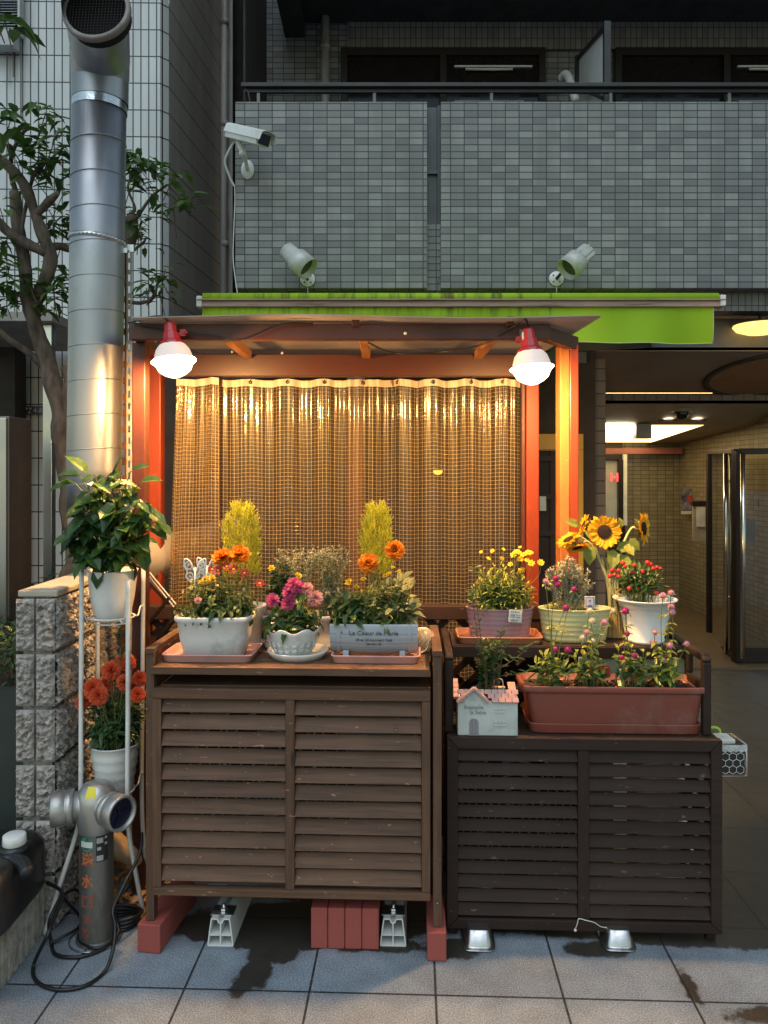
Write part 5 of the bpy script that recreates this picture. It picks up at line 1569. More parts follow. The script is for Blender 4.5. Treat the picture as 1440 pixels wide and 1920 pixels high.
def dome(u, v):
    a = R(-112 + 36 * u + 5 * math.sin(v * 3)); 
    zz = hz(1494) + (hz(1471) - hz(1494)) * v
    r = .0635 - .024 * v * v
    return Vector((hx + math.cos(a) * r, hy + math.sin(a) * r, zz))
b.grid(dome, 12, 10); b.build("yellow_sticker", M_YEL, t)
def onpipe(px, py, up=.0006):
    """point on the front of the standpipe"""
    a = math.asin(max(-.95, min(.95, (px - 181) / (hr / 2.67 * F))))
    return a, Z(py, 2.663)
def cyl_patch(name, m, px0, px1, py0, py1, off):
    b = MB()
    a0, z0_ = onpipe(px0, py1); a1, z1_ = onpipe(px1, py0)
    b.grid(lambda u, v: Vector((hx + math.sin(a0 + (a1 - a0) * u) * (hr + off), hy - math.cos(a0 + (a1 - a0) * u) * (hr + off), z0_ + (z1_ - z0_) * v)), 10, 4)
    return b.build(name, m, t)
a, zc = onpipe(173.5, 1584)
b = MB()
def rsk(r, off, b):
    n = 24
    vs = []
    for k in range(n):
        q = 2 * PI * k / n
        aa = a + r * math.cos(q) / hr
        vs.append(Vector((hx + math.sin(aa) * (hr + off), hy - math.cos(aa) * (hr + off), zc + r * math.sin(q))))
    b.add(vs, [tuple(range(n))])
rsk(.0245, .0008, b); st = b.build("round_sticker", M_STGREEN, t)
cyl_patch("sticker_band", M_STWHITE, 162, 185, 1579, 1590, .0012)
def cyltext(s, size, px, py, m, name, off=.0016):
    a, z_ = onpipe(px, py)
    M = Matrix.Translation(Vector((hx + math.sin(a) * (hr + .0004), hy - math.cos(a) * (hr + .0004), z_))) @ Matrix.Rotation(a, 4, 'Z') @ FACE
    return text_ob(s, size, M, m, name, t, .0004, 'CENTER', hr, 1.0, .0011 if size > .03 else 0)
cyltext("ださい", .0135, 173.5, 1585, M_INK, "sticker_text")
cyl_patch("black_label", M_INK, 191, 208, 1561, 1618, .0007)
for k, (q0_, q1_, r0_, r1_) in enumerate(((192, 202, 1573, 1583), (193, 199, 1590, 1596), (192, 202, 1606, 1616), (204, 207, 1562, 1567), (204, 207, 1572, 1577), (204, 207, 1583, 1588))):
    cyl_patch("label_field", M_STGREY, q0_, q1_, r0_, r1_, .0012)
cyltext("送", .047, 175, 1614, M_ORANGEINK, "painted_character")
cyltext("水", .047, 174, 1655, M_ORANGEINK, "painted_character")
b = MB()
for (q0_, q1_, r0_, r1_) in ((163, 169, 1680, 1703), (181.5, 187, 1680, 1703), (169, 181.5, 1680, 1685), (169, 181.5, 1698, 1703)):
    a0, z0_ = onpipe(q0_, r1_); a1, z1_ = onpipe(q1_, r0_)
    b.grid(lambda u, v: Vector((hx + math.sin(a0 + (a1 - a0) * u) * (hr + .0012), hy - math.cos(a0 + (a1 - a0) * u) * (hr + .0012), z0_ + (z1_ - z0_) * v)), 8, 2)
b.build("painted_character", M_REDINK, t)
cyltext("消", .04, 173, 1728, M_REDINK, "painted_character")
cyltext("防", .04, 172, 1752, M_REDINK, "painted_character")

# ------------------------------------------------------------------ black cables on the ground
def gp_(px, py, z=.008):
    Y = (H - z) * F / (py - HY)
    return Vector((X(px, Y), Y, z))
b = MB()
b.tube(smooth_path([P(88, 1655, 2.74), P(112, 1668, 2.7), P(118, 1685, 2.66), P(106, 1712, 2.6), P(88, 1755, 2.52), gp_(64, 1806, .02), gp_(64, 1832), gp_(80, 1848), gp_(115, 1856), gp_(160, 1848), gp_(196, 1822), P(212, 1780, 2.56), P(216, 1735, 2.62), P(212, 1705, 2.66), P(232, 1660, 2.7), P(262, 1600, 2.78), P(266, 1560, 2.8)], 10), .0062, 8)
b.tube(smooth_path([P(118, 1675, 2.7), P(104, 1700, 2.69), P(92, 1730, 2.67), gp_(96, 1768), gp_(105, 1790), gp_(140, 1795), gp_(175, 1787), gp_(205, 1772), gp_(222, 1748, .02), gp_(218, 1725, .05), P(214, 1708, 2.74)], 10), .0062, 8)
b.tube(smooth_path([gp_(98, 1768), gp_(120, 1755, .02), gp_(146, 1740, .02), P(150, 1720, 2.79), P(128, 1694, 2.76), P(118, 1680, 2.72), P(140, 1668, 2.78), P(150, 1676, 2.8)], 8), .0055, 8)
b.tube(smooth_path([gp_(148, 1752), gp_(152, 1768), gp_(178, 1778), gp_(206, 1770), gp_(214, 1754), gp_(216, 1738, .03)], 8), .0055, 8)
tag(b.build("black_cable", M_BLACK), "thick black cable looped on the paving round the standpipe", "cable")
b = MB()
for k in range(4):
    cpt = Vector((X(232, 2.82), 2.8, .01 + .011 * k))
    b.tube([cpt + Vector((math.cos(q) * (.055 + .006 * k), math.sin(q) * .05, .004 * math.sin(q * 2 + k))) for q in [2 * PI * j / 24 for j in range(24)]], .006, 7, closed=True)
tag(b.build("coiled_cable", M_BLACK), "small tight coil of black cable beside the white stand's foot", "cable")
b = MB(); b.tube([Vector((hx + math.cos(q) * .088, hy - .01 + math.sin(q) * .082, .005)) for q in [2 * PI * j / 32 for j in range(32)]], .0022, 6, closed=True)
tag(b.build("wire_ring", M_STEEL), "thin grey wire ring lying round the foot of the standpipe", "wire")

# ------------------------------------------------------------------ jerry can
t = thing("jerry_can", "black plastic jerry can with a white screw cap on the low wall", "jerry can", (-1.42, 2.55, .18))
b = MB()
jx0, jx1, jy0, jy1, jz0, jz1 = -1.66, X(88, 2.7), 2.36, 2.74, .181, .40
def jar(u, v):
    return None
prof = [(.0, -.2), (.42, -.2), (.48, -.185), (.5, -.15), (.5, .06), (.49, .1), (.45, .14), (.36, .16), (.0, .165)]
cxj, cyj = (jx0 + jx1) / 2, (jy0 + jy1) / 2
hj = (jz1 - jz0) / .365
b.lathe([(r if r > 0 else .0005, (z + .2) * hj) for r, z in prof], (cxj, cyj, jz0), 48, None, jx1 - jx0, jy1 - jy0, power=.28)
b.build("can_body", M_CAN, t, .01, seg=3)
b = MB(); b.tube(smooth_path([P(-30, 1640, 2.45), P(-5, 1622, 2.5), P(20, 1612, 2.52), P(42, 1620, 2.5), P(52, 1638, 2.46)]), .024, 10); b.build("handle", M_CAN, t)
b = MB()
cc = P(27, 1604, 2.56); cc.z = jz1 + .012
b.lathe([(.0001, .03), (.032, .03), (.036, .027), (.0375, .0), (.03, -.008)], cc, 30, None, wob=lambda r, z, a: (r * (1 + (.02 if (int(a * 30 / PI) % 2) else 0) * (1 if .0 <= z < .028 else 0)), z)); b.build("screw_cap", M_WHITE, t)
b = MB(); b.lathe([(.048, -.002), (.046, .008), (.036, .012), (.03, .012)], (cc.x, cc.y, jz1 - .002), 30); b.build("neck", M_CAN, t)

# ------------------------------------------------------------------ white plant stand
t = stand = thing("plant_stand", "tall white tube plant stand holding two pots one above the other", "plant stand", (X(210, 2.86), 2.86, 0))
def leg(pts): 
    b = MB(); b.tube(pts, .0082, 10); b.build("leg", M_WHITE, stand)
leg(smooth_path([P(153, 1068, 2.78), P(152, 1300, 2.78), P(151, 1490, 2.78), P(146, 1552, 2.77), P(112, 1660, 2.75), Vector((X(84, 2.735), 2.735, .004))], 6))
leg(smooth_path([P(240, 1088, 2.7), P(240, 1300, 2.71), P(239, 1480, 2.73), P(241, 1555, 2.76), P(255, 1640, 2.82), Vector((X(270, 2.88), 2.87, .004))], 6))
leg(smooth_path([P(269, 1065, 2.98), P(267, 1300, 2.98), P(266, 1500, 2.98), P(272, 1600, 3.0), Vector((X(285, 3.08), 3.08, .004))], 6))
leg(smooth_path([P(183, 1150, 3.0), P(183, 1300, 3.0), P(183, 1470, 3.0), P(180, 1560, 3.02), Vector((X(165, 3.1), 3.1, .004))], 6))
scx, scy = X(211, 2.85), 2.85
for z, r in ((Z(1158, 2.83), .078), (Z(1485, 2.83), .078)):
    b = MB(); b.tube([Vector((scx + math.cos(q) * r, scy + math.sin(q) * r, z)) for q in [2 * PI * j / 36 for j in range(36)]], .004, 7, closed=True)
    b.tube([Vector((scx + math.cos(q) * r * .8, scy + math.sin(q) * r * .8, z - .02)) for q in [2 * PI * j / 36 for j in range(36)]], .003, 7, closed=True)
    for q, pl in ((.4, P(268, 0, 2.98)), (PI + .3, P(152, 0, 2.78)), (-.9, P(240, 0, 2.71)), (2.2, P(183, 0, 3.0))):
        a0 = Vector((scx + math.cos(q) * r, scy + math.sin(q) * r, z)); a1 = Vector((pl.x, pl.y, z + .012))
        b.tube(smooth_path([a0, a0.lerp(a1, .4) + Vector((0, 0, -.012)), a0.lerp(a1, .7) + Vector((0, 0, .012)), a1]), .0032, 6)
    b.build("pot_ring", M_WHITE, stand)
# ribbed pale hose and leaf litter behind the standpipe
b = MB(); b.tube(smooth_path([P(196, 1560, 3.02), P(220, 1585, 3.0), P(250, 1602, 3.02), P(300, 1608, 3.1)]), .042, 18)
tag(b.build("insulated_pipe", plain("tan_pipe_wrap", (.48, .34, .22), .6, c2=(.4, .28, .18), bump=.3, bs=20, stretch=(8, 1, 1))), "fat tan wrapped pipe curving along the ground behind the standpipe", "pipe")
b = MB()
for _ in range(170):
    p = Vector((rnd(-1.17, -.78), rnd(2.9, 3.35), rnd(.004, .03)))
    b.leaf(p, (rnd(-1, 1), rnd(-1, 1), rnd(-.1, .2)), (rnd(-.3, .3), rnd(-.3, .3), 1), rnd(.04, .09), rnd(.02, .035), rnd(-.2, .3))
tag(b.build("leaf_litter", M_LITTER), kind="stuff")
# ------------------------------------------------------------------ flower meshes (built once, then shared)
_store = {}
def proto(key, fn, mats):
    if key not in _store:
        b = MB(); fn(b)
        o = b.build(key, mats, None, 0, local=True)
        _store[key] = o.data
        bpy.data.objects.remove(o)
    return _store[key]
def petal(b, a, r0, L, W, el, mi=0, droop=.15, z=0):
    d = Vector((math.cos(a) * math.cos(el), math.sin(a) * math.cos(el), math.sin(el)))
    n = Vector((-math.cos(a) * math.sin(el), -math.sin(a) * math.sin(el), math.cos(el)))
    b.leaf(Vector((math.cos(a) * r0, math.sin(a) * r0, z)), d, n, L, W, droop, mi, .15, .5)
def f_daisy(n, L, W, disc, el=.25):
    def f(b):
        for k in range(n): petal(b, 2 * PI * k / n + rnd(-.1, .1), disc * .7, L * rnd(.9, 1.1), W, el + rnd(-.15, .15))
        b.ball((0, 0, .002), disc, 10, 6, 1, .5)
    return f
def f_pom(n, R0, L, W, mi2=0):
    def f(b):
        for k in range(n):
            z = 1 - 1.25 * (k + .5) / n
            a = k * 2.39996
            el = math.asin(max(-1, min(1, z)))
            petal(b, a, 0, R0 * rnd(.85, 1.1), W * rnd(.8, 1.2), el + rnd(-.12, .12), 0, rnd(-.1, .25), -R0 * .25)
    return f
def f_ruffle(R0, n=46):
    def f(b):
        for k in range(n):
            t = k / n
            el = .05 + 1.3 * (1 - t)
            a = k * 2.4
            petal(b, a, R0 * .1 * t, R0 * (.55 + .5 * t) * rnd(.85, 1.1), R0 * .5, el + rnd(-.2, .2), 0, rnd(-.2, .3), -R0 * .12 * t + R0 * .1)
    return f
def f_sun(b):
    for ring in (0, 1):
        for k in range(17):
            petal(b, 2 * PI * (k + ring * .5) / 17 + rnd(-.08, .08), .021, rnd(.032, .041), .02, rnd(-.05, .3) + ring * .1, 0, rnd(-.1, .25), -.002 * ring)
    b.lathe([(.0001, .006), (.012, .0075), (.02, .005), (.0235, -.001), (.02, -.006), (.0001, -.009)], (0, 0, 0), 28, mi=1)
    for k in range(240):
        r = .0225 * math.sqrt(k / 240); a = k * 2.39996
        b.box((math.cos(a) * r, math.sin(a) * r, .0065 - (r / .0235) ** 2 * .003), (.0018, .0018, .004), Matrix.Rotation(a, 3, 'Z'), 1)
    for k in range(13): petal(b, 2 * PI * k / 13, .01, .034, .013, -.15 + rnd(-.25, .1), 2, .2, -.008)
    b.lathe([(.0001, -.02), (.008, -.018), (.017, -.008), (.02, -.004)], (0, 0, 0), 16, mi=2)
DAISY_Y = lambda: proto("yellow_daisy", f_daisy(8, .014, .009, .0042), [M_YEFL, M_YDISC])
DAISY_R = lambda: proto("red_daisy", f_daisy(13, .02, .007, .005, .35), [M_DKRED, M_YDISC])
MARI = lambda: proto("orange_marigold", f_pom(85, .03, .03, .021), M_ORFL)
YELL = lambda: proto("yellow_bud", f_ruffle(.016, 26), M_YEFL)
POM_R = lambda: proto("red_orange_pompom", f_pom(300, .036, .03, .0065), M_RDFL)
POM_M = lambda: proto("magenta_pompom", f_pom(90, .024, .02, .007), M_MAG)
POM_P = lambda: proto("pink_pompom", f_pom(90, .023, .02, .007), M_PKFL)
SUNF = lambda: proto("sunflower_head", f_sun, [M_SUNFL, M_DISC, M_STEM])
def f_globe(b):
    b.ball((0, 0, 0), .0095, 12, 9, 0, 1.05)
    for k in range(60):
        z = 1 - 2 * (k + .5) / 60; a = k * 2.39996; r = math.sqrt(1 - z * z)
        d = Vector((r * math.cos(a), r * math.sin(a), z)); b.blade(d * .0085, d + Vector((0, 0, .6)), .0055, .005)
GLOBE = lambda m, nm: proto(nm, f_globe, m)
def f_ball(b): b.ball((0, 0, 0), .0085, 14, 10, 0, .95)
RBALL = lambda: proto("red_ball", f_ball, M_REDBALL)

def flower(mesh, root, pos, zdir=None, s=1.0, name="flower"):
    z = zdir or (rnd(-.4, .4), -rnd(.4, 1.0), rnd(.5, 1))
    return place(name, mesh, root, look(pos, z, rnd(0, 6)), s)

def bush(bl, bs, base, pts_fn, n, L, W, stems=True, updir=.5, outw=.8, per=4, droop=.25, stem_r=.0012):
    """n shoots from the soil to points given by pts_fn, each with leaves along its upper part"""
    base = Vector(base)
    for _ in range(n):
        q = pts_fn()
        root = base + Vector((rnd(-1, 1) * .25 * abs(q.x - base.x), rnd(-.02, .02), 0)) + Vector(((q.x - base.x) * .55, (q.y - base.y) * .5, 0))
        mid = root.lerp(q, .55) + Vector((rnd(-.008, .008), rnd(-.008, .008), .012))
        if stems: bs.tube([root, mid, q], stem_r, 4, cap=False)
        ax = (q - mid).normalized()
        for k in range(per):
            t = 1 - k / per * .8
            p = (mid.lerp(q, (t - .5) * 2) if t > .5 else root.lerp(mid, t * 2))
            a = k * 2.4 + rnd(0, 1)
            o = ax.orthogonal().normalized()
            o = Matrix.Rotation(a, 3, ax) @ o
            d = o * outw + ax * updir + Vector((0, 0, .1))
            bl.leaf(p, d, ax + Vector((0, -.2, .5)), L * rnd(.7, 1.25), W * rnd(.75, 1.2), droop * rnd(.3, 1.6))
def ell(c, rx, ry, rz, zmin=-.4, surf=.5):
    c = Vector(c)
    def f():
        while True:
            p = Vector((rnd(-1, 1), rnd(-1, 1), rnd(zmin, 1)))
            l = p.length
            if l <= 1 and (l > surf or random.random() < .35): return c + Vector((p.x * rx, p.y * ry, p.z * rz))
    return f
def soil_disc(root, c, r, sx=1, sy=1, m=None, power=1.0):
    b = MB(); b.disc(c, r, 32, None, sx, sy, 0, power, .004)
    for _ in range(70):
        a, q = rnd(0, 6.28), r * math.sqrt(rnd(0, .9))
        b.box(Vector(c) + Vector((math.cos(a) * q * sx, math.sin(a) * q * sy, .002)), (rnd(.004, .012), rnd(.003, .008), rnd(.003, .006)), Matrix.Rotation(rnd(0, 3), 3, 'Z') @ Matrix.Rotation(rnd(-.4, .4), 3, 'X'))
    return b.build("soil", m or M_SOIL, root)
def tray(label, cx, cy, z, w, d, h, m, rot=ROT, name="drip_tray", grp=None):
    b = MB()
    prof = [(.0005, .004), (.46, .004), (.475, .006), (.495, h - .002), (.5, h), (.515, h), (.518, h - .004), (.505, h - .006), (.49, .002), (.48, 0), (.0005, 0)]
    b.lathe(prof, (0, 0, 0), 64, None, w / 1.03, d / 1.03, power=.16)
    o = b.build(name, m, None, 0, local=True)
    o.location = (cx, cy, z); o.rotation_euler = (0, 0, rot)
    return tag(o, label, "tray", grp)
def saucer(label, cx, cy, z, r, h, m, name="saucer"):
    b = MB(); b.lathe([(.0001, .004), (r * .78, .004), (r * .82, .006), (r * .97, h), (r, h), (r * 1.01, h - .003), (r * .86, 0), (.0001, 0)], (cx, cy, z), 44)
    b.lathe([(r * .9, h * .5), (r * .93, h * .5), (r * .93, h * .62), (r * .9, h * .62)], (cx, cy, z), 44)
    return tag(b.build(name, m), label, "saucer")
ZT = .9805
# ------------------------------------------------------------------ on the brown cover
tray("pink drip tray under the white rectangular planter", X(399, 2.78), 2.79, ZT, .325, .2, .028, M_PINK)
t = thing("potted_plant", "white rectangular planter of mixed leafy bedding plants, leftmost on the brown cover", "potted plant", (X(404, 2.78), 2.78, ZT + .006), ROT, "planters on the brown cover")
c0 = Vector((X(404, 2.78), 2.785, ZT + .006))
b = MB()
b.lathe([(.0005, 0), (.36, 0), (.385, .004), (.445, .07), (.475, .128), (.5, .132), (.51, .14), (.505, .148), (.49, .15), (.47, .147), (.46, .12), (.0005, .12)], c0, 72, Matrix.Rotation(ROT, 3, 'Z'), .272, .17, power=.4)
b.build("pot", M_POT, t)
b = MB(); s = MB()
top = c0 + Vector((0, 0, .12))
bush(b, s, top, ell(top + Vector((.0, -.005, .05)), .15, .08, .13, -.35), 130, .026, .014, per=6)
b.build("foliage", M_LEAVES_MID, t)
b = MB(); bush(b, s, top, ell(top + Vector((.02, -.02, .02)), .13, .07, .08, -.4), 50, .034, .018, per=4, droop=.5); b.build("dark_foliage", M_LEAVES_DARK, t)
for px, py, k in ((416, 1044, MARI), (449, 1038, MARI)):
    p = P(px, py, 2.78); s.tube(smooth_path([top + Vector((.03, 0, 0)), p.lerp(top, .5) + Vector((.01, .02, 0)), p]), .0016, 5); flower(k(), t, p, (rnd(-.2, .2), -.7, .7), 1.3)
for px, py in ((409, 1070), (425, 1062), (438, 1068), (458, 1075), (487, 1094), (398, 1068)): 
    p = P(px, py, 2.75); s.tube([p, p + Vector((.0, .03, -.07))], .0012, 4, cap=False); flower(DAISY_R(), t, p, (rnd(-.3, .3), -.8, .6), rnd(.8, 1.1))
for px, py in ((385, 1085), (398, 1083), (378, 1092), (392, 1090)): flower(YELL(), t, P(px, py, 2.72), None, .75)
flower(POM_P(), t, P(371, 1125, 2.69), None, .6)
s.build("stem", M_STEM, t)
# white pot with the feathery plume behind it, on its own saucer
def plume_plant(label, px0, px1, ptop, pbot, Y, pot_px, rim_y, base_y, dd):
    cx = X((px0 + px1) / 2, Y)
    pc = Vector((X(pot_px, Y), Y, ZT + .004))
    t = thing("potted_plant", label, "potted plant", pc, 0, "planters on the brown cover")
    b = MB(); hgt = Z(rim_y, Y) - pc.z
    b.lathe([(.0001, 0), (.048, 0), (.05, .003), (.068, hgt * .72), (.072, hgt * .72), (.078, hgt - .004), (.08, hgt), (.074, hgt), (.068, hgt - .02), (.0001, hgt - .02)], pc, 40); b.build("pot", M_WHITE, t)
    b = MB(); s = MB()
    zt_, zb_ = Z(ptop, Y), Z(pbot, Y)
    rx = X(px1, Y) - cx
    base = pc + Vector((0, 0, hgt - .02))
    for _ in range(620):
        v = rnd(0, 1)
        wv = rx * (.92 if v < .5 else .92 * max(0, 1 - ((v - .5) / .52) ** 2) ** .62)
        a = rnd(0, 6.28); q = wv * math.sqrt(rnd(.05, 1)) * (1 + .3 * noise.noise(Vector((a * 1.3 + cx * 40, v * 5, 2))))
        if noise.noise(Vector((a * 2 + cx * 9, v * 8, 5))) < -.36: continue
        p = Vector((cx + math.cos(a) * q, Y + math.sin(a) * q * .8, zb_ + (zt_ - zb_) * v))
        ax = Vector((math.cos(a) * .5, math.sin(a) * .4, 1.0)).normalized()
        for k in range(9):
            d = ax + Vector((rnd(-1, 1), rnd(-1, 1), rnd(-.3, .8))) * .75
            b.leaf(p + ax * (k * .0045), d, (rnd(-1, 1), rnd(-1, 1), .5), rnd(.011, .02), .003, .1)
    b.build("feathery_plume", M_KOCHIA, t)
    for _ in range(16): 
        s.tube([base + Vector((rnd(-.015, .015), rnd(-.015, .015), 0)), Vector((cx + rnd(-.6, .6) * rx, Y + rnd(-.02, .02), zb_ + rnd(.0, .06)))], .0014, 4, cap=False)
    s.build("stem", M_STEM, t)
    soil_disc(t, base + Vector((0, 0, .001)), .067)
    return t
plume_plant("white pot with a yellow green feathery plume behind the leftmost white planter", 418, 486, 957, 1085, 2.94, 463, 1134, 1212, 0)
saucer("small white saucer under the left feathery plume's pot", X(463, 2.94), 2.94, ZT, .066, .022, M_WHITE)
plume_plant("yellow green feathery plume behind the blue grey barrel planter", 678, 733, 958, 1080, 2.95, 728, 1150, 1212, 0)
# butterfly pick
t = thing("butterfly_pick", "white openwork butterfly plant pick in the leftmost planter", "ornament", P(383, 1068, 2.8))
def swirl(b, c, s, fl, turn):
    pts = []
    for k in range(26):
        a = turn + fl * k * .34; r = s * (1 - k / 30)
        pts.append(Vector((c.x + math.cos(a) * r, c.y, c.z + math.sin(a) * r)))
    b.tube(pts, .0026, 6)
for (bx_, by_, sc, yy) in ((366, 1070, 1.0, 2.79), (388, 1066, .9, 2.82)):
    b = MB(); c = P(bx_, by_, yy); q = yy / F * sc
    for sg in (-1, 1):
        swirl(b, c + Vector((sg * 11 * q, 0, 9 * q)), 9 * q, -sg, PI / 2)
        swirl(b, c + Vector((sg * 9 * q, 0, -9 * q)), 8 * q, sg, -PI / 2)
        b.tube(smooth_path([c + Vector((sg * 2 * q, 0, -2 * q)), c + Vector((sg * 9 * q, 0, 16 * q)), c + Vector((sg * 19 * q, 0, 22 * q)), c + Vector((sg * 20 * q, 0, 8 * q)), c + Vector((sg * 15 * q, 0, -1 * q)), c + Vector((sg * 17 * q, 0, -12 * q)), c + Vector((sg * 8 * q, 0, -20 * q)), c + Vector((0, 0, -8 * q))], 5), .003, 6)
    b.tube([c + Vector((0, 0, 6 * q)), c + Vector((0, 0, -62 * q))], .004, 6)
    b.build("butterfly", M_WHITE, t)
# scalloped pot
sc_ = Vector((X(559, 2.79), 2.79, ZT))
saucer("round white scalloped saucer under the frilled pot", sc_.x, sc_.y, ZT, .11, .027, M_WHITE)
t = thing("potted_plant", "frilled round white pot of magenta and pink pompom flowers", "potted plant", (sc_.x, sc_.y, ZT + .005), 0, "planters on the brown cover")
c0 = Vector((X(550, 2.79), 2.79, ZT + .0045))
b = MB()
def frill(r, z, a):
    k = max(0, (z - .075) / .025)
    return (r * (1 + .03 * k * math.cos(a * 7)), z + .007 * k * math.cos(a * 7 + .6))
b.lathe([(.0001, 0), (.058, 0), (.064, .006), (.078, .03), (.088, .06), (.093, .085), (.1, .1), (.097, .102), (.089, .086), (.08, .07), (.0001, .07)], c0, 84, wob=frill); b.build("pot", M_POT, t)
b = MB()
for k in range(16):
    a = R(-150 + 120 * (k % 8) / 7); 
    zz = .035 + .02 * (k // 8) + rnd(-.004, .004); rr = .0795 + (zz - .03) * .32
    p = c0 + Vector((math.cos(a) * rr, math.sin(a) * rr, zz)); n = Vector((math.cos(a), math.sin(a), 0))
    for j in range(6):
        d = axisM(n) @ Vector((math.cos(j * PI / 3 + k), math.sin(j * PI / 3 + k), .2))
        b.leaf(p, d, n, .012, .008, .1)
b.build("relief_flowers", M_POT, t)
b = MB(); s = MB(); top = c0 + Vector((0, 0, .075))
bush(b, s, top, ell(top + Vector((0, -.01, .03)), .1, .07, .085, -.2), 34, .05, .026, per=4, droop=.5); b.build("foliage", M_LEAVES_HIB, t)
b = MB(); bush(b, s, top, ell(top + Vector((-.01, -.02, .05)), .095, .06, .06, -.1), 20, .036, .02, per=3); b.build("pale_foliage", M_LEAVES_MID, t)
for px, py, m, k in ((551, 1095, POM_M, 1.1), (541, 1108, POM_M, 1.0), (565, 1100, POM_M, .8), (575, 1102, POM_P, .95), (511, 1124, POM_M, 1.0), (539, 1130, POM_M, 1.0), (590, 1120, POM_P, 1.15), (545, 1116, POM_M, .7)):
    p = P(px, py, 2.74); s.tube([p, p.lerp(top, .5) + Vector((0, 0, .01)), top], .002, 5, cap=False); flower(m(), t, p, (rnd(-.3, .3), -.75, .75), k * 1.15)
s.build("stem", M_STEM, t); soil_disc(t, top, .084)
# pale trough behind
t = thing("potted_plant", "plain pale trough with an airy grey green bush and glossy leaves", "potted plant", (X(566, 2.96), 2.96, ZT + .001), 0, "planters on the brown cover")
c0 = Vector((X(566, 2.96), 2.96, ZT + .001)); hh = Z(1155, 2.9) - c0.z
b = MB(); b.lathe([(.0005, 0), (.45, 0), (.46, .003), (.47, .012), (.44, .014), (.48, hh - .02), (.5, hh - .018), (.5, hh), (.48, hh), (.47, hh - .02), (.0005, hh - .02)], c0, 60, None, .29, .14, power=.25); b.build("pot", plain("beige_pot", (.52, .47, .42), .5), t)
b = MB(); s = MB(); top = c0 + Vector((0, 0, hh - .02))
def airy(cx, cz, rx, rz, n):
    for _ in range(n):
        base = Vector((cx + rnd(-.4, .4) * rx, 2.95 + rnd(-.03, .03), top.z))
        tip = Vector((cx + rnd(-1, 1) * rx, 2.95 + rnd(-.07, .05), cz + rz * rnd(.2, 1)))
        pp = smooth_path([base, base.lerp(tip, .5) + Vector((rnd(-.01, .01), 0, .01)), tip], 5)
        s.tube(pp, .001, 4, cap=False)
        for k in range(3, len(pp)):
            for j in range(4):
                d = Vector((rnd(-1, 1), rnd(-1, 1), rnd(0, 1)))
                b.leaf(pp[k], d, (0, 0, 1), rnd(.008, .016), .004, .1)
                if j < 2:
                    q = pp[k] + d * .016; s.tube([pp[k], q], .0006, 3, cap=False)
                    for m_ in range(3): b.leaf(q, (rnd(-1, 1), rnd(-1, 1), rnd(0, 1)), (0, 0, 1), .008, .0035, .1)
airy(X(560, 2.95), Z(1060, 2.95), .09, Z(1035, 2.95) - Z(1060, 2.95), 26); airy(X(618, 2.95), Z(1060, 2.95), .075, Z(1030, 2.95) - Z(1060, 2.95), 34); airy(X(625, 2.92), Z(1130, 2.92), .08, .05, 30)
b.build("airy_foliage", M_LEAVES_SILV, t)
b = MB(); bush(b, s, top + Vector((-.05, 0, 0)), ell(P(525, 1090, 2.93), .045, .04, .075, -.9, .2), 26, .042, .024, per=4, droop=.5); b.build("glossy_foliage", M_LEAVES_DARK, t)
for px, py in ((509, 1066), (559, 1080)): flower(YELL(), t, P(px, py, 2.86), (rnd(-.4, .4), -.5, .8), .95)
s.build("stem", M_STEM, t); soil_disc(t, top, .47, .29, .14, None, .3)
saucer("small white saucer behind the frilled pot", X(512, 2.95), 2.95, ZT + .0005, .035, .018, M_WHITE)
# barrel planter
tray("pink drip tray under the blue grey barrel planter", X(706, 2.74), 2.77, ZT, .315, .19, .028, M_PINK)
t = thing("potted_plant", "blue grey half barrel planter with printed lettering and orange dahlias", "potted plant", (X(703, 2.76), 2.76, ZT + .006), ROT, "planters on the brown cover")
bc0 = Vector((X(702.5, 2.75), 2.77, ZT + .006))
RB = .075; bw0, bw1 = -.155, .155; bh = .118
RM = Matrix.Rotation(ROT, 3, 'Z')
def barrel(u, v, off=0):
    x = bw0 + (bw1 - bw0) * u
    a = PI * (1 + v)
    bul = 1 + .06 * math.sin(PI * u)
    st = .0016 * (1 if (v * 9 % 1) < .06 else 0)
    r = RB * bul + off - st
    return bc0 + RM @ Vector((x, math.cos(a) * r, bh + .01 + math.sin(a) * r * 1.46))
b = MB(); b.grid(barrel, 40, 90)
for u in (0, 1):
    b.add([barrel(u, k / 30) for k in range(31)], [tuple(range(31))])
b.grid(lambda u, v: barrel(u, v, -.006), 20, 30)
b.build("barrel", M_BARREL, t)
for u0 in (.075, .885):
    b = MB(); b.grid(lambda u, v: barrel(u0 + .04 * u, v, .0025), 2, 40); b.build("hoop", M_BARREL, t)
for xx in (-.1, .1):
    for yy in (-.045, .045):
        b = MB(); b.box(bc0 + RM @ Vector((xx, yy, .015)), (.02, .02, .03)); b.build("foot", M_BARREL, t, .002)
def btext(s_, size, x, z):
    a = math.asin(max(-1, min(0, (z - bh - .01) / (RB * 1.5)))); y = -math.cos(a) * RB * 1.055 - .0015
    tilt = math.atan2(1.46 * math.cos(a), -math.sin(a)) 
    M = Matrix.Translation(bc0 + RM @ Vector((x, y, z))) @ RM.to_4x4() @ FACE @ Matrix.Rotation((PI / 2 - tilt) * .8, 4, 'X')
    return text_ob(s_, size, M, M_INKB, "printed_lettering", t, .0012)
M_INKB = plain("faded_print", (.06, .075, .09), .8, c2=(.16, .19, .22), vs=90)
btext("Le Coeur de Marie", .0225, .0, .097); btext("18 et 20 bonheur frais", .0145, .0, .072); btext("Jardin /E", .0155, .0, .057)
b = MB(); s = MB(); top = bc0 + Vector((0, 0, bh - .012))
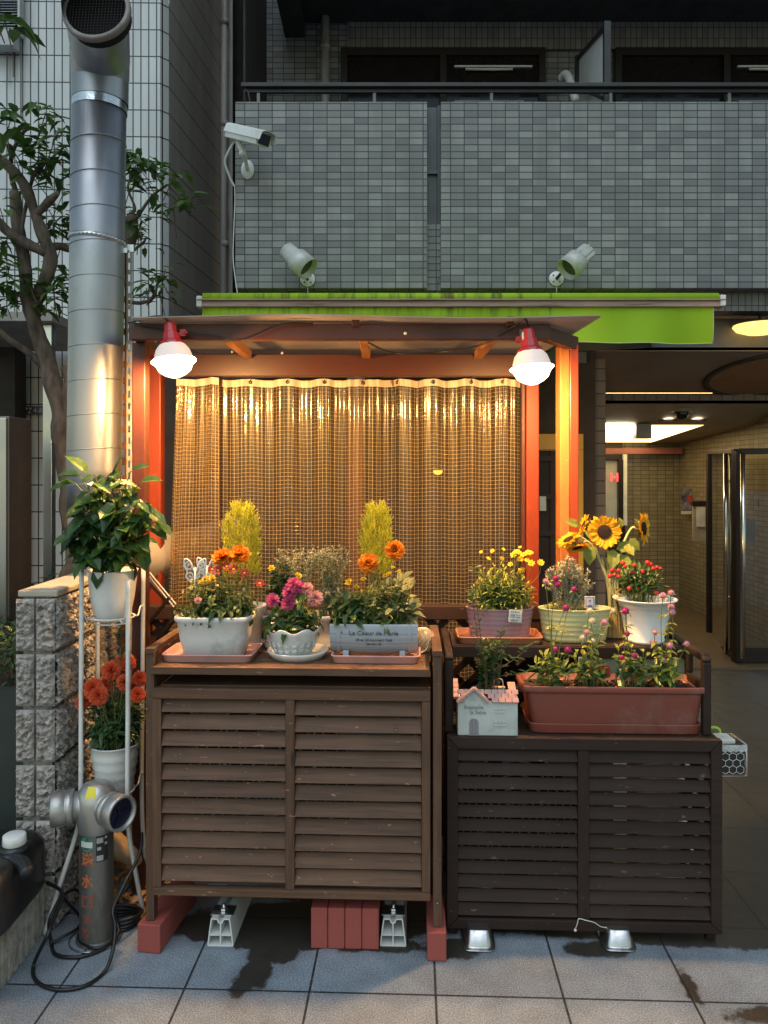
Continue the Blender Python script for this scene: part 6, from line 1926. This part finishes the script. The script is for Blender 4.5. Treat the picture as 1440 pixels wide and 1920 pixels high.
bush(b, s, top, ell(top + Vector((.04, -.01, .06)), .12, .07, .1, -.4), 95, .032, .011, per=6); b.build("foliage", M_LEAVES_MID, t)
b = MB(); bush(b, s, top + Vector((-.06, 0, 0)), ell(top + Vector((-.09, -.015, .05)), .075, .06, .075, -.4), 40, .045, .024, per=4, droop=.6); b.build("dark_foliage", M_LEAVES_DARK, t)
b = MB(); bush(b, s, top + Vector((.08, 0, 0)), ell(top + Vector((.09, -.02, .1)), .075, .06, .08, -.5), 26, .05, .026, per=3); b.build("pale_foliage", M_LEAVES_PALE, t)
for px, py in ((691, 1055), (740, 1031)):
    p = P(px, py, 2.76); s.tube(smooth_path([top + Vector((.02, 0, 0)), p.lerp(top, .5), p]), .0018, 5); flower(MARI(), t, p, (rnd(-.2, .2), -.9, .45), 1.3)
for px, py, k in ((654, 1092, 1), (681, 1086, .7), (668, 1101, .7), (723, 1080, .8), (748, 1072, .6), (730, 1075, .5), (737, 1064, .5)):
    p = P(px, py, 2.73); s.tube([p, p + Vector((.0, .02, -.06))], .0012, 4, cap=False); flower(YELL(), t, p, (rnd(-.4, .4), -.6, .7), k)
s.build("stem", M_STEM, t); soil_disc(t, top, .5, .29, .13, None, .3)
# glass float with a thread
t = thing("glass_ball", "netted amber glass ball at the right end of the brown cover", "ornament", P(800, 1200, 2.86))
c0 = Vector((X(793, 2.86), 2.86, ZT + .045))
def gball():
    m, nt, N, L, bb = new_mat("amber_glass")
    bb.inputs["Base Color"].default_value = (.75, .6, .36, 1); bb.inputs["Roughness"].default_value = .25; bb.inputs["Transmission Weight"].default_value = .6
    return m
b = MB(); b.ball(c0, .044, 28, 18); b.build("ball", gball(), t)
b = MB()
for k in range(8):
    a = k * PI / 8
    b.tube([c0 + Matrix.Rotation(a, 3, 'Z') @ Vector((math.cos(q) * .0447, .012 * math.sin(4 * q), math.sin(q) * .0447)) for q in [2 * PI * j / 32 for j in range(32)]], .0008, 4, closed=True)
b.tube(smooth_path([c0 + Vector((.02, -.04, .0)), c0 + Vector((.0, -.06, -.03)), P(755, 1236, 2.7), P(735, 1229, 2.69)]), .0012, 5)
b.build("net", M_STRING, t)

# ------------------------------------------------------------------ on the raised shelf
ZS = zs + .0005
tray("orange drip tray under the mauve oval tin", X(935, 3.03), 3.05, ZS, .33, .19, .028, M_TERRAL)
def tin(label, cx, cy, z, w, d, h, m, grp, k0=.86):
    t = thing("potted_plant", label, "potted plant", (cx, cy, z), 0, grp)
    prof = [(.0005, 0), (.5 * k0 - .02, 0), (.5 * k0, .003)]
    for k in range(6):
        zz = h * (k + .6) / 6.6
        rr = .5 * (k0 + (1 - k0) * zz / h)
        prof += [(rr - .004, zz - .0022), (rr, zz), (rr - .003, zz + .0022)]
    prof += [(.497, h - .004), (.505, h - .002), (.505, h + .001), (.497, h + .002), (.485, h - .003), (.47, h - .025), (.0005, h - .025)]
    b = MB(); b.lathe(prof, (cx, cy, z), 56, None, w, d); b.build("tin", m, t)
    return t, Vector((cx, cy, z + h - .024))
GS = "planters on the dark raised shelf"
t, top = tin("mauve oval tin of small yellow daisies with a white price tag", X(937, 3.05), 3.05, ZS + .005, .268, .155, Z(1142, 3.0) - ZS - .005, M_MAUVE, GS)
soil_disc(t, top, .46, .268, .155)
b = MB(); s = MB()
bush(b, s, top, ell(top + Vector((.005, -.01, .08)), .13, .075, .115, -.5), 130, .036, .0085, per=6, droop=.2); b.build("foliage", M_LEAVES_YG, t)
b = MB(); bush(b, s, top, ell(top + Vector((.02, -.02, .05)), .1, .06, .07, -.4), 50, .036, .011, per=5); b.build("dark_foliage", M_LEAVES_DARK, t)
for px, py, k in ((970, 1035, 1.1), (982, 1040, 1.0), (992, 1036, 1), (975, 1048, .9), (996, 1056, .9), (1014, 1055, .9), (957, 1058, .7), (941, 1047, .6), (923, 1033, .6), (978, 1069, .9), (944, 1030, .5), (916, 1047, .6), (902, 1035, .5), (975, 1026, .5), (963, 1040, .9), (988, 1050, .7)):
    p = P(px, py, 3.0 + rnd(-.04, .04)); s.tube(smooth_path([p, p + Vector((-.01, .02, -.06)), p.lerp(top, .7)]), .0011, 4, cap=False); flower(DAISY_Y(), t, p, (rnd(-.4, .5), -rnd(.2, 1), .8), k)
s.build("stem", M_STEM, t)
tg = MB().box(P(966, 1155, 2.955), (.05, .0015, .048), Matrix.Rotation(R(4), 3, 'Y')).build("price_tag", M_STWHITE, t)
TM = Matrix.Translation(P(966, 1155, 2.953)) @ Matrix.Rotation(R(4), 4, 'Y') @ FACE
def tagtext(s_, size, x, z): text_ob(s_, size, TM @ Matrix.Translation((x, z, 0)), M_INK, "tag_print", tg, .0003)
tagtext("10", .02, -.011, -.001)
tagtext("EX BLUE", .009, 0, .015); tagtext("#9973 F", .0095, 0, -.0175); tagtext("for use", .006, .012, .004); tagtext("outdoor", .006, .012, -.004)
t, top = tin("green oval tin of pale heather with a small framed label", X(1077, 3.04), 3.04, ZS + .001, .286, .16, Z(1143, 3.0) - ZS, M_GREEN, GS)
soil_disc(t, top + Vector((0, 0, .008)), .46, .286, .16, M_BARK_CHIP)
b = MB(); s = MB()
for k in range(85):
    base = top + Vector((rnd(-.07, .03), rnd(-.03, .03), 0))
    px = rnd(1022, 1095) if k < 76 else rnd(1090, 1112)
    tip = P(px, rnd(1042, 1075) + abs(px - 1065) * .7, 3.03 + rnd(-.06, .06))
    pp = smooth_path([base, base.lerp(tip, .5) + Vector((0, 0, .015)), tip], 9)
    s.tube(pp, .001, 4, cap=False)
    for q in pp[5:]:
        for j in range(5):
            b.leaf(q + Vector((rnd(-.003, .003), rnd(-.003, .003), rnd(-.004, .004))), (rnd(-1, 1), rnd(-1, 1), rnd(0, 1.2)), (0, 0, 1), rnd(.008, .014), .0055, .1)
b.build("heather", M_LEAVES_SILV, t); s.build("stem", M_STEMP, t)
lb = MB().box(P(1106, 1129, 2.985), (.04, .003, .046)).build("plant_label", M_STWHITE, t, .001)
b = MB(); b.box(P(1106, 1129, 2.9825), (.033, .001, .039)); b.build("label_border", M_PURPLE, lb)
b = MB(); b.box(P(1106, 1129, 2.9815), (.0285, .001, .0345)); b.build("label_face", plain("lilac_face", (.55, .52, .62), .5), lb)
b = MB(); b.ball(P(1106, 1126, 2.9805), .003, 8, 6); b.box(P(1106, 1135, 2.981), (.018, .001, .002)); b.box(P(1106, 1137, 2.981), (.014, .001, .0015)); b.build("label_print", M_PURPLE, lb)
# sunflowers
t = thing("sunflower_bunch", "bunch of tall sunflowers tied with raffia at the back of the raised shelf", "flowers", (X(1153, 3.12), 3.12, ZS), 0)
SY = 3.1
s = MB(); b = MB()
heads = [((1133, 997), (-.02, -1, .1), 1.0, SY - .03, True), ((1206, 991), (.8, -.58, .08), .95, SY, True), ((1066, 1012), (-.5, -.16, .85), .76, SY - .02, True), ((1082, 1026), (.2, -.4, -.85), .72, SY - .03, False), ((1095, 985), (-.9, .12, .3), .74, SY + .05, True)]
ft = Vector((X(1152, SY), SY, Z(1140, SY)))
for (px, py), zd, k, yy, st in heads:
    p = P(px, py, yy); z = Vector(zd).normalized()
    flower(SUNF(), t, p, zd, k * 1.2, "flower_head")
    nb = p - z * .02
    mid = {1133: P(1142, 1050, SY), 1206: P(1165, 1035, SY), 1066: P(1108, 1020, SY), 1082: P(1110, 1025, SY), 1095: P(1118, 1030, SY)}[px]
    pre = nb - z * .03
    s.tube(smooth_path([nb, pre, mid, ft + Vector((rnd(-.02, .02), rnd(-.02, .02), .02)), ft + Vector((rnd(-.02, .02), rnd(-.02, .02), -.1))], 6), .0052 if px != 1082 else .004, 8)
for k in range(5): s.tube(smooth_path([P(1128 + 9 * k, 1046, SY + .02), P(1138 + 5 * k, 1090, SY), ft + Vector((-.02 + .01 * k, .0, .0)), ft + Vector((-.024 + .012 * k, 0, -.1))], 6), .005, 8)
s.build("stem", M_STEMP, t)
for px, py, d, L_ in ((1150, 1030, (-.2, -.6, -.9), .085), (1163, 1040, (.4, -.6, -.7), .075), (1172, 1020, (.3, -.6, -.5), .06), (1170, 1035, (.7, -.3, .35), .06), (1104, 1020, (-.05, -.4, -1), .085), (1110, 1010, (-.5, -.4, .6), .05), (1165, 990, (-.2, -.3, .8), .045), (1155, 1030, (.9, -.2, .3), .075), (1085, 985, (-.6, -.2, .25), .06), (1180, 1010, (.5, -.4, -.6), .06)):
    b.leaf(P(px, py, SY - .02), d, (rnd(-.2, .2), -1, .5), L_, L_ * .68, .2, 0, .2)
b.build("foliage", M_LEAVES_YG, t)
b = MB()
for k in range(44):
    a = k * 2 * PI / 44; r = rnd(.026, .034)
    b.tube([ft + Vector((math.cos(a) * .022, math.sin(a) * .022, .005)), ft + Vector((math.cos(a) * r, math.sin(a) * r, -.04)), Vector((ft.x + math.cos(a) * .036, ft.y + math.sin(a) * .036, ZS + .002))], .0018, 4, cap=False)
b.lathe([(.0001, ZS + .001), (.03, ZS + .001), (.026, ft.z - .04), (.02, ft.z), (.0001, ft.z)], (ft.x, ft.y, 0), 20)
b.build("raffia_wrap", M_RAFFIA, t)
# round white pot
c0 = Vector((X(1209, 3.02), 3.02, ZS)); hh = Z(1130, 2.92) - ZS
t = thing("potted_plant", "round white flared pot with a bush of red ball peppers", "potted plant", c0, 0, GS)
b = MB(); b.lathe([(.0001, 0), (.07, 0), (.073, .002), (.075, .012), (.071, .014), (.09, hh * .6), (.102, hh - .016), (.112, hh - .01), (.121, hh - .002), (.123, hh + .002), (.118, hh + .003), (.103, hh - .01), (.096, hh - .03), (.0001, hh - .03)], c0, 56); b.build("pot", M_POTS, t)
top = c0 + Vector((0, 0, hh - .03)); soil_disc(t, top, .1, m=M_BARK_CHIP)
b = MB(); s = MB()
s.tube(smooth_path([top, top + Vector((-.01, 0, .05)), top + Vector((0, 0, .1))]), .003, 6)
bush(b, s, top, ell(P(1200, 1095, 3.0), .085, .06, .06, -.6, .3), 46, .042, .012, per=4, droop=.4); b.build("foliage", M_LEAVES_MID, t)
b = MB(); bush(b, s, top, ell(P(1205, 1085, 2.98), .09, .06, .05, -.4, .5), 22, .05, .016, per=3, droop=.4); b.build("dark_foliage", M_LEAVES_DARK, t)
for px, py in ((1168, 1056), (1152, 1078), (1160, 1070), (1144, 1080), (1160, 1081), (1183, 1073), (1190, 1060), (1214, 1055), (1220, 1058), (1225, 1066), (1232, 1064), (1238, 1066), (1213, 1090), (1180, 1103), (1225, 1107), (1231, 1112), (1204, 1072), (1172, 1062), (1148, 1069)):
    p = P(px, py, 2.96 + rnd(-.03, .03)); s.tube([p, p + Vector((rnd(-.01, .01), .01, -.02)), p.lerp(top, .5)], .0009, 4, cap=False); flower(RBALL(), t, p, None, rnd(.8, 1.15), "pepper")
s.build("stem", M_STEM, t)

# ------------------------------------------------------------------ on the lower dark shelf
ZL = bz1 + .0005
GL_ = "planters on the dark lower shelf"
# long terracotta planter
pc = Vector((X(1148, 2.79), 2.83, ZL))
t = thing("potted_plant", "long terracotta coloured planter of pink globe amaranths", "potted plant", pc, ROT, GL_)
hh = Z(1290, 2.72) - ZL
b = MB()
b.lathe([(.0005, .026), (.44, .026), (.445, .03), (.472, hh - .03), (.474, hh - .024), (.5, hh - .022), (.503, hh - .018), (.503, hh - .002), (.498, hh), (.478, hh - .001), (.466, hh - .03), (.0005, hh - .03)], pc, 72, RM, .66, .2, power=.16)
b.build("trough", M_TERRA, t)
b = MB(); b.lathe([(.0005, .001), (.452, .001), (.456, .004), (.462, .03), (.466, .033), (.46, .036), (.45, .028), (.44, .0255), (.0005, .0255)], pc, 72, RM, .66, .2, power=.16); b.build("base_tray", M_TERRA, t)
top = pc + Vector((0, 0, hh - .026)); 
b = MB(); b.disc(top, .47, 48, RM, .66, .2, 0, .2, .006)
for _ in range(260):
    p = top + RM @ Vector((rnd(-.29, .29), rnd(-.08, .08), rnd(0, .006))); b.box(p, (rnd(.004, .012), rnd(.004, .01), rnd(.003, .008)), Matrix.Rotation(rnd(0, 3), 3, 'Z'))
b.build("soil", M_SOIL, t)
b = MB(); b2 = MB(); s = MB()
clusters = [(1038, 1275, [(1042, 1085), (1046, 1096), (1076, 1105), (1041, 1218), (1065, 1218), (1061, 1140), (1023, 1090)], 34), (1112, 1280, [(1106, 1146), (1100, 1186), (1110, 1165), (1112, 1202), (1092, 1196), (1150, 1146), (1133, 1167)], 30), (1188, 1278, [(1176, 1188), (1172, 1146), (1166, 1233), (1190, 1230), (1174, 1145)], 28), (1248, 1275, [(1258, 1112), (1260, 1148), (1243, 1117), (1228, 1186), (1225, 1205), (1256, 1210), (1287, 1207), (1242, 1238), (1258, 1138)], 34)]
gi = 0
cols = [(M_GLOBEMAG, "magenta_globe_flower"), (M_GLOBEMAG, "magenta_globe_flower"), (M_GLOBEPK, "pink_globe_flower"), (M_GLOBEPK, "pink_globe_flower"), (M_GLOBEWH, "cream_globe_flower")]
for px, py, fl, n in clusters:
    base = Vector((X(px, 2.82), 2.83, top.z))
    bush(b, s, base, ell(Vector((X(px, 2.8), 2.81, top.z + .09)), .075, .06, .07, -.8, .2), int(n * .6), .036, .016, per=3, droop=.5, stem_r=.0014)
    bush(b2, s, base, ell(Vector((X(px, 2.8), 2.81, top.z + .06)), .08, .06, .05, -.8, .2), n // 4, .055, .024, per=2, droop=.7, stem_r=.0014)
    for (fx, fy) in fl:
        p = P(fx, fy, 2.8 + rnd(-.05, .02))
        md = base.lerp(p, .55) + Vector((rnd(-.02, .02), 0, .03))
        s.tube(smooth_path([base, md, p], 6), .0014, 5, cap=False)
        for q in (.45, .7, .97):
            pb = base.lerp(md, q * 2) if q < .5 else md.lerp(p, (q - .5) * 2)
            for sg in (-1, 1): b.leaf(pb, (sg * rnd(.5, 1), rnd(-.8, .3), rnd(-.3, .5)), (0, -.2, 1), rnd(.018, .042) * (1 - q * .4), .014, .4)
        if px == 1038: mm = cols[0] if fx != 1023 else cols[2]
        elif px == 1112: mm = cols[4] if fx in (1106, 1110, 1112, 1092) else (cols[2] if fx != 1150 else cols[4])
        elif px == 1188: mm = cols[0]
        else: mm = cols[2]
        flower(GLOBE(*mm), t, p, (rnd(-.4, .4), rnd(-.5, 0), 1), rnd(.9, 1.15))
b.build("foliage", M_LEAVES_YG, t); b2.build("dark_foliage", M_LEAVES_HIB, t); s.build("stem", M_STEM, t)
# pale green trough and red thing behind it
t = thing("green_trough", "pale green trough half hidden behind the globe amaranths", "planter", (X(1200, 2.97), 2.925, ZL), ROT)
b = MB(); b.box((X(1190, 2.95), 2.945, ZL + .12), (.42, .03, .238), RM); b.build("trough", plain("olive_trough", (.3, .34, .22), .6), t, .006)
b = MB(); b.box((X(1092, 2.925), 2.925, Z(1247, 2.925)), (.03, .003, .06)); b.build("card", M_STWHITE, t)
b = MB(); b.box((X(1118, 2.925), 2.925, Z(1258, 2.925)), (.1, .004, .04)); b.build("red_patch", plain("red_wrapper", (.42, .05, .03), .5), t)
# house planter
hc0 = Vector((X(858, 2.73), 2.725, ZL))
t = thing("house_planter", "small pale house shaped planter with a pink tiled roof", "planter", hc0, ROT, GL_)
W_, D_ = .212, .12
hs = .123
def HL(x, y, z): return hc0 + RM @ Vector((x, y, z))
RM4 = RM
b = MB()
gx = .055; gp_h = .183 - .0
poly = [(0, 0), (W_, 0), (W_, hs), (.103, hs), (.058, .168), (.006, hs), (0, hs)]
b.prism(poly, .012, RM, hc0)
b.box(HL(.006, D_ / 2 + .008, hs / 2), (.012, D_ - .012, hs), RM); b.box(HL(W_ - .006, D_ / 2 + .008, hs / 2), (.012, D_ - .012, hs), RM); b.box(HL(W_ / 2, D_ + .004, hs / 2), (W_, .01, hs), RM)
b.build("walls", plain("pale_blue_plaster", (.5, .53, .5), .85, c2=(.42, .46, .45), vs=12, bump=.5, bs=60, dirt=(.3, .32, .31), ds=7), t, .003)
M_RT = plain("pink_roof_tiles", (.56, .31, .27), .85, c2=(.42, .25, .24), vs=25, bump=.5, bs=50, dirt=(.3, .28, .3), ds=16)
b = MB()
for r in range(3):
    for k in range(9):
        x0h = .0 + k * .024 + (r % 2) * .011
        if x0h + .023 > W_ + .006: continue
        if x0h < .1 + .0 - r * .014 and x0h + .02 > .02 + r * .012: continue
        b.box(HL(x0h + .011, -.004 + r * .008, hs + .004 + r * .0125), (.0225, .008, .0165), RM @ Matrix.Rotation(R(-32), 3, 'X') @ Matrix.Rotation(rnd(-.05, .05), 3, 'Y'))
b.bar(HL(-.003, -.004, hs - .003), HL(.058, -.004, .171), .024, .009, up=(0, 0, 1)); b.bar(HL(.058, -.004, .171), HL(.108, -.004, hs), .024, .009, up=(0, 0, 1))
for k in range(4): b.box(HL(-.004 - k * .0, .035 + k * .022, hs + .008 + k * .011), (.02, .022, .012), RM @ Matrix.Rotation(R(28), 3, 'X'))
for k in range(4): b.box(HL(W_ - .012, .03 + k * .02, hs + .006 + k * .009), (.028, .022, .012), RM @ Matrix.Rotation(R(28), 3, 'X'))
b.build("roof_tiles", M_RT, t, .0015)
b = MB()
arch = [(.041, .001), (.073, .001), (.073, .045)] + [(.057 + .016 * math.cos(q), .045 + .016 * math.sin(q)) for q in [PI * j / 10 for j in range(1, 10)]] + [(.041, .045)]
b.prism(arch, .004, RM, HL(0, -.003, 0)); 
b.build("door", plain("grey_plank_door", (.25, .25, .27), .8, c2=(.16, .16, .18), stretch=(60, 1, 1), vs=6), t)
def hwin(cx, cz):
    b = MB()
    for i in range(3):
        for j in range(2): b.box(HL(cx + (i - 1) * .0135, -.001, cz + (j - .5) * .012), (.0105, .004, .008), RM)
    b.build("window", plain("relief_window", (.55, .58, .56), .85), t, .001)
hwin(.148, .09); hwin(.148, .044)
b = MB(); b.box(HL(.056, -.001, .128), (.02, .004, .004), RM); b.box(HL(.056, -.001, .136), (.014, .004, .004), RM); b.build("gable_vent", plain("relief_vent", (.5, .53, .51), .85), t, .0008)
M_REL = plain("relief_letters", (.33, .36, .35), .85)
text_ob("Brasserie", .0185, Matrix.Translation(HL(.056, -.0015, .101)) @ RM.to_4x4() @ FACE, M_REL, "relief_lettering", t, .0012)
text_ob("la Seine", .0185, Matrix.Translation(HL(.072, -.0015, .083)) @ RM.to_4x4() @ FACE, M_REL, "relief_lettering", t, .0012)
b = MB(); b.box(HL(.15, .09, hs + .01), (.055, .02, .035), RM); b.build("dormer_base", M_RT, t, .002)
b = MB(); b.tube(smooth_path([HL(.133, .06, hs + .0), HL(.135, .06, hs + .05), HL(.142, .06, hs + .063), HL(.156, .06, hs + .064), HL(.166, .06, hs + .052), HL(.166, .06, hs + .0)], 6), .0018, 6); b.build("arch_frame", M_STRING, t)
b = MB(); s = MB(); top = HL(.1, .06, hs - .02)
b3 = MB(); b3.box(top, (W_ - .03, D_ - .03, .008), RM); b3.build("soil", M_SOIL, t)
for (tx, ty, yy) in ((888, 1060, 2.75), (884, 1110, 2.76), (952, 1200, 2.72), (905, 1215, 2.75), (930, 1225, 2.75), (1010, 1250, 2.76), (1000, 1205, 2.78), (940, 1185, 2.74)):
    tip = P(tx, ty, yy)
    pp = smooth_path([top + Vector((rnd(-.02, .02), 0, 0)), HL(.1, .05, hs + .06), top.lerp(tip, .65) + Vector((0, 0, .02)), tip], 9)
    s.tube(pp, .0014, 5, cap=False)
    for k in range(6, len(pp)):
        for sg in (-1, 1):
            if random.random() < .62: b.leaf(pp[k], (sg * rnd(.3, 1), rnd(-.8, .5), rnd(-.2, .9)), (0, -.4, 1), rnd(.018, .034), .009, .2)
bush(b, s, HL(.11, .06, hs), ell(P(918, 1225, 2.77), .05, .04, .05, -.8, .2), 22, .03, .012, per=4)
b.build("foliage", M_LEAVES_HIB, t); s.build("stem", M_TWIG, t)

# ------------------------------------------------------------------ pots on the white stand
zc = Z(1158, 2.83)
c0 = Vector((scx, scy, Z(1163, 2.84)))
t = thing("potted_plant", "tapered smooth white pot of broad glossy leaves atop the white stand", "potted plant", c0, 0, "pots on the white stand")
hh = Z(1071, 2.8) - c0.z
b = MB(); b.lathe([(.0001, 0), (.058, 0), (.062, .003), (.078, hh * .45), (.09, hh - .004), (.092, hh), (.088, hh), (.08, hh - .03), (.0001, hh - .03)], c0, 48); b.build("pot", M_POTS, t)
top = c0 + Vector((0, 0, hh - .03)); soil_disc(t, top, .083)
b = MB(); s = MB()
hfn = ell(P(206, 975, 2.76), .165, .1, .185, -.8, .4)
for k in range(66):
    tip = hfn()
    s.tube(smooth_path([top + Vector((rnd(-.02, .02), rnd(-.02, .02), 0)), top.lerp(tip, .5) + Vector((0, 0, .03)), tip], 5), .0022, 5, cap=False)
    for j in range(4):
        a2 = rnd(0, 6.28)
        d = Vector((math.cos(a2), math.sin(a2) - .35, rnd(-.8, .35)))
        base = tip.lerp(top, j * .08)
        L_ = rnd(.055, .09)
        b.leaf(base, d, (rnd(-.3, .3), -.5, 1), L_, L_ * .62, rnd(.1, .7), 0, .2)
for (px, py, d) in ((150, 893, (-.9, -.3, .25)), (140, 905, (-1, -.4, -.1)), (165, 888, (-.4, -.3, .6)), (262, 905, (.8, -.4, .3)), (275, 960, (.9, -.4, -.3)), (283, 985, (.9, -.3, -.5)), (190, 1060, (-.2, -.5, -1)), (268, 1030, (.3, -.5, -1)), (140, 985, (-.5, -.5, -.9)), (150, 1010, (-.2, -.5, -1)), (245, 885, (.5, -.3, .3)), (215, 890, (.2, -.4, .7))):
    b.leaf(P(px, py, 2.78), d, (0, -.6, 1), rnd(.075, .1), .055, .3, 0, .2)
    s.tube([P(px, py, 2.78), P((px + 209) / 2, (py + 985) / 2, 2.82)], .002, 5, cap=False)
b.build("foliage", M_LEAVES_HIB, t); s.build("stem", M_STEM, t)
c0 = Vector((scx + .006, scy + .01, Z(1489, 2.84)))
t = thing("potted_plant", "ringed white pot of red orange pompom chrysanthemums low on the stand", "potted plant", c0, 0, "pots on the white stand")
hh = Z(1402, 2.8) - c0.z
prof = [(.0001, 0), (.06, 0), (.064, .003)]
for k in range(4): prof += [(.066 + .006 * k, hh * (.15 + .19 * k)), (.069 + .006 * k, hh * (.2 + .19 * k)), (.067 + .006 * k, hh * (.25 + .19 * k))]
prof += [(.09, hh - .006), (.094, hh - .003), (.094, hh), (.088, hh), (.083, hh - .02), (.0001, hh - .02)]
b = MB(); b.lathe(prof, c0, 48); b.build("pot", M_POT, t)
top = c0 + Vector((0, 0, hh - .02)); soil_disc(t, top, .084)
b = MB(); s = MB()
bush(b, s, top, ell(top + Vector((.0, 0, .1)), .1, .08, .13, -.5, .2), 60, .045, .017, per=5, droop=.5, stem_r=.0018); b.build("foliage", M_LEAVES_DARK, t)
for px, py, k, yy in ((176, 1290, 1.1, 2.78), (207, 1256, 1.0, 2.82), (184, 1303, 1.0, 2.76), (160, 1310, .95, 2.82), (238, 1242, .95, 2.86), (228, 1240, .8, 2.87), (232, 1278, .85, 2.8), (263, 1272, .85, 2.84), (258, 1302, .85, 2.8), (152, 1318, .7, 2.8), (198, 1284, .8, 2.84), (250, 1290, .7, 2.84)):
    p = P(px, py, yy); s.tube([p, p.lerp(top, .5) + Vector((0, 0, .02)), top], .002, 5, cap=False); flower(POM_R(), t, p, (rnd(-.4, .4), -.8, .5), k)
b = MB(); bush(b, s, P(228, 1300, 2.85), ell(P(228, 1230, 2.86), .02, .02, .03, -.5), 5, .03, .013, per=4); b.build("upper_leaves", M_LEAVES_MID, t)
s.build("stem", M_STEM, t)
